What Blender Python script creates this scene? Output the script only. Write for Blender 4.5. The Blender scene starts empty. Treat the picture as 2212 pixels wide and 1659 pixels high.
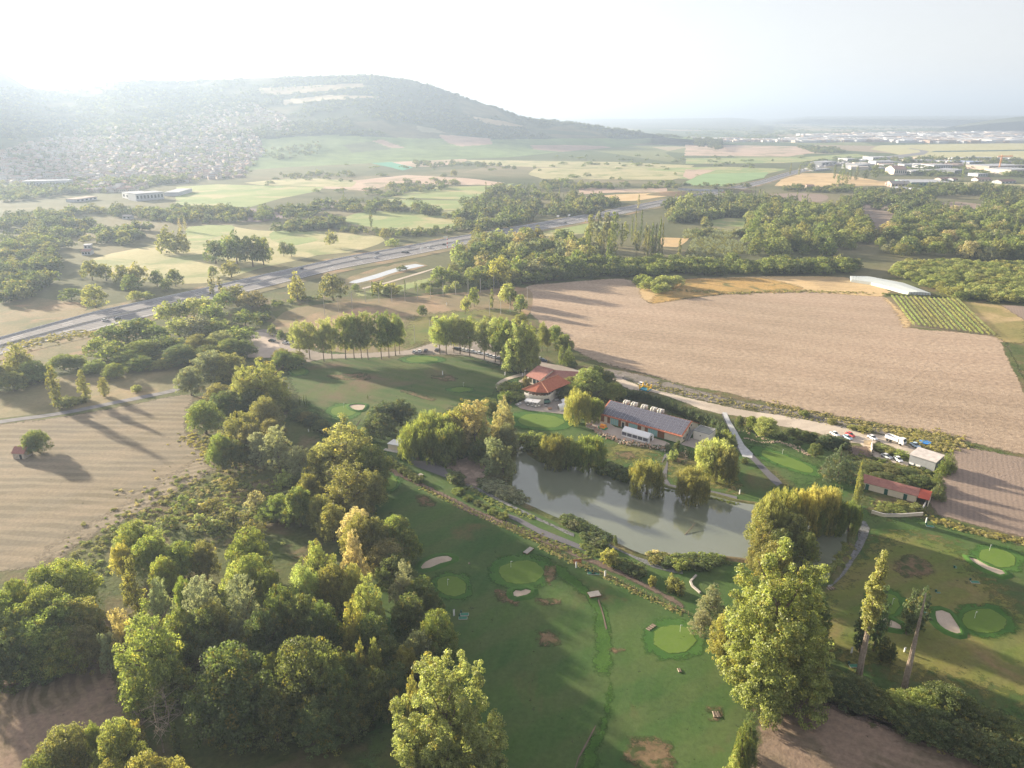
import bpy, bmesh, math, random
import numpy as np
from mathutils import Vector, Matrix, noise as mnoise
from mathutils.geometry import delaunay_2d_cdt, tessellate_polygon

R = math.radians
random.seed(7)
rng = np.random.default_rng(7)
SC = bpy.context.scene
COL = SC.collection

# ------------------------------------------------------------------ camera
CAM_H, PITCH = 120.0, R(20.2)          # a drone 120 m up, looking a little down
FPX, CX, CY = 1587.0, 1106.0, 829.5    # focal length and centre on a 2212 x 1659 frame
cam_d = bpy.data.cameras.new('camera')
cam_d.sensor_width = 36.0
cam_d.lens = 36.0 * FPX / 2212.0
cam_d.clip_start, cam_d.clip_end = 1.0, 90000.0
cam = bpy.data.objects.new('camera', cam_d)
cam.location = (0, 0, CAM_H)
cam.rotation_euler = (math.pi / 2 - PITCH, 0, 0)
COL.objects.link(cam)
SC.camera = cam

# ------------------------------------------------------------------ sky, sun, exposure
SUN_AZ, SUN_EL = R(-53.0), R(12.5)      # clockwise from +Y
SKY_STRENGTH, SUN_STRENGTH, EXPOSURE = 0.016, 5.0, 2.4
W = bpy.data.worlds.new('World')
SC.world = W
W.use_nodes = True
nt = W.node_tree
for n in list(nt.nodes):
    nt.nodes.remove(n)
sky = nt.nodes.new('ShaderNodeTexSky')
sky.sky_type = 'NISHITA'
sky.sun_disc = False
sky.sun_elevation = SUN_EL
sky.sun_rotation = SUN_AZ % (2 * math.pi)
sky.altitude = 400
sky.air_density = 1.0
sky.dust_density = 1.6
sky.ozone_density = 1.0
bg = nt.nodes.new('ShaderNodeBackground')
bg.inputs[1].default_value = SKY_STRENGTH
wo = nt.nodes.new('ShaderNodeOutputWorld')
nt.links.new(sky.outputs[0], bg.inputs[0])
veil = nt.nodes.new('ShaderNodeBackground')        # thin high cloud over the whole sky
veil.inputs[0].default_value = (1.0, .90, .915, 1)
veil.inputs[1].default_value = .118
add = nt.nodes.new('ShaderNodeAddShader')
nt.links.new(bg.outputs[0], add.inputs[0])
nt.links.new(veil.outputs[0], add.inputs[1])
nt.links.new(add.outputs[0], wo.inputs[0])
sl = bpy.data.lights.new('sun', 'SUN')
sl.energy = SUN_STRENGTH
sl.angle = R(1.6)
sl.color = (1.0, 0.86, 0.66)
so = bpy.data.objects.new('sun', sl)
SUN_V = Vector((math.sin(SUN_AZ) * math.cos(SUN_EL), math.cos(SUN_AZ) * math.cos(SUN_EL), math.sin(SUN_EL)))
so.rotation_euler = SUN_V.to_track_quat('Z', 'Y').to_euler()
so.location = SUN_V * 400
COL.objects.link(so)
SC.view_settings.view_transform = 'Standard'
SC.view_settings.look = 'None'
SC.view_settings.exposure = EXPOSURE
SC.view_settings.gamma = 1.0
SC.view_settings.use_curve_mapping = False
SC.cycles.max_bounces = 6
SC.cycles.diffuse_bounces = 3
SC.cycles.glossy_bounces = 2
SC.cycles.transmission_bounces = 3
SC.cycles.volume_bounces = 0
SC.cycles.transparent_max_bounces = 6
SC.cycles.sample_clamp_indirect = 4.0
SC.cycles.use_denoising = True
try:
    SC.cycles.denoiser = 'OPENIMAGEDENOISE'
    SC.cycles.denoising_prefilter = 'ACCURATE'
except Exception:
    pass

# the air: one closed box of even haze round everything below the sky
HAZE_DENSITY, HAZE_TOP = 0.00019, 470.0

# ------------------------------------------------------------------ helpers: picture frame -> place
TF = {0: (0, 0, 1.0), 1: (0, 125.7, 1/3), 2: (737.3, 125.7, 1/3), 3: (1474.7, 125.7, 1/3), 4: (0, 586.5, 1/3),
      5: (586.5, 586.5, 1/3), 6: (1256.8, 586.5, .4318), 'a': (1106, 770.8, .0909), 'b': (1273.6, 846.3, .13636),
      'c': (1809.8, 569.8, .18182), 'd': (1793.1, 913.3, .12879), 'e': (879.8, 687.1, .17045), 'f': (1742.8, 251.4, .21212),
      'g': (1742.8, 1206.5, .18182), 'h': (921.7, 1156.3, .22727), 'i': (821.1, 921.7, .18939), 'j': (0, 201.1, .25),
      'k': (1256.8, 377.0, .17424), 'l': (586.5, 469.2, .22727), 'm': (0, 469.2, .18939), 'n': (1039, 737.3, .25),
      'o': (1592, 837.9, .22727), 'p': (569.8, 620.0, .30303), 'q': (0, 1089.2, .34343), 'r': (737.3, 1089.2, .34343),
      's': (1474.7, 1089.2, .34343)}
CP, SP = math.cos(PITCH), math.sin(PITCH)

def fr(f, x, y):
    a, b, k = TF[f]
    return a + x * k, b + y * k

def ray(x, y):
    u, v = (x - CX) / FPX, (CY - y) / FPX
    return u, CP + v * SP, -SP + v * CP

def P(x, y, z=0.0, f=0):
    """the point of the plane at height z seen at (x, y)"""
    x, y = fr(f, x, y)
    a, b, c = ray(x, y)
    t = (z - CAM_H) / min(c, -1e-4)
    return Vector((a * t, b * t, z))

def depth(p):
    return p[1] * CP + (CAM_H - p[2]) * SP

def proj(p):
    d = p[1] * CP + (CAM_H - p[2]) * SP
    v = p[1] * SP + (p[2] - CAM_H) * CP
    return CX + FPX * p[0] / d, CY - FPX * v / d

# ------------------------------------------------------------------ helpers: materials
def new_mat(name):
    m = bpy.data.materials.new(name)
    m.use_nodes = True
    t = m.node_tree
    for n in list(t.nodes):
        t.nodes.remove(n)
    o = t.nodes.new('ShaderNodeOutputMaterial')
    return m, t, o

def N(t, kind, **kw):
    n = t.nodes.new('ShaderNode' + kind)
    for k, v in kw.items():
        if k[0] == 'i' and k[1:].isdigit():
            n.inputs[int(k[1:])].default_value = v
        elif k == 'ins':
            for a, b in v.items():
                n.inputs[a].default_value = b
        else:
            setattr(n, k, v)
    return n

def ramp(t, stops, interp='LINEAR'):
    n = t.nodes.new('ShaderNodeValToRGB')
    n.color_ramp.interpolation = interp
    el = n.color_ramp.elements
    while len(el) < len(stops):
        el.new(0.5)
    for e, (p, c) in zip(el, stops):
        e.position = p
        e.color = (c[0], c[1], c[2], 1) if not isinstance(c, (int, float)) else (c, c, c, 1)
    return n

def mixc(t, a, b, fac, blend='MIX'):
    n = t.nodes.new('ShaderNodeMix')
    n.data_type = 'RGBA'
    n.blend_type = blend
    for sock, v in ((n.inputs[0], fac), (n.inputs[6], a), (n.inputs[7], b)):
        if hasattr(v, 'is_linked') or hasattr(v, 'links'):
            t.links.new(v, sock)
        elif isinstance(v, (int, float)):
            sock.default_value = v
        else:
            sock.default_value = (v[0], v[1], v[2], 1)
    return n.outputs[2]

def coords(t, rot=0.0, scale=(1, 1, 1)):
    g = N(t, 'NewGeometry')
    m = N(t, 'Mapping')
    m.inputs['Rotation'].default_value = (0, 0, rot)
    m.inputs['Scale'].default_value = scale
    t.links.new(g.outputs['Position'], m.inputs[0])
    return m.outputs[0]

def noise_n(t, vec, scale, detail=4, rough=.55, dist=0.0):
    n = N(t, 'TexNoise')
    n.inputs['Scale'].default_value = scale
    n.inputs['Detail'].default_value = detail
    n.inputs['Roughness'].default_value = rough
    n.inputs['Distortion'].default_value = dist
    t.links.new(vec, n.inputs['Vector'])
    return n.outputs[0]

def principled(t, o, col, rough=.8, spec=.2, metal=0.0, bump=None, bump_d=.1, bump_s=.5):
    p = N(t, 'BsdfPrincipled')
    p.inputs['Roughness'].default_value = rough
    p.inputs['Specular IOR Level'].default_value = spec
    p.inputs['Metallic'].default_value = metal
    if hasattr(col, 'links'):
        t.links.new(col, p.inputs['Base Color'])
    else:
        p.inputs['Base Color'].default_value = (col[0], col[1], col[2], 1)
    if bump is not None:
        b = N(t, 'Bump')
        b.inputs['Distance'].default_value = bump_d
        b.inputs['Strength'].default_value = bump_s
        t.links.new(bump, b.inputs['Height'])
        t.links.new(b.outputs[0], p.inputs['Normal'])
    t.links.new(p.outputs[0], o.inputs[0])
    return p

def flat_mat(name, col, rough=.7, spec=.3, metal=0.0, vary=.12, scale=.8):
    m, t, o = new_mat(name)
    n = noise_n(t, coords(t), scale, 5)
    r = ramp(t, [(.3, tuple(c * (1 - vary) for c in col)), (.7, tuple(min(1, c * (1 + vary)) for c in col))])
    t.links.new(n, r.inputs[0])
    principled(t, o, r.outputs[0], rough, spec, metal)
    return m

def ground_mat(name, c1, c2, big=.02, fine=.5, patch=None, patch_scale=.03, patch_lo=.5, patch_hi=.62,
               lines=None, rough=.95, bump=.25, speck=.18):
    """earth, crops or turf: two colours mixed by noise, optional bare patches, optional lines
    lines = (angle, spacing_m, colour, strength, distortion)"""
    m, t, o = new_mat(name)
    v = coords(t)
    nb = noise_n(t, v, big, 6, .6, .4)
    r = ramp(t, [(.35, c1), (.65, c2)])
    t.links.new(nb, r.inputs[0])
    col = r.outputs[0]
    if patch is not None:
        pn = noise_n(t, v, patch_scale, 7, .62, .6)
        pr = ramp(t, [(patch_lo, 0.0), (patch_hi, 1.0)])
        t.links.new(pn, pr.inputs[0])
        col = mixc(t, col, patch, pr.outputs[0])
    if lines is not None:
        for (ang, sp, lc, st, dist) in (lines if isinstance(lines, list) else [lines]):
            lv = coords(t, -ang)
            wv = N(t, 'TexWave', wave_type='BANDS', bands_direction='Y')
            wv.inputs['Scale'].default_value = .314 / sp
            wv.inputs['Distortion'].default_value = dist * .6
            wv.inputs['Detail'].default_value = 3
            wv.inputs['Detail Scale'].default_value = .35
            wv.inputs['Detail Roughness'].default_value = .6
            t.links.new(lv, wv.inputs['Vector'])
            br = noise_n(t, v, .045, 3)
            mr = ramp(t, [(.40, 0.0), (.8, st)])
            t.links.new(wv.outputs[1], mr.inputs[0])
            mul = N(t, 'Math', operation='MULTIPLY')
            t.links.new(mr.outputs[0], mul.inputs[0])
            t.links.new(br, mul.inputs[1])
            mu2 = N(t, 'Math', operation='MULTIPLY', i1=1.8)
            t.links.new(mul.outputs[0], mu2.inputs[0])
            col = mixc(t, col, lc, mu2.outputs[0])
    nf = noise_n(t, v, fine, 8, .7)
    fr_ = ramp(t, [(.25, 1 - speck * 1.6), (.75, 1 + speck)])
    fr_.color_ramp.elements[1].color = (1, 1, 1, 1)
    t.links.new(nf, fr_.inputs[0])
    col = mixc(t, col, fr_.outputs[0], 1.0, 'MULTIPLY')
    principled(t, o, col, rough, .1, 0, nf, bump, .6)
    return m

# ------------------------------------------------------------------ helpers: objects
def tag(o, label=None, cat=None, group=None, kind=None):
    if label: o['label'] = label
    if cat: o['category'] = cat
    if group: o['group'] = group
    if kind: o['kind'] = kind
    return o

def link(name, me, mat=None, parent=None, loc=None):
    o = bpy.data.objects.new(name, me)
    if mat is not None and me is not None:
        if len(me.materials) == 0:
            for mm in (mat if isinstance(mat, (list, tuple)) else [mat]):
                me.materials.append(mm)
    if parent is not None: o.parent = parent
    if loc is not None: o.location = loc
    COL.objects.link(o)
    return o

def empty(name, loc, rz=0.0, label=None, cat=None, group=None):
    o = bpy.data.objects.new(name, None)
    o.empty_display_size = .3
    o.location = loc
    o.rotation_euler = (0, 0, rz)
    COL.objects.link(o)
    return tag(o, label, cat, group)

def copy_tree(src, parent=None):
    c = src.copy()
    COL.objects.link(c)
    if parent is not None:
        c.parent = parent
        c.matrix_parent_inverse = src.matrix_parent_inverse.copy()
    for ch in list(src.children):
        copy_tree(ch, c)
    return c

def mesh_np(name, verts, faces, attrs=None, smooth=False):
    """verts (n,3), faces (m,k) arrays; attrs {name: per-face float}"""
    me = bpy.data.meshes.new(name)
    verts = np.asarray(verts, dtype=np.float32)
    faces = np.asarray(faces, dtype=np.int32)
    m, k = faces.shape
    me.vertices.add(len(verts))
    me.vertices.foreach_set('co', verts.ravel())
    me.loops.add(m * k)
    me.loops.foreach_set('vertex_index', faces.ravel())
    me.polygons.add(m)
    me.polygons.foreach_set('loop_start', np.arange(0, m * k, k, dtype=np.int32))
    me.polygons.foreach_set('loop_total', np.full(m, k, dtype=np.int32))
    if smooth:
        me.polygons.foreach_set('use_smooth', np.ones(m, dtype=bool))
    me.update(calc_edges=True)
    for n_, a in (attrs or {}).items():
        at = me.attributes.new(n_, 'FLOAT', 'FACE')
        at.data.foreach_set('value', np.asarray(a, dtype=np.float32))
    return me

class MB:
    """collects simple shapes, then becomes ONE mesh"""
    def __init__(s):
        s.v, s.f, s.m = [], [], []
    def add(s, vs, fs, mi=0):
        b = len(s.v)
        s.v += [tuple(v) for v in vs]
        s.f += [tuple(b + i for i in f) for f in fs]
        s.m += [mi] * len(fs)
        return s
    def box(s, c, size, rz=0.0, mi=0, taper=1.0):
        hx, hy, hz = size[0] / 2, size[1] / 2, size[2] / 2
        ca, sa = math.cos(rz), math.sin(rz)
        vs = []
        for z, k in ((-hz, 1.0), (hz, taper)):
            for x, y in ((-hx, -hy), (hx, -hy), (hx, hy), (-hx, hy)):
                x, y = x * k, y * k
                vs.append((c[0] + x * ca - y * sa, c[1] + x * sa + y * ca, c[2] + z))
        return s.add(vs, [(0, 3, 2, 1), (4, 5, 6, 7), (0, 1, 5, 4), (1, 2, 6, 5), (2, 3, 7, 6), (3, 0, 4, 7)], mi)
    def prism(s, pts, z0, z1, mi=0):
        n = len(pts)
        vs = [(p[0], p[1], z0) for p in pts] + [(p[0], p[1], z1) for p in pts]
        return s.add(vs, [tuple(range(n - 1, -1, -1)), tuple(range(n, 2 * n))] + [(i, (i + 1) % n, n + (i + 1) % n, n + i) for i in range(n)], mi)
    def cyl(s, p0, p1, r0, r1=None, n=8, mi=0):
        r1 = r0 if r1 is None else r1
        p0, p1 = Vector(p0), Vector(p1)
        d = (p1 - p0).normalized()
        a = d.orthogonal().normalized()
        b = d.cross(a)
        vs = []
        for p, r in ((p0, r0), (p1, r1)):
            for i in range(n):
                t = 2 * math.pi * i / n
                vs.append(p + (a * math.cos(t) + b * math.sin(t)) * r)
        return s.add(vs, [tuple(range(n - 1, -1, -1)), tuple(range(n, 2 * n))] + [(i, (i + 1) % n, n + (i + 1) % n, n + i) for i in range(n)], mi)
    def quad(s, a, b, c, d, mi=0):
        return s.add([a, b, c, d], [(0, 1, 2, 3)], mi)
    def slab(s, quad, th, mi=0):
        """a quad with thickness th downwards along its normal"""
        q = [Vector(p) for p in quad]
        n = (q[1] - q[0]).cross(q[2] - q[0]).normalized()
        if n.z < 0: n = -n
        lo = [p - n * th for p in q]
        k = len(q)
        return s.add(q + lo, [tuple(range(k)), tuple(range(2 * k - 1, k - 1, -1))] + [(i, (i + 1) % k, k + (i + 1) % k, k + i) for i in range(k)], mi)
    def mesh(s, name):
        me = bpy.data.meshes.new(name)
        me.from_pydata(s.v, [], s.f)
        me.polygons.foreach_set('material_index', s.m)
        me.update()
        bm = bmesh.new(); bm.from_mesh(me)
        bmesh.ops.recalc_face_normals(bm, faces=bm.faces)
        bm.to_mesh(me); bm.free()
        return me
    def build(s, name, mat, parent=None, loc=None):
        me = s.mesh(name)
        for mm in (mat if isinstance(mat, (list, tuple)) else [mat]):
            me.materials.append(mm)
        return link(name, me, None, parent, loc)

def smooth_poly(pts, step=6.0, jit=0.0, closed=True, seed=0):
    """densify with a Catmull-Rom curve and roughen"""
    rr = random.Random(seed + len(pts))
    n = len(pts)
    out = []
    for i in range(n if closed else n - 1):
        p0, p1, p2, p3 = (Vector(pts[(i - 1) % n][:2]) if closed or i > 0 else Vector(pts[0][:2]), Vector(pts[i % n][:2]),
                          Vector(pts[(i + 1) % n][:2]), Vector(pts[(i + 2) % n][:2]) if closed or i + 2 < n else Vector(pts[-1][:2]))
        k = max(1, min(40, int((p2 - p1).length / step)))
        for j in range(k):
            t = j / k
            q = .5 * ((2 * p1) + (-p0 + p2) * t + (2 * p0 - 5 * p1 + 4 * p2 - p3) * t * t + (-p0 + 3 * p1 - 3 * p2 + p3) * t ** 3)
            out.append(Vector((q.x + rr.uniform(-jit, jit), q.y + rr.uniform(-jit, jit))))
    if not closed: out.append(Vector(pts[-1][:2]))
    return out

def straight_poly(pts, step=8.0, jit=0.3, seed=0):
    rr = random.Random(seed)
    out = []
    for i in range(len(pts)):
        a, b = Vector(pts[i][:2]), Vector(pts[(i + 1) % len(pts)][:2])
        k = max(1, min(60, int((b - a).length / step)))
        for j in range(k):
            q = a.lerp(b, j / k)
            out.append(Vector((q.x + rr.uniform(-jit, jit), q.y + rr.uniform(-jit, jit))))
    return out

def inside(poly, x, y):
    c = False
    j = len(poly) - 1
    for i in range(len(poly)):
        xi, yi, xj, yj = poly[i][0], poly[i][1], poly[j][0], poly[j][1]
        if (yi > y) != (yj > y) and x < (xj - xi) * (y - yi) / (yj - yi) + xi:
            c = not c
        j = i
    return c

def inside_np(poly, X, Y):
    c = np.zeros(X.shape, bool)
    j = len(poly) - 1
    for i in range(len(poly)):
        xi, yi, xj, yj = poly[i][0], poly[i][1], poly[j][0], poly[j][1]
        if yi != yj:
            c ^= ((yi > Y) != (yj > Y)) & (X < (xj - xi) * (Y - yi) / (yj - yi) + xi)
        j = i
    return c

def sheet(name, world_pts, mat, z, kind='structure', thick=0.0):
    vs = [Vector((p[0], p[1], 0)) for p in world_pts]
    tris = tessellate_polygon([vs])
    me = bpy.data.meshes.new(name)
    me.from_pydata([(v.x, v.y, z) for v in vs], [], [tuple(t) for t in tris])
    me.update()
    bm = bmesh.new(); bm.from_mesh(me)
    for f in bm.faces:
        f.normal_update()
        if f.normal.z < 0: f.normal_flip()
    bm.to_mesh(me); bm.free()
    o = link(name, me, mat)
    tag(o, kind=kind)
    return o

SOFT = {}
def soften(mat):
    """the same cover with a ragged edge: it thins out towards its border"""
    if mat.name in SOFT: return SOFT[mat.name]
    m = mat.copy(); m.name = mat.name + '_ragged'
    t = m.node_tree
    o = [n for n in t.nodes if n.type == 'OUTPUT_MATERIAL'][0]
    src = o.inputs[0].links[0].from_socket
    at = N(t, 'Attribute', attribute_name='edge')
    nn = noise_n(t, coords(t), .35, 6, .7)
    mr = N(t, 'MapRange'); mr.inputs[1].default_value = .3; mr.inputs[2].default_value = .7; mr.inputs[3].default_value = -.45; mr.inputs[4].default_value = .45
    t.links.new(nn, mr.inputs[0])
    ad = N(t, 'Math', operation='ADD'); t.links.new(at.outputs['Fac'], ad.inputs[0]); t.links.new(mr.outputs[0], ad.inputs[1])
    st = N(t, 'MapRange'); st.inputs[1].default_value = .28; st.inputs[2].default_value = .72
    t.links.new(ad.outputs[0], st.inputs[0])
    tr = N(t, 'BsdfTransparent'); mx = N(t, 'MixShader')
    t.links.new(st.outputs[0], mx.inputs[0]); t.links.new(tr.outputs[0], mx.inputs[1]); t.links.new(src, mx.inputs[2])
    t.links.new(mx.outputs[0], o.inputs[0])
    SOFT[mat.name] = m
    return m

def soft_sheet(name, poly, mat, z, width):
    xs, ys = np.array([p[0] for p in poly]), np.array([p[1] for p in poly])
    span = max(xs.max() - xs.min(), ys.max() - ys.min())
    st = max(width / 3, span / 150)
    gx, gy = np.arange(xs.min() - st, xs.max() + st, st), np.arange(ys.min() - st, ys.max() + st, st)
    X, Y = np.meshgrid(gx, gy, indexing='ij')
    ins = inside_np([(p[0], p[1]) for p in poly], X, Y)
    D = np.full(X.shape, 1e9)
    for i in range(len(poly)):
        ax, ay, bx, by = xs[i], ys[i], xs[(i + 1) % len(poly)], ys[(i + 1) % len(poly)]
        dx, dy = bx - ax, by - ay
        t = np.clip(((X - ax) * dx + (Y - ay) * dy) / max(dx * dx + dy * dy, 1e-9), 0, 1)
        D = np.minimum(D, np.hypot(X - ax - t * dx, Y - ay - t * dy))
    E = np.clip(np.where(ins, .5 + D / width * .5, .5 - D / width * .5), 0, 1)
    n1, n2 = X.shape
    i, j = np.meshgrid(np.arange(n1 - 1), np.arange(n2 - 1), indexing='ij')
    a0 = (i * n2 + j).ravel()
    F_ = np.stack([a0, a0 + n2, a0 + n2 + 1, a0 + 1], 1)
    Er = E.ravel()
    F_ = F_[Er[F_].max(1) > .02]
    used = np.unique(F_); mp = np.full(X.size, -1); mp[used] = np.arange(len(used))
    me = mesh_np(name, np.stack([X.ravel()[used], Y.ravel()[used], np.full(len(used), z)], 1), mp[F_])
    at = me.attributes.new('edge', 'FLOAT', 'POINT'); at.data.foreach_set('value', Er[used].astype(np.float32))
    o = link(name, me, soften(mat))
    tag(o, kind='structure')
    return o

NSHEET = [0]
SOFTW = {'turf': 7, 'dry_turf': 8, 'worn_patch': 1.6, 'embankment': 4, 'earth_patch': 2.5, 'fringe': 1.8, 'track': .9, 'scree_bank': 1.6, 'lush_strip': 1.3, 'tall_dry_grass': 3, 'meadow': 3, 'yard': 2, 'headland': 4,
         'driving_range': 3, 'gold_stubble': 1.5, 'stubble_field': 1.8, 'bare_field': 2.5, 'ploughed_field': 1.2, 'car_park': 1.0, 'gravel_road': .5, 'putting_green': .35}
def field(name, f, pts, mat, z, curved=True, step=8, jit=.4, label=None):
    NSHEET[0] += 1
    z += (NSHEET[0] % 43) * .0006          # no two sheets share a plane
    w = [P(x, y, 0, f) for x, y in pts]
    d = max(1.0, min(p.y for p in w) / 300)
    w = smooth_poly(w, step * d, jit * d) if curved else straight_poly(w, step * d, jit * d)
    o = soft_sheet(name, w, mat, z, SOFTW[name] * max(1, d * .8)) if name in SOFTW else sheet(name, w, mat, z)
    if label: o['label'] = label
    return o

# ================================================================== terrain
def hill_mesh(name, sky_tab, base_tab, ridge_tab, mat, n_az, n_r, rough, x0, x1, colour=None, power=1.9, beyond=1500):
    """a hill round part of the horizon; returns its height function too
    tables: frame x -> skyline y / base y / ridge distance in m"""
    def tab(t, x): return np.interp(x, [a for a, b in t], [b for a, b in t])
    xs = np.linspace(x0, x1, n_az)
    ys = tab(sky_tab, xs)
    u, v = (xs - CX) / FPX, (CY - ys) / FPX
    dx, dy, dz = u, CP + v * SP, -SP + v * CP
    az = np.arctan2(dx, dy)
    tel = dz / np.hypot(dx, dy)
    rr_ = tab(ridge_tab, xs)
    Hr = CAM_H + rr_ * tel
    by = tab(base_tab, xs)
    vb = (CY - by) / FPX
    bz = -SP + vb * CP
    t = -CAM_H / bz
    rb = t * np.hypot(u, CP + vb * SP)
    o_ = np.argsort(az)
    az_s, rr_s, Hr_s, rb_s = az[o_], rr_[o_], Hr[o_], rb[o_]

    def h(X, Y):
        a = np.arctan2(X, Y)
        r = np.hypot(X, Y)
        RR, HH, RB = np.interp(a, az_s, rr_s), np.interp(a, az_s, Hr_s), np.interp(a, az_s, rb_s)
        s = (r - RB) / (RR - RB)
        e = np.clip(s, 0, 1)
        prof = .22 * e + .78 * (e ** power)
        over = np.clip(s - 1, 0, 3)
        val = HH * (prof - over * .35)
        fade = np.clip((a - az_s[0]) / .05, 0, 1) * np.clip((az_s[-1] - a) / .05, 0, 1) if x0 > 0 else np.clip((az_s[-1] - a) / .02, 0, 1)
        gul = (np.sin(X / 190. + 1.7 * np.sin(Y / 260.)) * .4 + np.sin(X / 83. + Y / 140. + 2 * np.sin(Y / 97.)) * .22 + np.sin(a * 27 - r / 530.) * .4 + np.sin(X / 41. - Y / 55.) * .08)
        val = val + rough * gul * e * (1 - e) * 2.2 * np.clip(HH / 200, .1, 1)
        return np.where((s > 0) & (a > az_s[0]) & (a < az_s[-1]), np.maximum(val * (fade if x0 > 0 else 1), -2), 0.0)
    verts, cols, P2 = [], [], []
    rs = np.linspace(-.02, 1, n_r)
    rs = np.concatenate([rs, [1.05, 1.15, 1.0 + beyond / 3000.]])
    n_r = len(rs)
    A = np.repeat(az, n_r); S = np.tile(rs, n_az)
    RB = np.repeat(rb, n_r); RR = np.repeat(rr_, n_r)
    Rr = RB + S * (RR - RB)
    X, Y = Rr * np.sin(A), Rr * np.cos(A)
    Z = h(X, Y)
    Z = np.where(S < 0.0, -1.0, Z)
    V = np.stack([X, Y, Z], 1)
    i, j = np.meshgrid(np.arange(n_az - 1), np.arange(n_r - 1), indexing='ij')
    a0 = (i * n_r + j).ravel()
    F_ = np.stack([a0, a0 + n_r, a0 + n_r + 1, a0 + 1], 1)
    me = mesh_np(name, V, F_, smooth=True)
    if colour is not None:
        at = me.color_attributes.new('cover', 'FLOAT_COLOR', 'POINT')
        at.data.foreach_set('color', colour(X, Y, Z).astype(np.float32).ravel())
    o = link(name, me, mat)
    tag(o, kind='structure')
    return o, h

SKY_T = [(-500, 225), (-200, 205), (0, 193), (40, 191), (110, 197), (190, 194), (215, 188), (238, 177), (300, 175), (400, 176), (560, 168), (700, 165),
         (790, 163), (850, 168), (890, 173), (950, 192), (1040, 224), (1080, 236), (1120, 252), (1160, 259), (1200, 262), (1250, 268), (1300, 275), (1400, 288),
         (1450, 293), (1500, 297), (1560, 304)]
BASE_T = [(-500, 420), (0, 400), (300, 385), (600, 362), (850, 350), (1100, 340), (1250, 325), (1450, 308), (1560, 306)]
RIDGE_T = [(-500, 3600), (0, 3600), (400, 3900), (800, 3500), (950, 3400), (1120, 3400), (1300, 3300), (1450, 3300), (1560, 3300)]

# what grows or lies on the hill: (frame, polygon, colour), later ones over earlier ones
WOODC, SCRUB, DRYC, GREENC, PINKC, PALEC = (.04, .06, .03), (.085, .105, .055), (.42, .33, .19), (.20, .27, .10), (.52, .37, .27), (.60, .50, .32)
COVER = [
    (0, [(560, 300), (700, 290), (900, 300), (1130, 300), (1300, 300), (1500, 296), (1500, 350), (500, 370)], GREENC),
    (0, [(-100, 300), (420, 290), (560, 300), (560, 345), (-100, 420)], (.12, .14, .08)),
    (0, [(560, 190), (690, 183), (780, 180), (790, 187), (690, 197), (560, 205)], DRYC),
    (0, [(610, 216), (700, 206), (728, 206), (790, 210), (700, 216), (640, 224), (612, 226)], PALEC),
    (0, [(730, 205), (800, 206), (815, 209), (740, 213)], DRYC),
    (0, [(235, 190), (330, 186), (400, 190), (300, 194)], SCRUB),
    (0, [(905, 272), (940, 278), (968, 288), (920, 287), (908, 280)], (.28, .27, .18)),
    (0, [(950, 292), (1000, 294), (1055, 298), (1060, 311), (1000, 317), (970, 310)], PINKC),
    (0, [(800, 303), (830, 303), (880, 321), (848, 320)], PINKC),
    (0, [(740, 313), (800, 305), (850, 322), (760, 330)], (.17, .2, .1)),
    (0, [(1143, 313), (1200, 312), (1300, 315), (1360, 325), (1280, 333), (1200, 326), (1150, 322)], PINKC),
    (0, [(1190, 333), (1330, 330), (1350, 325), (1330, 343), (1240, 346), (1185, 340)], (.1, .15, .07)),
    (0, [(1360, 310), (1420, 309), (1540, 320), (1560, 330), (1440, 323)], (.3, .26, .16)),
    (0, [(850, 232), (960, 240), (1000, 262), (900, 250)], SCRUB), (0, [(640, 240), (760, 236), (820, 262), (700, 262)], (.06, .08, .04)),
    (0, [(1010, 250), (1090, 262), (1140, 275), (1060, 270)], DRYC),
    (0, [(1150, 280), (1280, 287), (1300, 295), (1180, 290)], SCRUB),
]
def cover_colour(X, Y, Z):
    d = Y * CP + (CAM_H - Z) * SP
    px, py = CX + FPX * X / d, CY - FPX * (Y * SP + (Z - CAM_H) * CP) / d
    n1 = np.array([mnoise.fractal(Vector((x / 260., y / 420., 0)), 1.0, 2.0, 5) for x, y in zip(X, Y)])
    c = np.zeros((len(X), 4)); c[:, 3] = 1
    k = np.clip(n1 * 1.6 + .45, 0, 1)[:, None]
    c[:, :3] = np.array(WOODC) * (1 - k) + np.array(SCRUB) * k
    k2 = np.clip((n1 - .28) * 4, 0, 1)[:, None]
    c[:, :3] = c[:, :3] * (1 - k2) + np.array((.17, .16, .09)) * k2
    jx, jy = px + n1 * 9, py + n1 * 2.0
    for f, poly, col in COVER:
        m = inside_np([fr(f, *p) for p in poly], jx, jy)
        c[m, :3] = np.array(col) * (1 + .25 * n1[m][:, None])
    return np.clip(c, .01, .8)

m, t, o = new_mat('hill_cover')
at = N(t, 'Attribute', attribute_name='cover')
nn = noise_n(t, coords(t), .02, 7, .7)
rr = ramp(t, [(.3, .6), (.7, 1.0)]); t.links.new(nn, rr.inputs[0])
cc = mixc(t, at.outputs[0], rr.outputs[0], 1.0, 'MULTIPLY')
principled(t, o, cc, .95, .05, 0, nn, 6.0, .8)
M_HILL = m
hill, hill_h = hill_mesh('hill', SKY_T, BASE_T, RIDGE_T, M_HILL, 620, 110, 15.0, -500, 1560, cover_colour)

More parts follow.
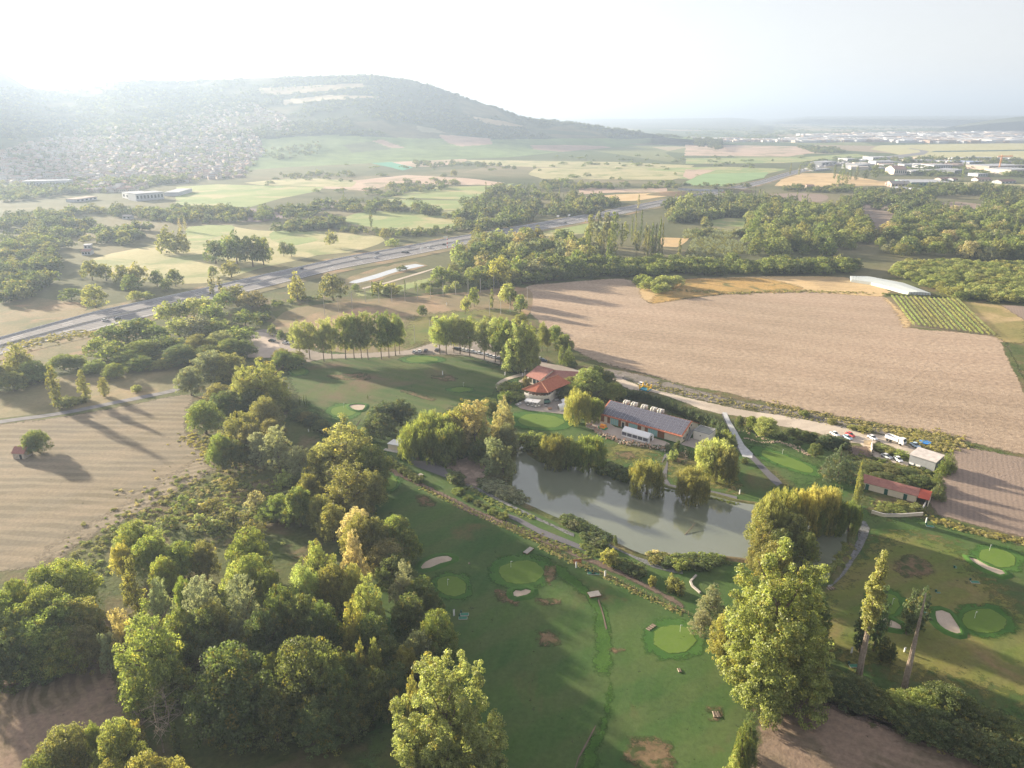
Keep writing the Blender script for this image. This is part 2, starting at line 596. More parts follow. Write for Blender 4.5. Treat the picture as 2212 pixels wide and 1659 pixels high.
M_FARHILL = ground_mat('far_hill_cover', (.05, .07, .035), (.12, .12, .07), .0012, .01, speck=.1)
EXTRA = [
    ('far_hill', [(1180, 262), (1230, 259), (1320, 257), (1400, 258), (1520, 256), (1580, 254), (1620, 259), (1680, 270), (1720, 284)], [(1180, 275), (1720, 285)], 11500, 10),
    ('far_hill', [(1570, 289), (1600, 285), (1620, 277), (1640, 271), (1660, 274), (1690, 285), (1720, 291)], [(1570, 291), (1720, 291.5)], 6800, 9),
    ('far_hill', [(1980, 280), (2040, 270), (2100, 266), (2150, 258), (2212, 251), (2400, 240), (2600, 232), (2700, 250)], [(1980, 283), (2200, 283), (2700, 290)], 6600, 12),
    ('far_hill', [(-400, 165), (-100, 162), (0, 172), (60, 196), (100, 200)], [(-400, 262), (100, 262)], 9500, 10),
    ('far_hill', [(1650, 252), (1800, 250.5), (2000, 250), (2200, 249), (2500, 246)], [(1650, 256), (2500, 256)], 15500, 3),
]
for nm, st, bt, rd, ro in EXTRA:
    x0, x1 = st[0][0], st[-1][0]
    o, h_ = hill_mesh(nm, st, bt, [(x0, rd), (x1, rd)], M_FARHILL, 90, 26, ro, x0 - .01 + 1e-3, x1, None, 1.6, 2500)
FAR_LABELS = ['pale blue ridge on the horizon right of the big hill', 'small pointed cone hill in the hazy plain', 'brown hill at the right edge beyond the town',
              'faint mountain above the left shoulder of the big hill', 'lowest faint line of hills along the far horizon']
for o, l in zip([o for o in COL.objects if o.name.startswith('far_hill')], FAR_LABELS): o['label'] = l
hill['label'] = 'long flat topped hill with village on its lower slope'

def hgt(x, y):
    return float(hill_h(np.array([x]), np.array([y]))[0])

def G(x, y, f=0):
    """the point of the ground, hill included, seen at (x, y)"""
    x, y = fr(f, x, y)
    a, b, c = ray(x, y)
    p = P(x, y) if c < -.001 else None
    if p is not None and p.length < 1300: return p
    t = 1200.
    while t < 6000:
        q = (a * t, b * t, CAM_H + c * t)
        g = hgt(q[0], q[1])
        if q[2] <= max(g, 0): return Vector((q[0], q[1], max(g, 0)))
        t += 6
    return p if p is not None else Vector((a * 6000, b * 6000, 0))

# the plain: one sheet to the horizon
az = np.radians(np.linspace(-180, 180, 145)); rad = np.array([0, 60, 120, 200, 300, 420, 560, 750, 1000, 1400, 2000, 3000, 4500, 7000, 11000, 18000, 30000, 60000.])
A, RRR = np.meshgrid(az, rad, indexing='ij')
V = np.stack([(RRR * np.sin(A)).ravel(), (RRR * np.cos(A)).ravel(), np.zeros(A.size)], 1)
n = len(rad)
i, j = np.meshgrid(np.arange(len(az) - 1), np.arange(n - 1), indexing='ij')
a0 = (i * n + j).ravel()
F_ = np.stack([a0, a0 + n, a0 + n + 1, a0 + 1], 1)[:, ::-1]
m, t, o = new_mat('plain')
v = coords(t)
n1 = noise_n(t, v, .004, 6, .6, .6)
r1 = ramp(t, [(.30, (.065, .085, .035)), (.5, (.15, .15, .075)), (.68, (.26, .22, .13))]); t.links.new(n1, r1.inputs[0])
vo = N(t, 'TexVoronoi', feature='F1'); vo.inputs['Scale'].default_value = .0032
mp = N(t, 'Mapping'); mp.inputs['Scale'].default_value = (1, .45, 1); mp.inputs['Rotation'].default_value = (0, 0, .5)
t.links.new(v, mp.inputs[0]); t.links.new(mp.outputs[0], vo.inputs['Vector'])
sep = N(t, 'SeparateColor'); t.links.new(vo.outputs['Color'], sep.inputs[0])
fc = ramp(t, [(0, (.10, .13, .05)), (.25, (.2, .22, .09)), (.45, (.33, .27, .18)), (.62, (.08, .11, .045)), (.8, (.38, .32, .2)), (1, (.16, .19, .08))], 'CONSTANT')
t.links.new(sep.outputs[0], fc.inputs[0])
# beyond the near fields the plain is a patchwork of crops
ln = N(t, 'VectorMath', operation='LENGTH'); t.links.new(v, ln.inputs[0])
fr_n = N(t, 'MapRange'); fr_n.inputs[1].default_value = 1500; fr_n.inputs[2].default_value = 2400
t.links.new(ln.outputs[1], fr_n.inputs[0])
cc = mixc(t, r1.outputs[0], fc.outputs[0], fr_n.outputs[0])
nf = noise_n(t, v, .25, 8, .7); rf = ramp(t, [(.3, .68), (.72, 1.0)]); t.links.new(nf, rf.inputs[0])
cc = mixc(t, cc, rf.outputs[0], 1.0, 'MULTIPLY')
principled(t, o, cc, .95, .05, 0, nf, .3, .5)
plain = link('ground', mesh_np('ground', V, F_), m)
tag(plain, kind='structure')

# ================================================================== sheets of the near and middle distance
TURF = ground_mat('turf', (.050, .108, .028), (.092, .148, .040), .03, .9, patch=(.16, .115, .06), patch_scale=.035, patch_lo=.57, patch_hi=.72,
                  lines=[(R(72), 4.5, (.10, .145, .05), .2, 9.), (R(35), 13., (.12, .135, .055), .3, 12.)], bump=.12, speck=.25)
TURF_DRY = ground_mat('dry_turf', (.115, .165, .038), (.22, .20, .06), .035, .9, patch=(.29, .20, .10), patch_scale=.05, patch_lo=.54, patch_hi=.74, bump=.15, speck=.25,
                      lines=(R(25), 7., (.2, .17, .08), .3, 4.))
RANGE = ground_mat('range_turf', (.052, .105, .026), (.115, .145, .048), .028, .8, patch=(.17, .125, .075), patch_scale=.025, patch_lo=.5, patch_hi=.64,
                   lines=(R(-28), 6., (.13, .14, .06), .4, 2.5), bump=.12)
ROUGH = ground_mat('rough_grass', (.085, .12, .035), (.17, .17, .065), .05, .7, patch=(.2, .155, .085), patch_scale=.06, patch_lo=.5, patch_hi=.62, bump=.5, speck=.35)
MEADOW_GREEN = ground_mat('meadow_green', (.19, .27, .09), (.30, .34, .13), .01, .3, patch=(.40, .36, .18), patch_scale=.015)
MEADOW_PALE = ground_mat('meadow_pale', (.34, .33, .16), (.48, .42, .23), .012, .3, patch=(.24, .27, .11), patch_scale=.02)
PLOUGH = ground_mat('ploughed_soil', (.40, .305, .215), (.48, .37, .265), .012, .42, patch=(.55, .41, .30), patch_scale=.006, patch_lo=.45, patch_hi=.7,
                    lines=[(R(-14), 1.7, (.28, .205, .15), .16, 6.), (R(-20), 9., (.32, .24, .17), .14, 12.), (R(-24), 31., (.56, .44, .32), .3, 14.)], bump=.5, speck=.34)
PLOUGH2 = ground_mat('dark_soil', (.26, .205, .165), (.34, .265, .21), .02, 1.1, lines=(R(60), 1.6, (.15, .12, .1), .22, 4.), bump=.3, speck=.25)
STUBBLE = ground_mat('stubble', (.195, .165, .115), (.25, .215, .15), .02, .9, patch=(.20, .165, .10), patch_scale=.03, patch_lo=.45, patch_hi=.66,
                     lines=[(R(-3), 5.0, (.36, .30, .21), .5, 9.), (R(24), 23., (.34, .27, .18), .4, 14.)], bump=.25, speck=.25)
STUBBLE_EDGE = ground_mat('stubble_headland', (.21, .175, .12), (.27, .225, .155), .02, .9, lines=[(R(31), 3.2, (.36, .30, .21), .6, 2.)], bump=.25)
GOLD = ground_mat('gold_stubble', (.52, .36, .17), (.62, .46, .25), .02, .7, patch=(.42, .30, .16), patch_scale=.03, lines=(R(-4), 6., (.66, .52, .3), .4, 1.), bump=.2)
GOLDGRASS = ground_mat('tall_dry_grass', (.46, .30, .10), (.58, .38, .14), .04, .6, patch=(.2, .19, .07), patch_scale=.07, patch_lo=.5, patch_hi=.66, bump=.6, speck=.35)
BARE = ground_mat('bare_pink_earth', (.26, .19, .14), (.35, .26, .19), .035, .8, patch=(.10, .105, .05), patch_scale=.045, patch_lo=.5, patch_hi=.68,
                  lines=[(R(-28), 2.6, (.32, .24, .175), .5, 8.)], bump=.3, speck=.3)
BARE_L = ground_mat('bare_swirl_earth', (.25, .18, .135), (.34, .25, .185), .04, .8, patch=(.13, .11, .06), patch_scale=.05,
                    lines=[(R(-58), 2.6, (.33, .25, .175), .6, 22.)], bump=.3, speck=.3)
GRAVEL = ground_mat('pale_gravel', (.50, .43, .345), (.58, .505, .41), .05, 1.5, patch=(.42, .36, .29), patch_scale=.05, bump=.08, speck=.15)
CARPARK = ground_mat('car_park_gravel', (.30, .26, .225), (.36, .31, .27), .06, 1.5, patch=(.25, .22, .19), patch_scale=.07, bump=.06, speck=.15)
ASPH = ground_mat('asphalt', (.115, .115, .125), (.16, .155, .165), .05, 2.0, bump=.02, speck=.12)
ASPH_L = ground_mat('motorway_asphalt', (.20, .195, .20), (.25, .24, .24), .02, .8, lines=(R(-28), 3.7, (.15, .148, .155), .6, .15), bump=.02, speck=.1)
COBBLE = ground_mat('stone_path', (.19, .2, .205), (.30, .30, .30), .4, 1.6, patch=(.10, .11, .08), patch_scale=.9, patch_lo=.52, patch_hi=.6, bump=.1, speck=.4)
SAND = ground_mat('bunker_sand', (.42, .345, .27), (.5, .42, .33), .3, 2.0, bump=.05, speck=.1)
PAVE = ground_mat('terrace_paving', (.33, .29, .26), (.40, .355, .315), .1, 2.0, bump=.02, speck=.12)
PAVE_P = ground_mat('pinkish_paving', (.42, .35, .29), (.48, .405, .34), .1, 2.0, bump=.02, speck=.1)
EMBANK = ground_mat('embankment', (.14, .15, .065), (.30, .235, .13), .02, .6, patch=(.36, .24, .14), patch_scale=.03, bump=.4, speck=.3)
SCREE = ground_mat('scree_bank', (.22, .2, .18), (.31, .27, .235), .1, 1.2, patch=(.12, .12, .06), patch_scale=.12, patch_lo=.5, patch_hi=.6, bump=.3, speck=.35)
VINE_SOIL = ground_mat('vineyard_soil', (.17, .14, .09), (.24, .2, .12), .05, 1.0, bump=.2)
MUD = ground_mat('dark_earth', (.14, .105, .085), (.2, .15, .12), .06, 1.2, bump=.2)  # dark brown earth colour for tracks, yard and brook
PINK_FIELD = ground_mat('pink_field', (.46, .33, .25), (.56, .42, .31), .01, .3, patch=(.27, .24, .14), patch_scale=.012, lines=(R(12), 14., (.30, .23, .17), .3, .6))

L1, L2, L3, L4, L5 = .03, .06, .09, .12, .15
# far patchwork (flat part): (frame, polygon, material)
field('field', 0, [(380, 404), (470, 398), (600, 402), (700, 404), (690, 412), (610, 428), (540, 447), (420, 449), (380, 440)], MEADOW_GREEN, L2, False)
field('field', 0, [(525, 395), (620, 386), (700, 386), (770, 392), (760, 404), (640, 402), (560, 400)], MEADOW_PALE, L3, False)
field('field', 0, [(690, 395), (760, 390), (880, 378), (1010, 385), (1090, 395), (1070, 401), (860, 396), (790, 412), (680, 406)], PINK_FIELD, L1, False)
field('field', 0, [(770, 340), (812, 342), (893, 362), (870, 368), (800, 352), (772, 345)], flat_mat('young_crop', (.07, .25, .16), .9, .1, 0, .1, .02), L3, False)
field('field', 0, [(815, 345), (850, 331), (890, 330), (940, 334), (1010, 346), (940, 360), (893, 360)], PINK_FIELD, L2, True)
field('field', 0, [(1000, 345), (1330, 350), (1500, 357), (1480, 366), (1220, 362), (1060, 358)], MEADOW_PALE, L1, False)
field('field', 0, [(940, 404), (1060, 401), (1110, 396), (1080, 412), (1040, 420), (1030, 433), (900, 428), (830, 428)], MEADOW_GREEN, L2, False)
field('field', 0, [(835, 430), (1040, 434), (1050, 445), (1010, 455), (900, 452), (800, 440)], MEADOW_GREEN, L1, False)
field('field', 0, [(1160, 362), (1330, 364), (1460, 371), (1500, 376), (1450, 389), (1330, 388), (1170, 386), (1140, 376)], MEADOW_PALE, L2, False)
field('field', 0, [(1330, 365), (1560, 360), (1700, 365), (1640, 380), (1500, 388), (1450, 384)], MEADOW_GREEN, L1, False)
field('field', 0, [(1475, 395), (1520, 376), (1660, 372), (1650, 384), (1560, 402), (1490, 400)], flat_mat('bright_crop', (.20, .30, .13), .9, .1, 0, .12, .02), L3, False)
field('field', 0, [(1475, 382), (1480, 366), (1546, 368), (1510, 378), (1490, 388)], PINK_FIELD, L4, False)
field('field', 0, [(1672, 402), (1700, 375), (1800, 374), (1900, 391), (1990, 392), (1990, 400), (1840, 402), (1750, 404)], GOLD, L3, False)
field('field', 0, [(1245, 428), (1330, 420), (1430, 416), (1440, 424), (1370, 434), (1290, 436)], GOLD, L3, False)
field('field', 0, [(1250, 405), (1360, 408), (1440, 406), (1440, 416), (1330, 416), (1250, 420)], PINK_FIELD, L2, False)
field('field', 0, [(1480, 312), (1720, 316), (1760, 330), (1700, 338), (1480, 336)], PINK_FIELD, L1, False)
field('field', 0, [(1480, 342), (1720, 340), (1850, 332), (1880, 338), (1700, 352), (1480, 354)], MEADOW_GREEN, L1, False)
field('field', 0, [(1900, 314), (2212, 308), (2400, 312), (2400, 345), (2212, 346), (2000, 345), (1880, 322)], flat_mat('pale_crop', (.40, .38, .19), .9, .1, 0, .1, .01), L2, False)
field('field', 0, [(2020, 326), (2212, 323), (2400, 322), (2400, 325), (2212, 326), (2010, 329)], flat_mat('dark_strip', (.06, .1, .07), .9, .1, 0, .1, .01), L3, False)
field('field', 0, [(1990, 391), (2150, 395), (2250, 400), (2250, 404), (2100, 402), (1990, 400)], MEADOW_PALE, L2, False)
field('field', 0, [(740, 473), (790, 458), (900, 457), (1000, 456), (1000, 480), (985, 492), (900, 500), (820, 493), (745, 480)], MEADOW_GREEN, L3)
field('field', 0, [(505, 462), (540, 450), (600, 452), (680, 444), (735, 432), (735, 446), (620, 470), (560, 480), (520, 478)], flat_mat('mauve_soil', (.17, .13, .13), .9, .1, 0, .1, .02), L2, False)
field('field', 0, [(410, 505), (480, 487), (560, 498), (700, 500), (800, 508), (760, 520), (690, 550), (560, 580), (440, 612), (260, 600), (200, 560), (380, 520)], MEADOW_PALE, L2)
field('field', 0, [(408, 490), (500, 487), (500, 500), (440, 520), (410, 520)], MEADOW_GREEN, L4)
field('field', 0, [(590, 500), (680, 500), (700, 512), (640, 530), (590, 520)], MEADOW_GREEN, L4)
field('field', 0, [(690, 512), (800, 508), (830, 520), (760, 545), (680, 552)], MEADOW_PALE, L3)
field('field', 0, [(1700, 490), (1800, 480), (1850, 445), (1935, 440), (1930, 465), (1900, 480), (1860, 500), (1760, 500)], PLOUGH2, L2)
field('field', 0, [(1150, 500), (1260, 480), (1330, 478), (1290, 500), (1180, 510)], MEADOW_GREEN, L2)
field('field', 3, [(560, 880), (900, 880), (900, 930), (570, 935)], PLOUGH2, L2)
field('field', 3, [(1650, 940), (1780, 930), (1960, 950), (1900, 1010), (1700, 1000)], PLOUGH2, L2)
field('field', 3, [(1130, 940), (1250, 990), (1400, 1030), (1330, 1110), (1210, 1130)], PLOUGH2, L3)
field('field', 3, [(180, 1050), (400, 1040), (400, 1140), (190, 1140)], MEADOW_GREEN, L2)
field('field', 'k', [(1000, 780), (1330, 790), (1170, 900), (1010, 895)], GOLD, L3)

# the golf course and everything round it
field('scrub', 0, [(-400, 860), (0, 700), (450, 640), (1130, 600), (2600, 600), (3400, 1000), (2800, 1900), (-500, 1900)], ROUGH, .012, False)
field('turf', 0, [(620, 800), (700, 760), (1000, 765), (1110, 800), (1140, 870), (1300, 900), (1600, 930), (1790, 960), (1850, 1010), (1880, 1110), (2024, 1120), (2250, 1190), (2500, 1350),
                  (2300, 1560), (1990, 1540), (1800, 1480), (1655, 1480), (1640, 1600), (1620, 1720), (800, 1720), (760, 1500), (700, 1300), (790, 1050), (700, 960)], TURF, L1, False)
field('driving_range', 0, [(625, 815), (640, 790), (690, 772), (780, 765), (900, 764), (1000, 768), (1085, 792), (1100, 806), (1078, 830), (1065, 855), (1000, 868), (950, 900), (880, 935), (800, 925), (700, 890), (640, 855)], RANGE, L2)
field('field', 0, [(585, 700), (600, 685), (640, 665), (760, 650), (900, 640), (1000, 632), (1135, 622), (1142, 680), (1060, 700), (935, 735), (880, 756), (800, 770), (640, 740)], ground_mat('dry_pitch', (.17, .16, .075), (.27, .205, .12), .02, .6, patch=(.40, .27, .165), patch_scale=.018, patch_lo=.48, patch_hi=.62), L2,
      label='dry sports field behind the row of poplars')
field('dry_turf', 0, [(1770, 1290), (1880, 1180), (1960, 1150), (2060, 1180), (2120, 1250), (2212, 1330), (2400, 1450), (2300, 1530), (2100, 1480), (1900, 1440), (1790, 1420)], TURF_DRY, L2)
field('dry_turf', 0, [(920, 680), (1080, 668), (1130, 680), (1010, 720), (930, 738), (880, 750), (880, 700)], TURF_DRY, L3)
field('dry_turf', 'n', [(1130, 900), (1330, 860), (1500, 930), (1420, 1020), (1230, 1050), (1080, 1010)], TURF_DRY, L2)
field('dry_turf', 'n', [(1640, 1010), (1900, 990), (2100, 1190), (2212, 1200), (2212, 1290), (1950, 1250), (1640, 1180)], TURF_DRY, L2)
field('dry_turf', 6, [(820, 850), (1000, 870), (1180, 950), (1250, 1030), (1150, 1080), (1000, 1060), (860, 930)], TURF, L3)
field('ploughed_field', 0, [(1137, 620), (1200, 612), (1280, 605), (1347, 602), (1371, 612), (1388, 632), (1402, 655), (1430, 653), (1500, 644), (1560, 637), (1650, 631), (1740, 631), (1830, 636),
      (1913, 642), (1935, 665), (1962, 706), (2050, 716), (2147, 727), (2172, 742), (2190, 780), (2230, 860), (2320, 960), (2330, 1010), (2212, 982), (2056, 946), (1905, 915), (1689, 876), (1560, 846), (1473, 830),
      (1390, 806), (1300, 783), (1240, 755), (1190, 715), (1160, 690), (1140, 665)], PLOUGH, L2, True, 6, .25, 'big pale brown ploughed field with curved furrows')
field('ploughed_field', 0, [(2064, 962), (2120, 972), (2212, 990), (2400, 1030), (2400, 1215), (2212, 1160), (2120, 1138), (2024, 1112), (2005, 1085), (2035, 1030)], PLOUGH2, L2, False, 6, .3, 'dark grey brown field at the right edge')  # soil colour darker than the big field's
field('gold_stubble', 0, [(1385, 622), (1450, 606), (1560, 600), (1700, 597), (1830, 600), (1925, 630), (1905, 641), (1740, 630), (1650, 630), (1560, 635), (1470, 646), (1402, 654)], GOLD, L3)
field('tall_dry_grass', 3, [(-120, 1500), (-60, 1440), (180, 1430), (500, 1425), (780, 1490), (700, 1520), (400, 1520), (200, 1530), (0, 1560), (-210, 1590)], GOLDGRASS, L4)
field('vineyard_soil', 'c', [(560, 400), (700, 385), (1400, 425), (1600, 560), (1880, 870), (1500, 810), (850, 750), (700, 560)], VINE_SOIL, L3, False)
field('tall_dry_grass', 'c', [(560, 405), (610, 430), (720, 540), (830, 640), (870, 755), (800, 760), (750, 660), (680, 560)], GOLD, L4)
field('meadow', 'c', [(1420, 440), (1550, 455), (1930, 490), (2212, 640), (2212, 950), (1990, 930), (1880, 870)], ground_mat('dry_meadow', (.24, .23, .08), (.40, .31, .13), .03, .5, patch=(.50, .38, .2), patch_scale=.03, bump=.3, speck=.3), L3)
field('ploughed_field', 'c', [(1940, 492), (2400, 520), (2800, 600), (2800, 900), (2400, 760), (2212, 660), (2050, 560)], PLOUGH2, L4, label='small bare field beyond the vineyard')
field('track', 6, [(2095, 355), (2120, 355), (2220, 560), (2330, 760), (2300, 760), (2190, 560)], ROUGH, L4)
field('stubble_field', 0, [(-300, 950), (0, 917), (140, 900), (280, 876), (375, 856), (415, 852), (405, 895), (402, 935), (440, 962), (462, 990), (462, 1012), (420, 1040), (300, 1105), (190, 1160), (130, 1195), (80, 1225), (0, 1235), (-300, 1260)], STUBBLE, L2, True, 6, .4, 'pale stubble field with swath lines at the left')
field('headland', 0, [(462, 1014), (300, 1107), (190, 1162), (130, 1198), (80, 1226), (95, 1190), (280, 1085), (400, 1010), (452, 975)], STUBBLE_EDGE, L3, False)
field('field', 0, [(-300, 900), (0, 850), (120, 815), (250, 798), (390, 780), (382, 840), (250, 866), (135, 888), (0, 903), (-300, 940)], ground_mat('dull_meadow', (.17, .16, .08), (.26, .22, .12), .03, .6, patch=(.32, .25, .14), patch_scale=.04), L2)
field('field', 0, [(-300, 780), (-200, 690), (0, 640), (130, 650), (190, 660), (150, 690), (0, 728), (-300, 790)], EMBANK, L2)
field('embankment', 0, [(45, 757), (110, 740), (200, 718), (280, 700), (300, 720), (200, 760), (90, 790), (-50, 830), (-100, 800)], EMBANK, L2)
field('bare_field', 0, [(-300, 1480), (0, 1462), (60, 1455), (190, 1400), (235, 1420), (250, 1480), (310, 1560), (250, 1600), (120, 1640), (60, 1720), (-300, 1800)], BARE_L, L2, label='pinkish bare field in the bottom left corner')
field('bare_field', 0, [(1667, 1497), (1710, 1500), (1749, 1503), (1818, 1538), (1900, 1572), (1990, 1603), (2127, 1646), (2300, 1710), (2200, 1800), (1600, 1800), (1626, 1659), (1640, 1580)], BARE, L2, label='pinkish bare field in the bottom right corner')
# tracks of flattened pale grass beside the lower field
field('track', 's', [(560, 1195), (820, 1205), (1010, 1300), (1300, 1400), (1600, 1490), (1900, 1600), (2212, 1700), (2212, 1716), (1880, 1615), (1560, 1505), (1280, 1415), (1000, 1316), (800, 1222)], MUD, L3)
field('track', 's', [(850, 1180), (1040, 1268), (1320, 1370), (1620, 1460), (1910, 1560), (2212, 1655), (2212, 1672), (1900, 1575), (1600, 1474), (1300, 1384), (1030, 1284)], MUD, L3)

# roads and paths
field('gravel_road', 6, [(120, 500), (195, 535), (300, 575), (500, 625), (700, 672), (800, 693), (1000, 722), (1200, 757), (1340, 785), (1460, 812), (1560, 832), (1700, 905), (1680, 950), (1600, 900), (1480, 850),
      (1440, 882), (1530, 935), (1640, 955), (1620, 990), (1540, 985), (1460, 925), (1390, 862), (1300, 850), (1170, 805), (1000, 775), (900, 745), (760, 720), (690, 712), (600, 690), (500, 650), (350, 603), (240, 590), (150, 545)],
      GRAVEL, L3, True, 5, .15, 'wide pale gravel road between hedge and ploughed field')
field('scree_bank', 6, [(150, 490), (300, 520), (500, 570), (700, 625), (900, 668), (1100, 705), (1300, 745), (1500, 790), (1700, 825), (1690, 850), (1500, 815), (1300, 775), (1100, 735), (900, 703), (700, 668), (500, 618), (300, 570), (190, 530), (120, 495)], SCREE, L2)
field('lane', 6, [(700, 712), (722, 712), (760, 790), (800, 860), (860, 920), (930, 990), (1003, 1062), (975, 1075), (900, 1000), (845, 940), (790, 905), (760, 850), (725, 770)], ASPH, L4, True, 3, .08, 'grey asphalt lane running down from the gravel road')
field('lane', 6, [(702, 705), (728, 708), (770, 800), (812, 870), (860, 912), (850, 935), (800, 925), (770, 850), (735, 780)], flat_mat('worn_concrete', (.42, .43, .43), .85, .2, 0, .2, .7), L5)
field('lane', 0, [(-300, 950), (0, 908), (135, 889), (250, 866), (320, 852), (375, 840), (388, 822), (400, 800), (415, 790), (420, 800), (398, 838), (350, 853), (250, 873), (135, 896), (0, 915), (-300, 960)], ASPH_L, L3, True, 5, .15, 'grey farm lane along the stubble field')
field('car_park', 0, [(543, 718), (560, 712), (600, 715), (640, 740), (700, 764), (800, 762), (880, 757), (930, 742), (1000, 722), (1050, 716), (1120, 730), (1160, 755), (1165, 778), (1220, 792), (1250, 800), (1350, 812), (1340, 822),
      (1240, 806), (1160, 800), (1100, 792), (1050, 778), (1000, 768), (900, 766), (800, 773), (700, 776), (650, 785), (610, 775), (560, 770), (536, 760)], CARPARK, L4, True, 4, .15)
field('gravel_patch', 5, [(-160, 440), (-110, 390), (-30, 400), (60, 500), (0, 560), (-150, 560)], PAVE_P, L5)
field('lane', 'e', [(820, 470), (1000, 520), (1300, 600), (1290, 616), (990, 540), (810, 485)], GRAVEL, L5, True, 3, .05)
field('path', 5, [(1480, 785), (1452, 750), (1465, 720), (1520, 690), (1600, 665), (1700, 650), (1690, 672), (1610, 683), (1540, 703), (1490, 735), (1490, 775)], GRAVEL, L4, True, 3, .1, 'curved pale path from the range to the clubhouse')
field('path', 'n', [(1560, 1220), (1550, 1180), (1600, 1060), (1620, 960), (1585, 980), (1560, 1060), (1600, 1000), (1615, 1060), (1605, 1190), (1640, 1240), (1900, 1275), (2212, 1345), (2212, 1375), (1920, 1300), (1640, 1262)], ASPH, L4, True, 3, .05)
field('stone_path', 's', [(1115, 100), (1150, 110), (1172, 150), (1160, 210), (1120, 290), (1060, 380), (1020, 440), (960, 500), (915, 530), (910, 505), (985, 440), (1030, 360), (1065, 285), (1100, 220), (1105, 150)], COBBLE, L4, True, 3, .12, 'grey stone path curving beside the right arm of the pond')
field('path', 'i', [(950, 630), (1010, 650), (1200, 740), (1400, 840), (1600, 940), (1800, 1040), (2000, 1130), (2212, 1220), (2212, 1262), (2000, 1165), (1800, 1070), (1580, 965), (1380, 865), (1180, 765), (990, 680)], COBBLE, L4, True, 3, .12, 'stony path on the dyke along the pond')
field('path', 'r', [(1380, 120), (1500, 170), (1650, 250), (1800, 320), (1960, 400), (2147, 440), (2147, 418), (1970, 375), (1820, 300), (1660, 225), (1500, 145), (1380, 95)], COBBLE, L4, True, 3, .12)
field('ditch_water', 'r', [(1040, 60), (1100, 80), (1250, 155), (1400, 215), (1560, 285), (1560, 305), (1400, 250), (1250, 190), (1120, 120), (1050, 85)], ASPH, L5, True, 3, .08, 'grey blue water strip beside the fairway fence')
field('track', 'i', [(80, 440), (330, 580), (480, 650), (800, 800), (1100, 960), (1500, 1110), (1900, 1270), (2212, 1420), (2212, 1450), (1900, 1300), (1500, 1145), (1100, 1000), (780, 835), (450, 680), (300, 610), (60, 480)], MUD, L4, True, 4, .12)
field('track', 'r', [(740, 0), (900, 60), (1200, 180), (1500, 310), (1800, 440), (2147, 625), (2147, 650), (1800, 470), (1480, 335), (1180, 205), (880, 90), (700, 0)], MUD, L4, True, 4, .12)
field('asphalt_patch', 'i', [(320, 390), (460, 395), (640, 400), (720, 470), (790, 560), (770, 590), (600, 530), (430, 460)], ASPH, L4)
field('earth_patch', 'i', [(640, 400), (900, 370), (1120, 330), (1190, 480), (1180, 640), (1100, 700), (950, 640), (930, 540), (720, 440)], ground_mat('rubble_earth', (.20, .15, .12), (.30, .235, .19), .15, 1.5, patch=(.38, .3, .24), patch_scale=.3, bump=.4), L4)
field('terrace', 'a', [(60, 1130), (280, 1040), (700, 1000), (980, 980), (1300, 960), (1340, 1300), (1260, 1370), (1000, 1340), (700, 1310), (400, 1280), (200, 1230)], PAVE, L5, False, 3, .03)
field('terrace', 'a', [(150, 590), (300, 500), (420, 560), (520, 560), (640, 580), (480, 650), (350, 670)], PAVE_P, L5, True, 3, .03)
field('terrace', 'b', [(-60, 420), (170, 400), (400, 560), (700, 640), (1200, 790), (1280, 830), (1180, 860), (900, 830), (560, 770), (420, 740), (250, 690), (-60, 560)], PAVE_P, L4, False, 3, .03)
field('courtyard', 'b', [(1440, 830), (1600, 740), (1900, 720), (2050, 800), (1950, 960), (1820, 940), (1480, 850)], PAVE, L5, False, 3, .03)
field('yard', 6, [(1330, 870), (1440, 880), (1450, 940), (1350, 920)], MUD, L4)
field('earth_patch', 6, [(1690, 800), (1900, 830), (1870, 880), (1780, 880), (1700, 860)], EMBANK, L3)

# putting greens with a collar, bunkers
GREEN = ground_mat('green_turf', (.105, .175, .030), (.125, .195, .038), .15, 1.2, lines=(R(40), 2.0, (.12, .18, .045), .3, .1), bump=.02, speck=.08)
COLLAR = ground_mat('collar_turf', (.045, .115, .022), (.070, .145, .030), .1, 1.2, bump=.05, speck=.12)
def oval(cx, cy, rx, ry, tilt=0., n=14, wob=.05, seed=0):
    rr = random.Random(seed)
    out = []
    for i in range(n):
        a = 2 * math.pi * i / n
        k = 1 + rr.uniform(-wob, wob)
        x, y = rx * k * math.cos(a), ry * k * math.sin(a)
        out.append((cx + x * math.cos(tilt) - y * math.sin(tilt), cy + x * math.sin(tilt) + y * math.cos(tilt)))
    return out
GREENS = [(1126, 1237, 50, 26, 0), (976, 1267, 33, 22, .15), (1456, 1381, 46, 31, .05), (742, 889, 27, 12, 0), (996, 842, 22, 5, 0), (912, 777, 36, 6, 0), (2125, 1342, 49, 26, .12),
          (2155, 1206, 42, 20, .2), (1912, 1305, 32, 24, .1), (1700, 998, 62, 11, .35), (838, 1042, 20, 17, .1), (645, 803, 16, 7, 0), (1168, 910, 50, 15, .05)]
for k, (x, y, rx, ry, tl) in enumerate(GREENS):
    field('fringe', 0, oval(x, y, rx * 1.45, ry * 1.45, tl, seed=k), COLLAR, L3 + .01 + k * .001, True, 1.5, .05)
    field('putting_green', 0, oval(x, y, rx, ry, tl, seed=k + 50), GREEN, L5 + k * .001, True, 1.5, .03)
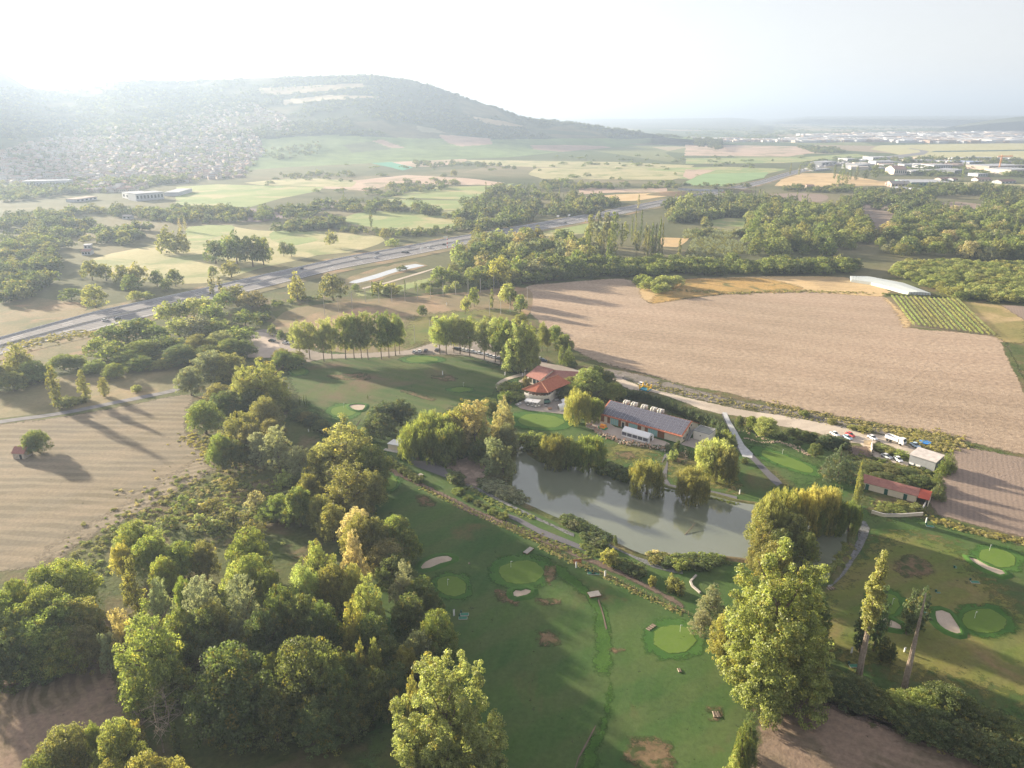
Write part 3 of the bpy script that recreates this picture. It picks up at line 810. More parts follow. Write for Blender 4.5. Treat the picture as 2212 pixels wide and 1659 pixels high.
BUNK = [('r', [(500, 400), (530, 365), (600, 335), (670, 328), (697, 342), (690, 362), (620, 378), (560, 405), (510, 412)]),
        ('r', [(1080, 560), (1095, 545), (1130, 548), (1160, 537), (1192, 545), (1190, 560), (1160, 575), (1110, 587), (1085, 580)]),
        ('s', [(1590, 675), (1630, 670), (1680, 690), (1700, 720), (1740, 780), (1748, 812), (1720, 818), (1650, 790), (1600, 740)]),
        ('s', [(1800, 338), (1850, 350), (1920, 390), (2010, 420), (2030, 440), (1990, 448), (1900, 410), (1830, 370)]),
        ('s', [(1215, 710), (1260, 715), (1340, 745), (1385, 775), (1375, 790), (1300, 778), (1230, 740)]),
        ('p', [(610, 850), (650, 840), (720, 845), (700, 880), (650, 878)])]
for k, (f, pts) in enumerate(BUNK):
    o = field('bunker', f, pts, SAND, L5 + .03, True, 1.2, .04)
    w = [P(x, y, 0, f) for x, y in pts]
    w = smooth_poly(w, 1.2, .02)
    mb = MB(); n = len(w); c = sum(w, Vector((0, 0))) / n
    vs = []
    for q in w:
        d = (q - c).normalized()
        vs += [(q.x - d.x * .1, q.y - d.y * .1, L5), (q.x + d.x * .25, q.y + d.y * .25, .48), (q.x + d.x * .9, q.y + d.y * .9, .42), (q.x + d.x * 2.2, q.y + d.y * 2.2, L1)]
    mb.add(vs, [(4 * i + a, 4 * ((i + 1) % n) + a, 4 * ((i + 1) % n) + a + 1, 4 * i + a + 1) for i in range(n) for a in range(3)])
    tag(mb.build('bunker_lip', COLLAR), kind='structure')
# worn bare spots
BARE_SPOT = ground_mat('worn_spot', (.16, .115, .065), (.25, .175, .10), .3, 1.2, patch=(.07, .09, .03), patch_scale=.35, patch_lo=.46, patch_hi=.58, bump=.1, speck=.3)
for k, (f, x, y, rx, ry, tl) in enumerate([('r', 1040, 590, 75, 28, .5), ('r', 1300, 845, 70, 45, 0), ('r', 1300, 615, 65, 18, .1), ('r', 1945, 1590, 165, 110, .2), ('r', 1740, 925, 40, 16, 0),
                                           ('s', 210, 1310, 40, 35, 0), ('s', 1450, 400, 110, 70, .1), ('p', 1290, 650, 100, 22, .1), ('n', 1250, 985, 90, 35, .1), ('n', 1720, 1010, 70, 50, 0),
                                           ('i', 520, 850, 120, 45, .5), ('p', 620, 640, 150, 25, 0), ('p', 1100, 775, 120, 14, .3), ('r', 1310, 440, 35, 60, .3), ('o', 850, 800, 70, 60, .4)]):
    field('worn_patch', f, oval(x, y, rx, ry, tl, 16, .25, k), BARE_SPOT, L4 + .002 * k, True, 1.5, .3)

# ------------------------------------------------------------------ motorway
up = [(0, 731), (200, 676), (433, 626), (560, 597), (737, 558), (860, 536), (990, 512), (1097, 494), (1257, 466), (1424, 434), (1528, 416), (1641, 391), (1708, 371), (1775, 356), (1841, 346)]
lo = [(0, 768), (43, 753), (200, 715), (370, 672), (547, 628), (737, 581), (860, 558), (984, 533), (1110, 508), (1270, 478), (1424, 446), (1528, 426), (1650, 397), (1722, 375), (1790, 359), (1860, 348)]
mu = [P(*p) for p in up]; ml = [P(*p) for p in lo]
d0 = (mu[1] - mu[0]).normalized() * 400
mu = [mu[0] - d0] + mu; ml = [ml[0] - d0] + ml
field_w = smooth_poly(mu, 20, 0, False) + list(reversed(smooth_poly(ml, 20, 0, False)))
motorway = sheet('motorway', field_w, ASPH_L, .35)
motorway['label'] = 'grey dual carriageway crossing the plain'
WHITE_LINE = flat_mat('road_paint', (.72, .72, .7), .7, .2, 0, .05)
EDGE = flat_mat('verge_gravel', (.36, .31, .24), .9, .1, 0, .1)
def resample(poly, n):
    L = [0]
    for a, b in zip(poly, poly[1:]): L.append(L[-1] + (b - a).length)
    out = []
    for i in range(n):
        s = L[-1] * i / (n - 1)
        k = max(j for j in range(len(L)) if L[j] <= s + 1e-6); k = min(k, len(poly) - 2)
        out.append(poly[k].lerp(poly[k + 1], (s - L[k]) / max(1e-6, L[k + 1] - L[k])))
    return out
su, slw = resample([Vector((p.x, p.y)) for p in mu], 161), resample([Vector((p.x, p.y)) for p in ml], 161)
def strip(name, a, b, z, mat, dash=None, kind='structure', h=0.0):
    mb = MB()
    for i in range(160):
        if dash and i % dash: continue
        p0, p1 = su[i].lerp(slw[i], a), su[i].lerp(slw[i], b)
        q0, q1 = su[i + 1].lerp(slw[i + 1], a), su[i + 1].lerp(slw[i + 1], b)
        if dash: q0, q1 = p0.lerp(q0, .45), p1.lerp(q1, .45)
        if h:
            mb.slab([(p0.x, p0.y, z + h), (q0.x, q0.y, z + h), (q1.x, q1.y, z + h), (p1.x, p1.y, z + h)], h)
        else:
            mb.quad((p0.x, p0.y, z), (p1.x, p1.y, z), (q1.x, q1.y, z), (q0.x, q0.y, z))
    o = mb.build(name, mat); tag(o, kind=kind)
    return o
for a in (.07, .43, .57, .93): strip('lane_line', a - .005, a + .005, .36, WHITE_LINE)
for a in (.19, .31, .69, .81): strip('dashed_line', a - .004, a + .004, .36, WHITE_LINE, 2)
strip('central_reserve', .46, .54, .365, EDGE)
strip('verge', -.25, -.01, .2, EMBANK); strip('verge', 1.01, 1.3, .2, EMBANK)
barrier = strip('crash_barrier', .497, .503, .37, flat_mat('barrier_concrete', (.55, .54, .52), .8), kind='thing', h=.8)
tag(barrier, 'long pale concrete barrier down the middle of the motorway', 'crash barrier', kind='thing')
o = strip('crash_barrier', .02, .024, .36, flat_mat('galvanised_rail', (.5, .51, .53), .5), kind='thing', h=.75)
tag(o, 'thin grey guard rail along the far edge of the motorway', 'crash barrier', kind='thing')
# motorway beyond the bridge, and the winding main road in the plain
field('motorway', 0, [(1841, 346), (1900, 339), (1960, 333), (1990, 329), (1985, 324), (1960, 321), (1975, 321), (2005, 327), (1995, 334), (1920, 343), (1860, 349)], ASPH_L, .35, True, 30, .5)
# bridge over the motorway and its approach bank
bp = [P(1690 - 30, 506), P(1528 - 60, 416)]
mb = MB()
a, b = P(1480, 419), P(1545, 421)
ctr = (a + b) / 2; ang = math.atan2(b.y - a.y, b.x - a.x)
mb.box((ctr.x, ctr.y, 6.3), ((b - a).length * 1.5, 11, 1.2), ang)
mb.box((ctr.x + 5.2 * math.sin(ang), ctr.y - 5.2 * math.cos(ang), 7.4), ((b - a).length * 1.5, .25, 1.0), ang)
mb.box((ctr.x - 5.2 * math.sin(ang), ctr.y + 5.2 * math.cos(ang), 7.4), ((b - a).length * 1.5, .25, 1.0), ang)
br = empty('road_bridge', (ctr.x, ctr.y, 0), 0, 'grey flyover carrying a lane over the motorway', 'bridge')
deck = mb.build('deck', flat_mat('bridge_concrete', (.38, .39, .42), .8), br); deck.location = (-ctr.x, -ctr.y, 0)
for k in (-.36, 0, .36):
    mb = MB(); c = ctr + (b - a) * k
    mb.box((c.x, c.y, 2.9), (1.2, 9, 5.7), ang)
    q = mb.build('pier', bpy.data.materials['bridge_concrete'], br); q.location = (-ctr.x, -ctr.y, 0)
mb = MB()
for (x0, x1, yy) in ((1395, 1478, 421), (1548, 1640, 414)):
    p, q = P(x0, yy), P(x1, yy)
    n = 14; dirv = (q - p).normalized(); nrm = Vector((-dirv.y, dirv.x, 0))
    prof = [(-26, 0), (-7, 1), (7, 1), (26, 0)]
    vs = []
    for i in range(n + 1):
        c = p.lerp(q, i / n); hh = 6.0 * math.sin(math.pi / 2 * (i / n if x0 < 1500 else 1 - i / n)) ** .7
        for dd, k in prof: vs.append(tuple(c + nrm * dd * (hh / 6 * .9 + .1)) [:2] + (hh * k + .1,))
    mb.add(vs, [(4 * i + a_, 4 * i + 4 + a_, 4 * i + 5 + a_, 4 * i + 1 + a_) for i in range(n) for a_ in range(3)])
tag(mb.build('embankment', EMBANK), kind='structure')

# retention basin beside the motorway
WATERY, t, o = new_mat('basin_water')
principled(t, o, (.40, .41, .41), .12, .5)
bw = field('basin_water', 2, [(45, 1456), (75, 1443), (200, 1408), (330, 1368), (400, 1348), (480, 1334), (540, 1345), (450, 1364), (350, 1388), (220, 1430), (100, 1460)], WATERY, L5, False, 4, .2, 'pale water of a narrow retention basin')
field('basin_liner', 2, [(20, 1440), (60, 1415), (180, 1375), (260, 1350), (300, 1352), (340, 1335), (480, 1318), (560, 1345), (450, 1380), (350, 1402), (220, 1448), (100, 1475), (30, 1465)], EMBANK, L4, False, 4, .2)
field('lane', 2, [(130, 1490), (300, 1450), (500, 1390), (610, 1360), (640, 1345), (650, 1350), (520, 1395), (310, 1456), (140, 1497)], GRAVEL, L4, False, 5, .1)
field('meadow', 2, [(100, 1520), (250, 1500), (500, 1440), (600, 1420), (560, 1460), (300, 1530), (100, 1545)], MEADOW_GREEN, L4)

# ------------------------------------------------------------------ the pond
W_, t, o = new_mat('pond_water')
v = coords(t)
n1 = noise_n(t, v, .025, 4); r1 = ramp(t, [(.35, (.135, .155, .11)), (.7, (.17, .185, .135))]); t.links.new(n1, r1.inputs[0])
n2 = noise_n(t, v, 1.1, 3)
p = principled(t, o, r1.outputs[0], .035, .5, 0, n2, .010, .22)
p.inputs['IOR'].default_value = 1.9
M_POND = W_
POND = [(0, 1119, 955), (0, 1128, 957), (0, 1134, 975), (0, 1150, 990), (0, 1180, 1003), (0, 1260, 1010), (0, 1325, 1014), (0, 1356, 1032), (0, 1400, 1044), (0, 1429, 1052), (0, 1456, 1060), (0, 1521, 1067),
        (0, 1592, 1085), (0, 1640, 1092), (0, 1720, 1098), (0, 1790, 1110), (0, 1832, 1135), (0, 1831, 1160), (0, 1826, 1186), (0, 1808, 1222), (0, 1784, 1254), (0, 1755, 1262), (0, 1735, 1245), (0, 1720, 1225),
        (0, 1660, 1215), (0, 1557, 1202), (0, 1475, 1207), (0, 1440, 1208), (0, 1405, 1203), (0, 1360, 1188), (0, 1314, 1165), (0, 1265, 1146), (0, 1213, 1124), (0, 1160, 1100), (0, 1120, 1080), (0, 1105, 1060), (0, 1108, 1030), (0, 1113, 1005)]
pw = smooth_poly([P(x, y, 0, f) for f, x, y in POND], 2.5, .12)
water = sheet('pond_water', pw, M_POND, L5 + .02)
water['label'] = 'murky grey green pond water reflecting the pale sky'
mb = MB(); n = len(pw)
vs = []
for i, q in enumerate(pw):
    d = (pw[(i + 1) % n] - pw[i - 1]).normalized(); nr = Vector((d.y, -d.x))
    if inside([(a.x, a.y) for a in pw], q.x + nr.x * .5, q.y + nr.y * .5): nr = -nr
    j = random.uniform(-.2, .2)
    vs += [(q.x - nr.x * .3, q.y - nr.y * .3, .1), (q.x + nr.x * .5, q.y + nr.y * .5, .45 + j * .5), (q.x + nr.x * (1.2 + j), q.y + nr.y * (1.2 + j), .45 + j * .4), (q.x + nr.x * 2.4, q.y + nr.y * 2.4, .0)]
mb.add(vs, [(4 * i + a, 4 * ((i + 1) % n) + a, 4 * ((i + 1) % n) + a + 1, 4 * i + a + 1) for i in range(n) for a in range(3)])
tag(mb.build('pond_bank', ROUGH), kind='structure')
# the little brook across the fairways
field('brook', 'r', [(1612, 602), (1622, 605), (1646, 680), (1670, 780), (1665, 795), (1640, 695)], MUD, L5, True, 2, .1)
field('brook', 'r', [(1604, 1390), (1596, 1420), (1554, 1500), (1495, 1600), (1465, 1720), (1456, 1720), (1490, 1595), (1547, 1492), (1594, 1400)], MUD, L5, True, 2, .1)
field('lush_strip', 'r', [(1190, 300), (1260, 330), (1400, 400), (1500, 480), (1570, 560), (1650, 640), (1695, 760), (1700, 960), (1680, 1150), (1650, 1330), (1600, 1440), (1520, 1600), (1480, 1720), (1560, 1720), (1640, 1500), (1690, 1300),
      (1690, 1100), (1600, 1050), (1600, 800), (1580, 640), (1500, 560), (1400, 480), (1280, 390), (1180, 330)], ground_mat('lush_grass', (.045, .11, .018), (.07, .145, .026), .2, 1.2, bump=.15, speck=.3), L2 + .01, True, 3, .15)

# ================================================================== trees
def leaf_mat(name, trans=.42, rough=.6):
    """leaves: the colour comes from the object, varied from clump to clump"""
    m, t, o = new_mat(name)
    oi = N(t, 'ObjectInfo')
    at = N(t, 'Attribute', attribute_name='clump')
    al = N(t, 'Attribute', attribute_name='leafv')
    ay = N(t, 'Attribute', attribute_name='turn')
    hs = N(t, 'HueSaturation')
    # clump changes brightness and a touch of hue
    mr = N(t, 'MapRange'); mr.inputs[3].default_value = .66; mr.inputs[4].default_value = 1.36
    t.links.new(at.outputs['Fac'], mr.inputs[0])
    mh = N(t, 'MapRange'); mh.inputs[3].default_value = .515; mh.inputs[4].default_value = .48
    t.links.new(al.outputs['Fac'], mh.inputs[0])
    ml_ = N(t, 'MapRange'); ml_.inputs[3].default_value = .7; ml_.inputs[4].default_value = 1.3
    t.links.new(al.outputs['Fac'], ml_.inputs[0])
    mul = N(t, 'Math', operation='MULTIPLY'); t.links.new(mr.outputs[0], mul.inputs[0]); t.links.new(ml_.outputs[0], mul.inputs[1])
    base = mixc(t, oi.outputs['Color'], (.30, .23, .03), 0.0)
    mx = base.node
    mt = N(t, 'MapRange'); mt.inputs[1].default_value = .80; mt.inputs[2].default_value = 1.0; mt.inputs[3].default_value = 0; mt.inputs[4].default_value = .55
    t.links.new(ay.outputs['Fac'], mt.inputs[0]); t.links.new(mt.outputs[0], mx.inputs[0])
    t.links.new(base, hs.inputs['Color']); t.links.new(mul.outputs[0], hs.inputs['Value']); t.links.new(mh.outputs[0], hs.inputs['Hue'])
    d = N(t, 'BsdfDiffuse'); tr = N(t, 'BsdfTranslucent'); mxs = N(t, 'MixShader', i0=trans)
    warm = mixc(t, hs.outputs[0], (1.0, 1.0, .42), .72, 'MULTIPLY')
    sc = mixc(t, warm, (1.75, 1.75, 1.75), 1.0, 'MULTIPLY')
    t.links.new(hs.outputs[0], d.inputs[0]); t.links.new(sc, tr.inputs[0])
    t.links.new(d.outputs[0], mxs.inputs[1]); t.links.new(tr.outputs[0], mxs.inputs[2])
    g = N(t, 'BsdfGlossy'); g.inputs['Roughness'].default_value = .55; g.inputs['Color'].default_value = (.8, .8, .75, 1)
    m2 = N(t, 'MixShader', i0=.035)
    t.links.new(mxs.outputs[0], m2.inputs[1]); t.links.new(g.outputs[0], m2.inputs[2])
    t.links.new(m2.outputs[0], o.inputs[0])
    return m
M_LEAF = leaf_mat('leaves')
M_BARK = flat_mat('bark', (.16, .125, .095), .95, .1, 0, .35, 1.5)
M_PALEBARK = flat_mat('pale_bark', (.33, .27, .215), .95, .1, 0, .3, 2.2)

def leaves_from(centres, radii, per, leaf, squash=.8, droop=0.0, up=.35, g=rng, turn=None):
    """small leaf sprays on the outside of many little clumps"""
    nC = len(centres)
    C = np.repeat(centres, per, 0); Rr = np.repeat(radii, per)[:, None]
    n = len(C)
    d = g.normal(size=(n, 3)); d[:, 2] += up
    d /= np.linalg.norm(d, axis=1)[:, None]
    rad = Rr * (.55 + .5 * g.random((n, 1)) ** .5)
    p = C + d * rad * np.array([1, 1, squash])
    if droop: p[:, 2] -= g.random(n) * droop
    nrm = d + g.normal(size=(n, 3)) * .55
    nrm /= np.linalg.norm(nrm, axis=1)[:, None]
    a = np.cross(nrm, g.normal(size=(n, 3)))
    a /= np.linalg.norm(a, axis=1)[:, None] + 1e-9
    if droop:
        a = a * .45 + np.array([0, 0, -1.0]); a /= np.linalg.norm(a, axis=1)[:, None]
        nrm = np.cross(a, g.normal(size=(n, 3))); nrm /= np.linalg.norm(nrm, axis=1)[:, None] + 1e-9
    b = np.cross(nrm, a)
    s = leaf * (.6 + .8 * g.random((n, 1)))
    la, lb = (s * (2.6 if droop else 1.0)), s * (.42 if droop else .72)
    v0 = p - a * la * .5; v1 = p + b * lb * .5 + nrm * s * .12; v2 = p + a * la * .5; v3 = p - b * lb * .5 + nrm * s * .12
    V = np.stack([v0, v1, v2, v3], 1).reshape(-1, 3)
    Fq = np.arange(n * 4).reshape(-1, 4)
    cl = np.repeat(g.random(nC), per)
    tn = np.repeat(turn if turn is not None else g.random(nC), per)
    return V, Fq, cl, g.random(n), tn

def crown_mesh(name, lobes, clumps, per, clump_r, leaf, g, inner=.15, low=-.55, **kw):
    """lobes: (x, y, z, rx, ry, rz) in the unit tree; clumps spread on their outsides"""
    Cs, Rs = [], []
    vol = np.array([l[3] * l[4] + l[4] * l[5] + l[3] * l[5] for l in lobes]); vol = vol / vol.sum()
    for l, w in zip(lobes, vol):
        k = max(3, int(clumps * w))
        d = g.normal(size=(k, 3)); d[:, 2] = d[:, 2] * .9 + .15
        d /= np.linalg.norm(d, axis=1)[:, None]
        d[:, 2] = np.maximum(d[:, 2], low)
        r = np.where(g.random(k) < inner, .35 + .4 * g.random(k), .82 + .2 * g.random(k))[:, None]
        Cs.append(np.array(l[:3]) + d * r * np.array(l[3:6]))
        Rs.append(clump_r * (.6 + .7 * g.random(k)))
    C, Rr = np.concatenate(Cs), np.concatenate(Rs)
    V, Fq, cl, lv, tn = leaves_from(C, Rr, per, leaf, g=g, **kw)
    V[:, 2] = np.maximum(V[:, 2], .01)
    me = mesh_np(name, V, Fq, {'clump': cl, 'leafv': lv, 'turn': tn})
    me.materials.append(M_LEAF)
    return me

def trunk_mesh(name, h=.6, r=.03, limbs=5, g=rng, mat=None, spread=.3, bare=0):
    mb = MB()
    rr = random.Random(int(g.integers(1e6)))
    p = Vector((0, 0, -.02)); rad = r
    segs = 4
    for i in range(segs):
        q = Vector((rr.uniform(-.01, .01), rr.uniform(-.01, .01), h * (i + 1) / segs))
        mb.cyl(p, q, rad * (1.25 if i == 0 else 1), rad * .8, 7); p = q; rad *= .8
    for k in range(limbs):
        a = 2 * math.pi * k / max(1, limbs) + rr.uniform(-.4, .4)
        z0 = h * rr.uniform(.45, .95)
        q0 = Vector((0, 0, z0)); q1 = Vector((math.cos(a) * spread * .55, math.sin(a) * spread * .55, z0 + rr.uniform(.08, .2)))
        q2 = q1 + Vector((math.cos(a) * spread * .4, math.sin(a) * spread * .4, rr.uniform(.06, .18)))
        mb.cyl(q0, q1, r * .45, r * .3, 5); mb.cyl(q1, q2, r * .3, r * .1, 5)
    me = mb.mesh(name)
    me.materials.append(mat or M_BARK)
    return me

def G_(s): return np.random.default_rng(s)
LIB = {}
def lib(kind, fn, n):
    LIB[kind] = [fn(i) for i in range(n)]

def round_lobes(g, n=9, z0=.52, sp=.26, r=.24, flat=.9):
    L = [(0, 0, z0 + .12, r * 1.15, r * 1.15, r * 1.15)]
    for i in range(n):
        a = 2.4 * i + g.uniform(-.4, .4); q = sp * math.sqrt((i + .6) / n)
        z = z0 + .26 * (1 - (q / sp) ** 2) * flat - .12 * (q / sp) + g.uniform(-.05, .06)
        rr = r * g.uniform(.62, .95)
        L.append((q * math.cos(a), q * math.sin(a), z, rr, rr, rr * .9))
    for i in range(6):
        a = 1.05 * i + g.uniform(-.3, .3); rr = r * g.uniform(.7, .9)
        L.append((sp * .95 * math.cos(a), sp * .95 * math.sin(a), g.uniform(.24, .38), rr, rr, rr))
    return L
# unit trees: height 1, width about 1
def mk_round(i, hi=True):
    g = G_(100 + i)
    return crown_mesh('crown', round_lobes(g, 11 if i % 2 else 8, .48, .30, .25), 470 if hi else 150, 48 if hi else 17, .058 if hi else .08, .023 if hi else .058, g), \
        trunk_mesh('trunk', .5, .028, 5, g)
def mk_plume(i, hi=True):       # big poplar with upward billowing plumes
    g = G_(200 + i)
    L = []
    for k in range(17):
        a = 2.4 * k + g.uniform(-.3, .3); q = .34 * math.sqrt((k + .4) / 17)
        top = .97 - .55 * (q / .34) ** 1.6 + g.uniform(-.05, .05)
        rr = g.uniform(.085, .135)
        for z in np.linspace(max(.12, top - .6), top - .06, 5):
            kx = 1 - .3 * (z / top)
            L.append((q * math.cos(a) + g.uniform(-.04, .04), q * math.sin(a) + g.uniform(-.04, .04), z, rr * kx, rr * kx, .10))
    return crown_mesh('crown', L, 720 if hi else 170, 46 if hi else 14, .045, .019 if hi else .05, g, .1), trunk_mesh('trunk', .6, .03, 6, g)
def mk_bigpop(i, hi=True):      # tall oval poplar on a clear trunk
    g = G_(300 + i)
    L = []
    for k in range(13):
        z = .27 + .65 * k / 12
        w = .36 * math.sin(math.pi * (.15 + .77 * k / 12)) ** .7
        for j in range(3):
            a = g.uniform(0, 6.28)
            L.append((w * .6 * math.cos(a), w * .6 * math.sin(a), z + g.uniform(-.03, .03), w * .62, w * .62, .085))
    return crown_mesh('crown', L, 460 if hi else 130, 40 if hi else 15, .05, .020 if hi else .05, g, .1), trunk_mesh('trunk', .7, .020, 4, g, spread=.2)
def mk_poplar(i, hi=True):      # slender columnar poplar
    g = G_(400 + i)
    L = []
    for k in range(16):
        z = .08 + .88 * k / 15
        w = .36 * (math.sin(math.pi * min(1, .12 + .80 * k / 15)) ** .6) * (1 - .35 * k / 15)
        for j in range(2):
            a = g.uniform(0, 6.28)
            L.append((w * .35 * math.cos(a), w * .35 * math.sin(a), z, w * .72, w * .72, .06))
    return crown_mesh('crown', L, 330 if hi else 110, 26 if hi else 14, .05, .028 if hi else .055, g, .08, squash=.55, up=.8), trunk_mesh('trunk', .8, .035, 0, g)
def mk_willow(i, hi=True):
    g = G_(500 + i)
    L = [(0, 0, .70, .30, .30, .22)]
    for k in range(10):
        a = .63 * k + g.uniform(-.2, .2); q = g.uniform(.20, .33)
        L.append((q * math.cos(a), q * math.sin(a), g.uniform(.50, .72), .17, .17, .20))
    for k in range(14):
        a = .45 * k + g.uniform(-.2, .2); q = g.uniform(.30, .40)
        L.append((q * math.cos(a), q * math.sin(a), g.uniform(.22, .48), .09, .09, .24))
    return crown_mesh('crown', L, 560 if hi else 140, 38 if hi else 16, .045, .021 if hi else .05, g, .12, -.9, droop=.16), trunk_mesh('trunk', .5, .035, 5, g)
def mk_feather(i, hi=True):     # grey willow, fine and billowing
    g = G_(600 + i)
    L = round_lobes(g, 14, .46, .30, .17)
    for k in range(6):
        a = g.uniform(0, 6.28); q = g.uniform(.0, .2)
        L.append((q * math.cos(a), q * math.sin(a), g.uniform(.72, .9), .12, .12, .12))
    return crown_mesh('crown', L, 620 if hi else 150, 40 if hi else 15, .035, .017 if hi else .05, g, .1), trunk_mesh('trunk', .5, .03, 5, g)
def mk_conifer(i, hi=True):     # broad dark cedar-like cone with tufted tiers
    g = G_(700 + i)
    L = []
    for k in range(11):
        z = .10 + .84 * k / 10
        w = .42 * (1 - (k / 10.6) ** 1.25)
        nn = max(1, int(7 * (1 - k / 11)))
        for j in range(nn):
            a = 6.28 * j / nn + g.uniform(-.3, .3) + k
            L.append((w * .62 * math.cos(a), w * .62 * math.sin(a), z + g.uniform(-.02, .02), w * .42 + .03, w * .42 + .03, .075))
    return crown_mesh('crown', L, 620 if hi else 130, 34 if hi else 14, .034, .019 if hi else .05, g, .1, squash=1.4, up=.9), trunk_mesh('trunk', .8, .025, 0, g)
def mk_bush(i, hi=True):
    g = G_(800 + i)
    L = []
    for k in range(9):
        a = 2.4 * k; q = .34 * math.sqrt(k / 9)
        L.append((q * math.cos(a), q * math.sin(a), g.uniform(.32, .52) * (1 - q * .6), .24, .24, g.uniform(.3, .45)))
    return crown_mesh('foliage', L, 160 if hi else 70, 26 if hi else 14, .09, .060 if hi else .1, g, .1, -.9), None
def mk_orchard(i, hi=True):     # small open-crowned fruit tree
    g = G_(900 + i)
    return crown_mesh('crown', round_lobes(g, 7, .5, .32, .18), 90, 22, .06, .05, g, .2), trunk_mesh('trunk', .5, .03, 5, g)
for hi in (True, False):
    s = '' if hi else '_lo'
    lib('round' + s, lambda i: mk_round(i, hi), 4 if hi else 3)
    lib('plume' + s, lambda i: mk_plume(i, hi), 2 if hi else 2)
    lib('bigpop' + s, lambda i: mk_bigpop(i, hi), 2)
    lib('poplar' + s, lambda i: mk_poplar(i, hi), 2)
    lib('willow' + s, lambda i: mk_willow(i, hi), 2 if hi else 1)
    lib('feather' + s, lambda i: mk_feather(i, hi), 2 if hi else 1)
    lib('conifer' + s, lambda i: mk_conifer(i, hi), 2 if hi else 1)
    lib('bush' + s, lambda i: mk_bush(i, hi), 2 if hi else 2)
lib('orchard', mk_orchard, 2)
# giant variants for the two tallest trees in front
def mk_giant(i):
    g = G_(250 + i)
    L = []
    n = 12
    for k in range(n):                     # separate ascending limbs, each with its own billowing head
        a = 2.4 * k + g.uniform(-.3, .3); q = .37 * math.sqrt((k + .1) / n)
        top = .97 - .42 * (q / .37) ** 1.5 + g.uniform(-.10, .04)
        lo_ = max(.08, top - g.uniform(.5, .75))
        for z in np.linspace(lo_, top - .04, 6):
            s_ = (z - lo_) / (top - lo_)
            w = .085 * (1 - .45 * s_) * g.uniform(.8, 1.2)
            for j in range(3):
                b_ = g.uniform(0, 6.28)
                L.append((q * math.cos(a) * (.75 + .35 * z) + w * .9 * math.cos(b_), q * math.sin(a) * (.75 + .35 * z) + w * .9 * math.sin(b_), z + g.uniform(-.03, .03), w * .62, w * .62, .048))
    return crown_mesh('crown', L, 2500, 46, .024, .0115, g, .04), trunk_mesh('trunk', .62, .024, 9, g, spread=.15)
lib('giant', mk_giant, 2)

COLOURS = {
    'green': (.165, .210, .060), 'dark': (.115, .150, .055), 'bright': (.205, .250, .075), 'yellow': (.270, .280, .095), 'olive': (.205, .215, .075),
    'silver': (.26, .29, .20), 'grey': (.215, .23, .135), 'gold': (.35, .33, .10), 'brown': (.195, .19, .080), 'lime': (.28, .32, .12), 'blue': (.090, .130, .066), 'tan': (.36, .33, .19)}
WORDS = {'green': 'mid green', 'dark': 'dark green', 'bright': 'bright green', 'yellow': 'yellow green', 'olive': 'olive green', 'silver': 'silvery', 'grey': 'grey green', 'gold': 'golden yellow',
         'brown': 'brownish', 'lime': 'lime green', 'blue': 'bluish green', 'tan': 'straw coloured'}
KNAME = {'round': ('broadleaf_tree', 'tree'), 'plume': ('billowing_tree', 'tree'), 'bigpop': ('park_poplar', 'poplar'), 'poplar': ('column_poplar', 'poplar'), 'willow': ('weeping_willow', 'willow'),
         'feather': ('grey_willow', 'willow'), 'conifer': ('conifer', 'conifer'), 'bush': ('shrub', 'shrub'), 'orchard': ('fruit_tree', 'fruit tree'), 'giant': ('giant_poplar', 'poplar')}
KWORD = {'round': 'round tree', 'plume': 'billowing tree', 'bigpop': 'oval poplar', 'poplar': 'column poplar', 'willow': 'weeping willow', 'feather': 'feathery willow',
         'conifer': 'dense conifer', 'bush': 'shrub', 'orchard': 'fruit tree', 'giant': 'giant poplar'}
trng = random.Random(11)
ALLT = []          # (pos, kind, tint, height, width, label, group, z)

def add_tree(pos, kind, tint, h, w, label, group=None, near=None):
    d = (Vector(pos) - Vector((0, 0, CAM_H))).length
    if kind == 'giant' or kind == 'orchard': key = kind
    else: key = kind + ('' if d < 430 else '_lo')
    cm, tm = trng.choice(LIB[key])
    nm, cat = KNAME[kind]
    if kind == 'round' and h < 6.5: nm, cat = 'shrub', 'shrub'
    base = COLOURS[tint]
    k = trng.uniform(.88, 1.14)
    col = (base[0] * k * trng.uniform(.93, 1.07), base[1] * k, base[2] * k * trng.uniform(.85, 1.1), 1)
    rz = trng.uniform(0, 6.28)
    if tm is not None and d < 700:
        r = empty(nm, pos, rz, label, cat, group)
        r.scale = (w, w, h)
        c = link('crown', cm, None, r); c.color = col
        link('trunk', tm, None, r)
    else:
        r = link(nm, cm, None, None, pos); r.rotation_euler = (0, 0, rz); r.scale = (w, w, h); r.color = col
        tag(r, label, cat, group)
    return r

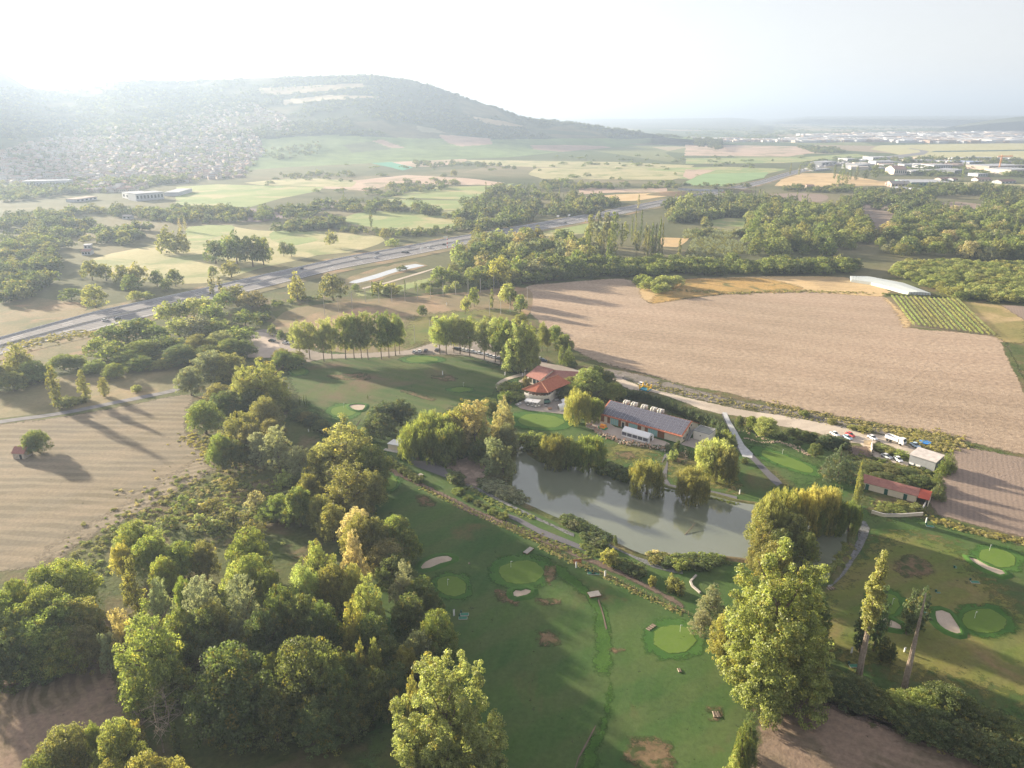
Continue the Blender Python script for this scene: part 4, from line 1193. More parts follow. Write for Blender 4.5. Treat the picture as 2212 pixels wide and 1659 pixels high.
ORD = ['first', 'second', 'third', 'fourth', 'fifth', 'sixth', 'seventh', 'eighth', 'ninth', 'tenth', 'eleventh', 'twelfth', 'thirteenth', 'fourteenth', 'fifteenth', 'sixteenth', 'seventeenth', 'eighteenth', 'nineteenth',
       'twentieth', 'twenty first', 'twenty second', 'twenty third', 'twenty fourth', 'twenty fifth', 'twenty sixth', 'twenty seventh', 'twenty eighth', 'twenty ninth', 'thirtieth']
def place(group, where, rows, f=0):
    """rows: (kind, x, y_top, height_m, width_px, tint[, 'b' y_base]); x, y in the picture frame f.
    labels name kind, tint and where it stands, in order from the left"""
    items = []
    k_ = TF[f][2]
    for r in rows:
        kind, x, yt, h, wpx, tint = r[:6]
        if len(r) > 6:                      # base seen: height follows from the picture
            base = P(x, r[6], 0, f)
            xb, yb = fr(f, x, r[6]); _, yt_ = fr(f, x, yt)
            lo_, hi_ = .3, 60.
            for _ in range(40):
                mid = (lo_ + hi_) / 2
                if proj((base.x, base.y, mid))[1] > yt_: lo_ = mid
                else: hi_ = mid
            h = lo_
        else:
            base = P(x, yt, h, f); base.z = 0
        w = wpx * k_ * depth(base) / FPX
        items.append([fr(f, x, yt)[0], base, kind, tint, h, w])
    from collections import defaultdict
    cnt = defaultdict(int)
    items.sort(key=lambda q: q[0])
    tot = defaultdict(int)
    for it in items: tot[(it[2], it[3])] += 1
    for it in items:
        key = (it[2], it[3]); cnt[key] += 1
        if tot[key] == 1: lab = f"only {WORDS[it[3]]} {KWORD[it[2]]} {where}"
        else: lab = f"{WORDS[it[3]]} {KWORD[it[2]]} {where}, {ORD[min(cnt[key] - 1, 29)]} from the left"
        add_tree(it[1], it[2], it[3], it[4] * (1.15 if it[2] == 'round' and depth(it[1]) > 430 and it[4] > 7 else 1), it[5] * (1.05 if depth(it[1]) > 430 else 1.2), lab, group)
    return items

# ---- the two giants
place('giant poplars in front', 'beside the right end of the pond', [('giant', 520, 238, 0, 840, 'bright', 1175)], 's')
place('giant poplars in front', 'at the bottom edge before the left wood', [('giant', 640, 925, 31, 740, 'lime')], 'r')

# ---- the wood in the left foreground (frame q: bottom left, r: bottom middle)
place('trees of the left foreground wood', 'in the left foreground wood', [
    ('plume', 880, 640, 25, 480, 'bright'), ('round', 1400, 850, 24, 500, 'dark'), ('round', 1900, 800, 22, 430, 'dark'), ('round', 820, 80, 15, 250, 'bright'),
    ('round', 740, 225, 12, 130, 'gold'), ('round', 920, 170, 15, 220, 'bright'), ('round', 1110, 210, 14, 230, 'green'), ('round', 1010, 300, 14, 170, 'bright'), ('round', 1260, 195, 14, 160, 'brown'),
    ('poplar', 800, 335, 20, 190, 'olive'), ('feather', 980, 460, 18, 190, 'silver'), ('feather', 1240, 450, 19, 270, 'silver'), ('feather', 1500, 440, 21, 240, 'silver'),
    ('feather', 740, 655, 16, 180, 'tan'), ('feather', 640, 820, 12, 110, 'silver'), ('round', 1130, 415, 16, 130, 'green'), ('round', 1540, 120, 17, 230, 'green'), ('round', 1560, 275, 17, 210, 'bright'),
    ('round', 1480, 330, 16, 200, 'lime'), ('round', 1660, 370, 16, 200, 'green'), ('plume', 1980, 205, 19, 270, 'bright'), ('round', 1890, 350, 17, 210, 'lime'), ('round', 2080, 330, 18, 220, 'olive'),
    ('round', 1730, 480, 20, 230, 'dark'), ('round', 1880, 520, 20, 240, 'dark'), ('round', 1640, 620, 19, 260, 'dark'), ('round', 2010, 560, 20, 230, 'dark'), ('round', 1240, 620, 18, 260, 'dark'),
    ('round', 1700, 900, 14, 150, 'green'), ('round', 2030, 880, 20, 260, 'green'), ('round', 2120, 1000, 18, 240, 'dark'), ('round', 1320, 560, 17, 210, 'brown'), ('round', 1100, 640, 17, 260, 'green'),
    ('round', 1700, 1150, 14, 330, 'dark'), ('round', 1500, 1150, 14, 300, 'dark'), ('round', 2000, 1200, 13, 330, 'dark'), ('bush', 1750, 1280, 5, 200, 'dark'), ('bush', 1980, 1320, 5, 260, 'dark')], 'q')
place('trees at the left edge of the wood', 'in the clump by the left edge', [
    ('round', 380, 325, 17, 330, 'bright'), ('round', 240, 345, 17, 250, 'green'), ('round', 240, 480, 18, 300, 'green'), ('round', 60, 430, 17, 180, 'green'), ('round', 40, 600, 17, 260, 'green'),
    ('round', 350, 560, 17, 330, 'green'), ('round', 180, 680, 16, 330, 'green'), ('round', 460, 560, 16, 260, 'olive'), ('round', 30, 760, 15, 220, 'dark'), ('round', 350, 760, 13, 300, 'green'), ('round', 500, 740, 13, 220, 'brown'),
    ('round', -80, 520, 18, 300, 'green'), ('bush', 120, 960, 6, 250, 'dark'), ('bush', 330, 920, 6, 220, 'dark'), ('round', -100, 800, 14, 300, 'dark')], 'q')
place('trees at the bottom left corner', 'at the bottom left corner', [
    ('round', 380, 1365, 14, 340, 'olive'), ('round', 690, 1325, 17, 290, 'bright'), ('round', 560, 1330, 14, 110, 'green'), ('round', 880, 1540, 18, 330, 'olive'), ('round', 1070, 1560, 17, 250, 'olive'), ('round', 640, 1610, 14, 330, 'olive'),
    ('bush', 820, 1320, 9, 90, 'gold'), ('round', 200, 1560, 12, 260, 'green'), ('bush', 790, 1500, 6, 150, 'green'), ('poplar', 1080, 1370, 9, 80, 'dark')], 'q')
place('trees along the fairway side of the wood', 'at the fairway edge of the left wood', [
    ('round', 340, 45, 14, 190, 'bright'), ('round', 400, 130, 13, 170, 'green'), ('round', 100, 20, 19, 230, 'olive'), ('round', 200, 50, 17, 200, 'olive'), ('feather', 60, 180, 19, 200, 'tan'), ('round', 60, 330, 18, 150, 'yellow'),
    ('feather', 380, 375, 14, 190, 'silver'), ('round', 280, 200, 14, 250, 'brown'), ('round', 330, 290, 13, 230, 'dark'), ('round', 500, 430, 13, 200, 'dark'), ('round', 550, 520, 11, 150, 'dark'), ('plume', 150, 430, 21, 240, 'lime'),
    ('round', 600, 620, 18, 230, 'green'), ('round', 420, 540, 14, 220, 'dark'), ('round', 480, 760, 15, 210, 'grey'), ('plume', 60, 560, 20, 210, 'yellow'), ('round', 180, 640, 18, 230, 'dark'), ('plume', 200, 830, 16, 130, 'lime'),
    ('plume', 110, 830, 17, 120, 'yellow'), ('round', 400, 860, 14, 160, 'olive'), ('round', 280, 800, 14, 220, 'dark'), ('round', 30, 900, 16, 220, 'dark'), ('round', 520, 900, 12, 180, 'dark'), ('round', 180, 1020, 14, 260, 'dark'),
    ('round', 30, 1150, 13, 240, 'dark'), ('round', 330, 980, 12, 200, 'dark'), ('plume', 440, 1040, 19, 150, 'yellow'), ('orchard', 320, 1100, 12, 110, 'brown'), ('round', 640, 700, 13, 160, 'dark')], 'r')
# the middle part of the belt going up (frame 4 coordinates)
place('trees of the belt beside the stubble field', 'in the belt beside the stubble field', [
    ('plume', 1700, 545, 24, 330, 'yellow'), ('plume', 1560, 600, 22, 240, 'yellow'), ('round', 1350, 490, 17, 230, 'grey'), ('round', 1210, 600, 15, 170, 'grey'), ('round', 1470, 500, 17, 190, 'olive'), ('round', 1300, 810, 16, 230, 'green'),
    ('round', 1400, 700, 14, 170, 'brown'), ('round', 1700, 780, 17, 210, 'olive'), ('round', 1530, 890, 18, 230, 'olive'), ('round', 1410, 1030, 15, 170, 'green'), ('round', 1600, 960, 16, 200, 'brown'), ('round', 1500, 1080, 12, 210, 'dark'),
    ('feather', 1780, 1000, 18, 250, 'silver'), ('feather', 1660, 1040, 14, 160, 'silver'), ('feather', 1930, 1130, 13, 180, 'silver'), ('bush', 1690, 930, 7, 60, 'lime'), ('round', 1440, 760, 13, 240, 'dark'), ('round', 1600, 740, 14, 200, 'dark'),
    ('round', 1820, 500, 10, 130, 'green'), ('round', 1900, 520, 9, 120, 'green'), ('round', 1750, 930, 12, 150, 'brown'), ('bush', 1830, 1290, 6, 100, 'lime'), ('orchard', 1640, 1390, 10, 150, 'tan'), ('round', 2060, 1420, 14, 170, 'olive'),
    ('round', 1920, 1390, 14, 200, 'green'), ('round', 2000, 1290, 13, 130, 'olive'), ('round', 1800, 1430, 10, 200, 'green'), ('orchard', 1480, 1330, 5, 130, 'olive'), ('orchard', 1180, 1440, 6, 160, 'green'), ('orchard', 1360, 1450, 6, 150, 'olive'),
    ('orchard', 1290, 1560, 6, 180, 'lime'), ('orchard', 1500, 1530, 6, 200, 'olive'), ('orchard', 1080, 1560, 6, 150, 'green'), ('orchard', 1620, 1600, 6, 180, 'olive'), ('orchard', 1400, 1600, 5, 140, 'green'), ('round', 1740, 1480, 7, 180, 'green')], 4)
place('trees between the wood and the pond', 'between the wood and the pond', [
    ('plume', 460, 945, 25, 470, 'yellow'), ('round', 330, 1080, 18, 260, 'olive'), ('round', 620, 1080, 20, 260, 'green'), ('plume', 480, 1230, 20, 380, 'olive'), ('round', 640, 1250, 17, 170, 'olive'), ('round', 220, 1280, 14, 140, 'olive'),
    ('round', 160, 1370, 15, 170, 'green'), ('round', 380, 1480, 14, 190, 'yellow'), ('round', 540, 1490, 18, 230, 'tan'), ('round', 790, 1560, 15, 200, 'bright'), ('round', 730, 820, 13, 200, 'blue'), ('round', 830, 810, 13, 190, 'blue'),
    ('round', 680, 850, 13, 160, 'blue'), ('round', 700, 900, 12, 200, 'dark'), ('bush', 1190, 1290, 4.5, 100, 'dark'), ('bush', 1210, 1400, 2.5, 70, 'green')], 5)
# ---- willows and trees round the pond (frame 5)
place('willows round the pond', 'on the left bank of the pond', [
    ('willow', 950, 950, 0, 240, 'green', 1215), ('willow', 1130, 960, 0, 260, 'green', 1215), ('willow', 1040, 880, 17, 200, 'green'), ('plume', 1230, 820, 20, 260, 'yellow'), ('feather', 1310, 830, 21, 260, 'tan'), ('round', 1150, 880, 16, 140, 'gold'),
    ('round', 1200, 990, 14, 130, 'olive'), ('poplar', 1370, 960, 15, 90, 'yellow'), ('plume', 1505, 810, 0, 180, 'tan', 1130), ('round', 1530, 960, 14, 150, 'grey'), ('feather', 1450, 1080, 0, 190, 'silver', 1330), ('feather', 1500, 1130, 0, 170, 'grey', 1350),
    ('round', 1410, 820, 9, 120, 'dark'), ('round', 1340, 1080, 10, 130, 'dark'), ('round', 1470, 1280, 4, 150, 'grey'), ('bush', 1440, 1350, 3, 130, 'silver'), ('bush', 1530, 1400, 3, 130, 'silver')], 5)
place('willows on the far bank of the pond', 'on the far bank of the pond', [
    ('bush', 430, 770, 0, 230, 'bright', 930), ('willow', 640, 770, 0, 250, 'olive', 1080), ('willow', 740, 820, 0, 230, 'green', 1085), ('willow', 930, 800, 0, 270, 'green', 1105), ('feather', 540, 850, 8, 180, 'olive'),
    ('willow', 1430, 1005, 0, 290, 'olive', 1320), ('willow', 1820, 1070, 0, 260, 'olive', 1390), ('willow', 2010, 815, 0, 330, 'lime', 1140), ('willow', 2120, 880, 14, 230, 'olive'), ('bush', 1110, 1040, 0, 190, 'dark', 1140),
    ('bush', 1230, 1070, 0, 180, 'dark', 1190), ('willow', 840, 390, 0, 220, 'yellow', 700), ('willow', 970, 470, 0, 190, 'green', 680), ('round', 920, 205, 0, 280, 'bright', 470), ('round', 1150, 330, 0, 170, 'green', 520),
    ('round', 780, 290, 8, 150, 'brown'), ('round', 700, 330, 8, 150, 'dark'), ('round', 730, 400, 6, 120, 'dark'), ('bush', 230, 350, 0, 170, 'green', 430), ('bush', 280, 430, 0, 180, 'bright', 500), ('bush', 200, 420, 0, 100, 'green', 520),
    ('round', 1090, 240, 10, 180, 'dark'), ('round', 1010, 190, 10, 140, 'green'), ('bush', 1250, 410, 0, 130, 'blue', 500), ('round', 1090, 400, 6, 120, 'green'), ('round', 60, 470, 8, 150, 'dark'),
    ('poplar', 1690, 855, 0, 100, 'dark', 985), ('bush', 1655, 935, 0, 80, 'lime', 1025), ('bush', 1610, 880, 0, 45, 'grey', 940)], 'n')
place('willows by the right arm of the pond', 'by the right arm of the pond', [
    ('willow', 480, 905, 18, 330, 'yellow'), ('willow', 700, 905, 17, 270, 'gold'), ('willow', 880, 880, 17, 260, 'gold'), ('willow', 330, 1010, 17, 300, 'yellow'), ('willow', 760, 1040, 12, 260, 'green'), ('willow', 960, 1030, 12, 260, 'green'),
    ('willow', 1110, 1060, 11, 200, 'green'), ('round', 300, 1130, 15, 300, 'olive'), ('round', 560, 1150, 14, 300, 'olive'), ('round', 690, 1330, 12, 230, 'bright'), ('plume', 260, 1250, 16, 250, 'olive'), ('round', 450, 1300, 13, 280, 'dark'), ('poplar', 1130, 790, 0, 110, 'olive', 1140), ('poplar', 1190, 700, 16, 60, 'yellow'),
    ('bush', 800, 1140, 7, 90, 'gold')], 'o')
place('trees beside the giant poplar', 'beside the giant poplar', [
    ('plume', 560, 760, 0, 380, 'yellow', 1190), ('plume', 720, 800, 0, 300, 'olive', 1180), ('plume', 400, 700, 0, 330, 'olive', 1100),
    ('feather', 190, 520, 10, 190, 'grey'), ('feather', 130, 660, 8, 170, 'grey'), ('round', 300, 640, 16, 200, 'yellow'), ('plume', 780, 350, 22, 170, 'yellow'), ('round', 860, 500, 15, 190, 'dark'), ('round', 820, 640, 14, 200, 'green'),
    ('round', 600, 200, 16, 220, 'olive'), ('plume', 520, 860, 15, 170, 'yellow'), ('plume', 770, 880, 13, 150, 'gold'), ('poplar', 875, 790, 0, 60, 'blue', 985), ('bush', 700, 1110, 0, 150, 'olive', 1190), 
    ('plume', 400, 1360, 13, 130, 'green'), ('plume', 440, 1300, 11, 120, 'dark'), ('plume', 330, 1530, 16, 150, 'lime'), ('round', 420, 1440, 9, 120, 'dark'), ('orchard', 780, 760, 0, 70, 'gold', 840)], 's')
place('columnar trees on the right course', 'on the golf course at the right', [
    ('poplar', 620, 500, 0, 270, 'blue', 1110), ('poplar', 790, 330, 0, 290, 'blue', 1100), ('poplar', 1180, 370, 0, 260, 'blue', 900), ('poplar', 1320, 350, 0, 270, 'blue', 870), ('poplar', 880, 930, 0, 240, 'dark', 1230), ('poplar', 990, 1010, 0, 170, 'dark', 1240)], 'g')
place('hedge shrubs at the bottom right', 'in the dark hedge at the bottom right', [
    ('round', 980, 1080, 5, 240, 'dark'), ('round', 1130, 1110, 5, 260, 'dark'), ('round', 1080, 1160, 4, 220, 'blue'), ('round', 1260, 1200, 4, 240, 'dark'), ('round', 1420, 1190, 6, 260, 'green'), ('round', 1560, 1160, 8, 250, 'green'), ('round', 1680, 1120, 10, 290, 'dark'),
    ('round', 1800, 1210, 8, 260, 'dark'), ('round', 1900, 1290, 7, 260, 'dark'), ('round', 1640, 1290, 7, 320, 'dark'), ('round', 1480, 1300, 5, 280, 'dark'), ('round', 2030, 1330, 6, 260, 'dark'), ('round', 1780, 1370, 6, 320, 'dark'), ('round', 1940, 1440, 6, 300, 'dark'),
    ('round', 2100, 1400, 6, 260, 'green'), ('round', 2080, 1510, 6, 280, 'dark'), ('round', 2220, 1450, 7, 280, 'dark'), ('round', 2230, 1580, 6, 280, 'dark')], 's')
place('trees on the right above the course', 'near the gravel road and yard', [
    ('conifer', 950, 520, 0, 320, 'blue', 880), ('round', 265, 255, 0, 220, 'lime', 465), ('round', 130, 250, 0, 120, 'green', 410), ('round', 20, 250, 0, 90, 'dark', 380), ('round', 500, 365, 0, 100, 'dark', 460), ('round', 570, 375, 0, 100, 'dark', 475), ('round', 640, 395, 0, 100, 'dark', 500),
    ('round', 720, 410, 0, 100, 'dark', 510), ('round', 840, 435, 0, 170, 'blue', 560), ('round', 940, 455, 0, 160, 'blue', 560), ('round', 1010, 470, 0, 120, 'blue', 570), ('round', 740, 510, 0, 130, 'dark', 660), ('bush', 430, 430, 0, 80, 'dark', 490), ('bush', 580, 490, 0, 70, 'dark', 535),
    ('bush', 70, 660, 0, 70, 'dark', 715), ('conifer', 2000, 580, 0, 160, 'green', 790), ('conifer', 1950, 640, 0, 130, 'green', 830), ('conifer', 1890, 780, 0, 150, 'green', 960), ('conifer', 1900, 880, 0, 150, 'dark', 1060),
    ('bush', 1350, 530, 0, 110, 'lime', 590), ('bush', 1450, 570, 0, 130, 'yellow', 620), ('bush', 1560, 590, 0, 130, 'bright', 655), ('round', 1300, 700, 4, 250, 'dark'), ('round', 1460, 740, 4, 250, 'brown'), ('round', 1620, 760, 4, 260, 'dark'),
    ('round', 1740, 830, 4, 240, 'dark'), ('round', 1400, 800, 4, 230, 'dark'), ('round', 1560, 850, 3.5, 240, 'dark'), ('bush', 1560, 1070, 0, 110, 'yellow', 1120), ('bush', 1700, 1100, 0, 110, 'olive', 1160), ('bush', 1540, 1120, 0, 150, 'green', 1160),
    ('bush', 640, 215, 0, 80, 'green', 265), ('bush', 900, 290, 0, 80, 'olive', 340), ('bush', 1200, 360, 0, 130, 'yellow', 415), ('bush', 1100, 350, 0, 90, 'olive', 395)], 'o')
# ---- the two rows of poplars (frame p)
place('poplars of the left row', 'in the row behind the range', [
    ('bigpop', 260, 245, 0, 150, 'lime', 500), ('bigpop', 330, 235, 0, 150, 'lime', 515), ('bigpop', 430, 225, 0, 130, 'lime', 530), ('bigpop', 487, 215, 0, 130, 'lime', 520), ('bigpop', 585, 185, 0, 150, 'bright', 515), ('bigpop', 645, 180, 0, 140, 'bright', 512), ('bigpop', 697, 180, 0, 130, 'bright', 515),
    ('bigpop', 745, 172, 0, 150, 'bright', 517), ('bigpop', 840, 172, 0, 150, 'green', 515), ('bigpop', 893, 170, 0, 140, 'green', 505), ('bigpop', 940, 185, 0, 140, 'green', 490), ('bigpop', 970, 215, 0, 100, 'bright', 480)], 'p')
place('poplars of the right row', 'in the row beside the parked cars', [
    ('bigpop', 1255, 208, 0, 160, 'lime', 475), ('bigpop', 1300, 205, 0, 150, 'lime', 478), ('bigpop', 1355, 190, 0, 130, 'lime', 470), ('bigpop', 1400, 205, 0, 150, 'lime', 480), ('bigpop', 1468, 205, 0, 150, 'bright', 490), ('bigpop', 1572, 210, 0, 150, 'lime', 520), ('bigpop', 1650, 215, 0, 150, 'lime', 540),
    ('bigpop', 1690, 212, 0, 160, 'bright', 560), ('bigpop', 1730, 220, 0, 150, 'bright', 570), ('plume', 1800, 215, 0, 220, 'lime', 600), ('plume', 1870, 240, 0, 210, 'bright', 605), ('bigpop', 1900, 280, 0, 150, 'green', 560), ('round', 1830, 185, 8, 120, 'olive'),
    ('bigpop', 1985, 245, 0, 80, 'olive', 460), ('bigpop', 2020, 300, 0, 70, 'olive', 465), ('round', 2075, 250, 0, 110, 'green', 420), ('round', 2140, 320, 0, 130, 'green', 470), ('poplar', 2120, 420, 0, 60, 'green', 555), ('conifer', 2170, 405, 0, 100, 'green', 560),
    ('bush', 2200, 520, 0, 60, 'dark', 570), ('round', 1130, 130, 0, 80, 'dark', 210), ('round', 1500, 0, 0, 80, 'bright', 140), ('round', 1440, 70, 0, 80, 'lime', 190), ('poplar', 1627, 15, 0, 60, 'bright', 150), ('round', 1760, -10, 0, 100, 'bright', 130),
    ('round', 1830, 55, 0, 100, 'bright', 185), ('round', 130, 430, 0, 130, 'olive', 540), ('round', 220, 450, 0, 160, 'olive', 545), ('round', 65, 255, 0, 60, 'dark', 350), ('round', 125, 300, 0, 60, 'dark', 380), ('round', 185, 315, 0, 60, 'dark', 390),
    ('poplar', 258, 775, 0, 14, 'dark', 850), ('poplar', 290, 765, 0, 14, 'dark', 855), ('poplar', 308, 765, 0, 14, 'dark', 860), ('poplar', 742, 765, 0, 16, 'dark', 800), ('bush', 1870, 635, 0, 60, 'brown', 700)], 'p')
place('shrubs on the slope below the range', 'on the slope between range and wood', [
    ('round', 180, 800, 5, 110, 'dark'), ('round', 230, 860, 5, 120, 'dark'), ('round', 300, 880, 5, 120, 'olive'), ('round', 350, 900, 5, 130, 'blue'), ('round', 410, 940, 5, 130, 'dark'), ('bush', 470, 980, 4, 110, 'blue'), ('bush', 540, 1000, 3, 110, 'green')], 'p')
place('hedge bushes by the block hut', 'in the low hedge below the block hut', [('bush', 100 + 55 * i, 340 + 36 * i, 2.6, 110, 'dark') for i in range(7)], 'i')
place('shrubs along the pond dyke', 'along the dyke of the pond', [
    ('bush', 870, 530, 4, 170, 'dark'), ('bush', 900, 700, 2, 130, 'green'), ('bush', 1000, 780, 1.8, 110, 'green'), ('bush', 1120, 830, 2, 100, 'dark'), ('bush', 1200, 880, 2, 100, 'dark'), ('bush', 1300, 930, 2, 120, 'green'), ('bush', 1400, 980, 1.8, 120, 'bright'),
    ('bush', 1290, 640, 3, 180, 'silver'), ('bush', 1420, 700, 3, 180, 'silver'), ('bush', 1500, 760, 2.6, 150, 'grey'), ('bush', 2120, 1030, 2.6, 120, 'dark'), ('bush', 2200, 1070, 2.6, 120, 'grey'), ('bush', 2290, 1110, 2.4, 110, 'dark')], 'i')
place('shrubs along the near dyke', 'on the near dyke of the pond', [
    ('bush', 1740, 110, 0, 150, 'yellow', 280), ('poplar', 1790, 0, 0, 70, 'dark', 95), ('bush', 1900, 230, 3, 160, 'dark'), ('bush', 2000, 280, 3, 170, 'dark'), ('bush', 2140, 365, 0, 70, 'yellow', 480), ('bush', 1530, -20, 2.4, 130, 'dark'), ('bush', 1620, 20, 2.4, 130, 'grey'), ('bush', 1680, 50, 2.4, 100, 'dark'),
    ('bush', 2330, 370, 0, 110, 'yellow', 520), ('bush', 2400, 420, 0, 90, 'olive', 560), ('bush', 2180, 190, 2.5, 110, 'olive'), ('bush', 2300, 220, 2.5, 130, 'dark'), ('bush', 2420, 230, 3, 150, 'bright'), ('bush', 2530, 230, 2.5, 150, 'dark'), ('bush', 2640, 230, 3, 140, 'dark')], 'h')
# ---- left, between lane and motorway (frame 4)
place('trees between the lane and the motorway', 'between farm lane and motorway', [
    ('poplar', 375, 605, 0, 110, 'olive', 880), ('poplar', 560, 640, 0, 110, 'yellow', 835), ('poplar', 680, 685, 0, 100, 'yellow', 810), ('bush', 890, 725, 0, 60, 'lime', 780), ('round', 750, 585, 0, 140, 'green', 690), ('plume', 80, 455, 18, 190, 'yellow'), ('round', 190, 560, 12, 170, 'green'),
    ('round', 260, 600, 9, 150, 'green'), ('round', 390, 525, 9, 170, 'green'), ('round', 480, 530, 8, 130, 'green'), ('round', 60, 640, 10, 160, 'olive'), ('round', 900, 540, 8, 170, 'green'), ('round', 1040, 560, 6, 120, 'olive'), ('round', 600, 570, 7, 150, 'green'), ('round', -60, 560, 14, 200, 'olive'),
    ('bush', 430, 800, 0, 120, 'olive', 880), ('bush', 520, 810, 0, 100, 'olive', 850), ('round', 250, 1010, 0, 170, 'green', 1170), ('round', 210, 1060, 0, 100, 'green', 1180)], 4)
place('trees of the wood beside the motorway', 'in the wood beside the motorway', [
    ('round', 700, 340, 12, 210, 'green'), ('round', 800, 300, 13, 180, 'lime'), ('round', 900, 290, 13, 200, 'green'), ('round', 980, 330, 12, 160, 'green'), ('round', 1070, 200, 13, 170, 'lime'), ('round', 1150, 190, 12, 140, 'dark'), ('round', 1240, 175, 12, 160, 'lime'), ('round', 1370, 210, 12, 180, 'green'),
    ('round', 1140, 280, 13, 160, 'lime'), ('round', 1270, 280, 13, 200, 'grey'), ('round', 1400, 290, 12, 170, 'green'), ('round', 1540, 340, 12, 200, 'green'), ('round', 1420, 370, 13, 190, 'grey'), ('round', 1270, 390, 13, 170, 'olive'), ('round', 1050, 400, 12, 220, 'dark'), ('round', 900, 430, 12, 220, 'green'),
    ('round', 720, 440, 12, 200, 'green'), ('round', 620, 420, 11, 170, 'green'), ('round', 1150, 460, 12, 220, 'dark'), ('round', 820, 500, 9, 200, 'green'), ('round', 1330, 470, 11, 200, 'dark'), ('poplar', 1360, 5, 16, 80, 'olive'), ('poplar', 1415, 35, 15, 60, 'brown'), ('round', 1500, 90, 12, 190, 'olive'), ('round', 1620, 130, 11, 200, 'brown'),
    ('round', 1440, 130, 11, 150, 'green'), ('round', 1580, 250, 10, 160, 'green'), ('round', 1560, 430, 11, 170, 'dark'), ('round', 1480, 420, 12, 180, 'green'), ('round', 1690, 270, 5, 120, 'dark'), ('plume', 1930, -5, 0, 130, 'gold', 185), ('round', 2160, 20, 0, 180, 'olive', 190), ('round', 1320, 160, 10, 120, 'lime'),
    ('round', 620, 85, 0, 160, 'yellow', 235), ('round', 260, 0, 10, 150, 'yellow'), ('round', 870, 120, 7, 110, 'yellow'), ('round', 940, 125, 6, 110, 'lime'), ('round', 450, 110, 8, 150, 'green')], 4)
# ---- middle distance landmarks (frame 2)
place('trees of the middle distance', 'in the middle distance', [
    ('round', 1080, 1460, 0, 120, 'lime', 1590), ('round', 1020, 1285, 0, 180, 'yellow', 1480), ('bush', 240, 1430, 0, 100, 'yellow', 1530), ('bush', 330, 1440, 0, 90, 'yellow', 1535), ('round', 90, 1455, 0, 60, 'green', 1510), ('round', 730, 720, 0, 50, 'olive', 770), ('bush', 390, 1340, 0, 70, 'dark', 1375),
    ('poplar', 195, 980, 0, 40, 'dark', 1105), ('round', 285, 1100, 0, 80, 'olive', 1170), ('bush', 330, 1160, 0, 90, 'lime', 1215), ('conifer', 20, 860, 0, 60, 'dark', 965)], 2)
place('trees on the meadows left of the motorway', 'on the meadows beyond the motorway', [
    ('plume', 1090, 1075, 0, 160, 'olive', 1265), ('plume', 1190, 1090, 0, 120, 'olive', 1265), ('poplar', 1155, 1035, 14, 40, 'tan'), ('poplar', 1190, 1035, 14, 40, 'tan'), ('round', 1400, 1180, 0, 150, 'dark', 1330), ('round', 1540, 1130, 0, 180, 'dark', 1340), ('round', 1640, 1150, 0, 170, 'dark', 1350),
    ('round', 1710, 1160, 0, 130, 'green', 1340), ('round', 1480, 1150, 0, 130, 'green', 1310), ('round', 1500, 1310, 0, 130, 'olive', 1420), ('round', 1840, 1190, 0, 70, 'dark', 1285), ('round', 1890, 1200, 0, 70, 'green', 1285), ('round', 2150, 1115, 0, 90, 'olive', 1225), ('round', 1385, 1345, 0, 70, 'green', 1410),
    ('round', 600, 1310, 0, 130, 'olive', 1440), ('round', 690, 1330, 0, 120, 'olive', 1440), ('round', 800, 1340, 0, 110, 'olive', 1480), ('round', 900, 1330, 0, 140, 'olive', 1470), ('round', 860, 1400, 0, 130, 'green', 1510), ('round', 1020, 1375, 0, 90, 'dark', 1480), ('round', 1140, 1365, 0, 110, 'dark', 1480), ('round', 1080, 1430, 0, 80, 'green', 1510),
    ('round', 800, 1105, 0, 90, 'olive', 1190), ('round', 700, 1130, 0, 90, 'olive', 1190), ('round', 170, 1130, 12, 150, 'olive'), ('round', 280, 1140, 12, 150, 'green'), ('round', 60, 1170, 12, 160, 'green'), ('round', 40, 1230, 10, 150, 'olive'), ('round', 300, 1190, 10, 130, 'olive')], 1)

# ---- belts and woods of the middle distance: single trees, then the far wood as one mass
CLEAR = [[(p_.x, p_.y) for p_ in (P(x, y, 0, f) for x, y in pts)] for f, pts in (
    (3, [(1110, 940), (1250, 980), (1400, 1020), (1350, 1120), (1200, 1150)]), (3, [(540, 870), (900, 870), (930, 940), (560, 945)]), (3, [(1640, 930), (1780, 920), (1980, 945), (1920, 1020), (1690, 1010)]),
    (3, [(170, 1040), (410, 1030), (410, 1150), (180, 1150)]), (3, [(-20, 1160), (410, 1170), (420, 1280), (300, 1345), (-20, 1345)]), (3, [(930, 1240), (1180, 1250), (1430, 1290), (1400, 1345), (1150, 1330), (940, 1310)]),
    ('k', [(980, 770), (1340, 780), (1200, 910), (990, 905)]), ('k', [(480, 930), (760, 930), (660, 1010), (470, 1010)]), (3, [(280, 780), (520, 860), (560, 830), (300, 760)]))]
def scatter(polyf, n, seed, mind=0.):
    f, poly = polyf
    rr = random.Random(seed)
    W_ = [P(x, y, 0, f) for x, y in poly]
    xs, ys = [p.x for p in W_], [p.y for p in W_]
    pl = [(p.x, p.y) for p in W_]
    out = []
    tries = 0
    while len(out) < n and tries < n * 60:
        tries += 1
        x, y = rr.uniform(min(xs), max(xs)), rr.uniform(min(ys), max(ys))
        if not inside(pl, x, y) or any(inside(c_, x, y) for c_ in CLEAR): continue
        if mind and any((a - x) ** 2 + (b - y) ** 2 < mind * mind for a, b in out): continue
        out.append((x, y))
    return out
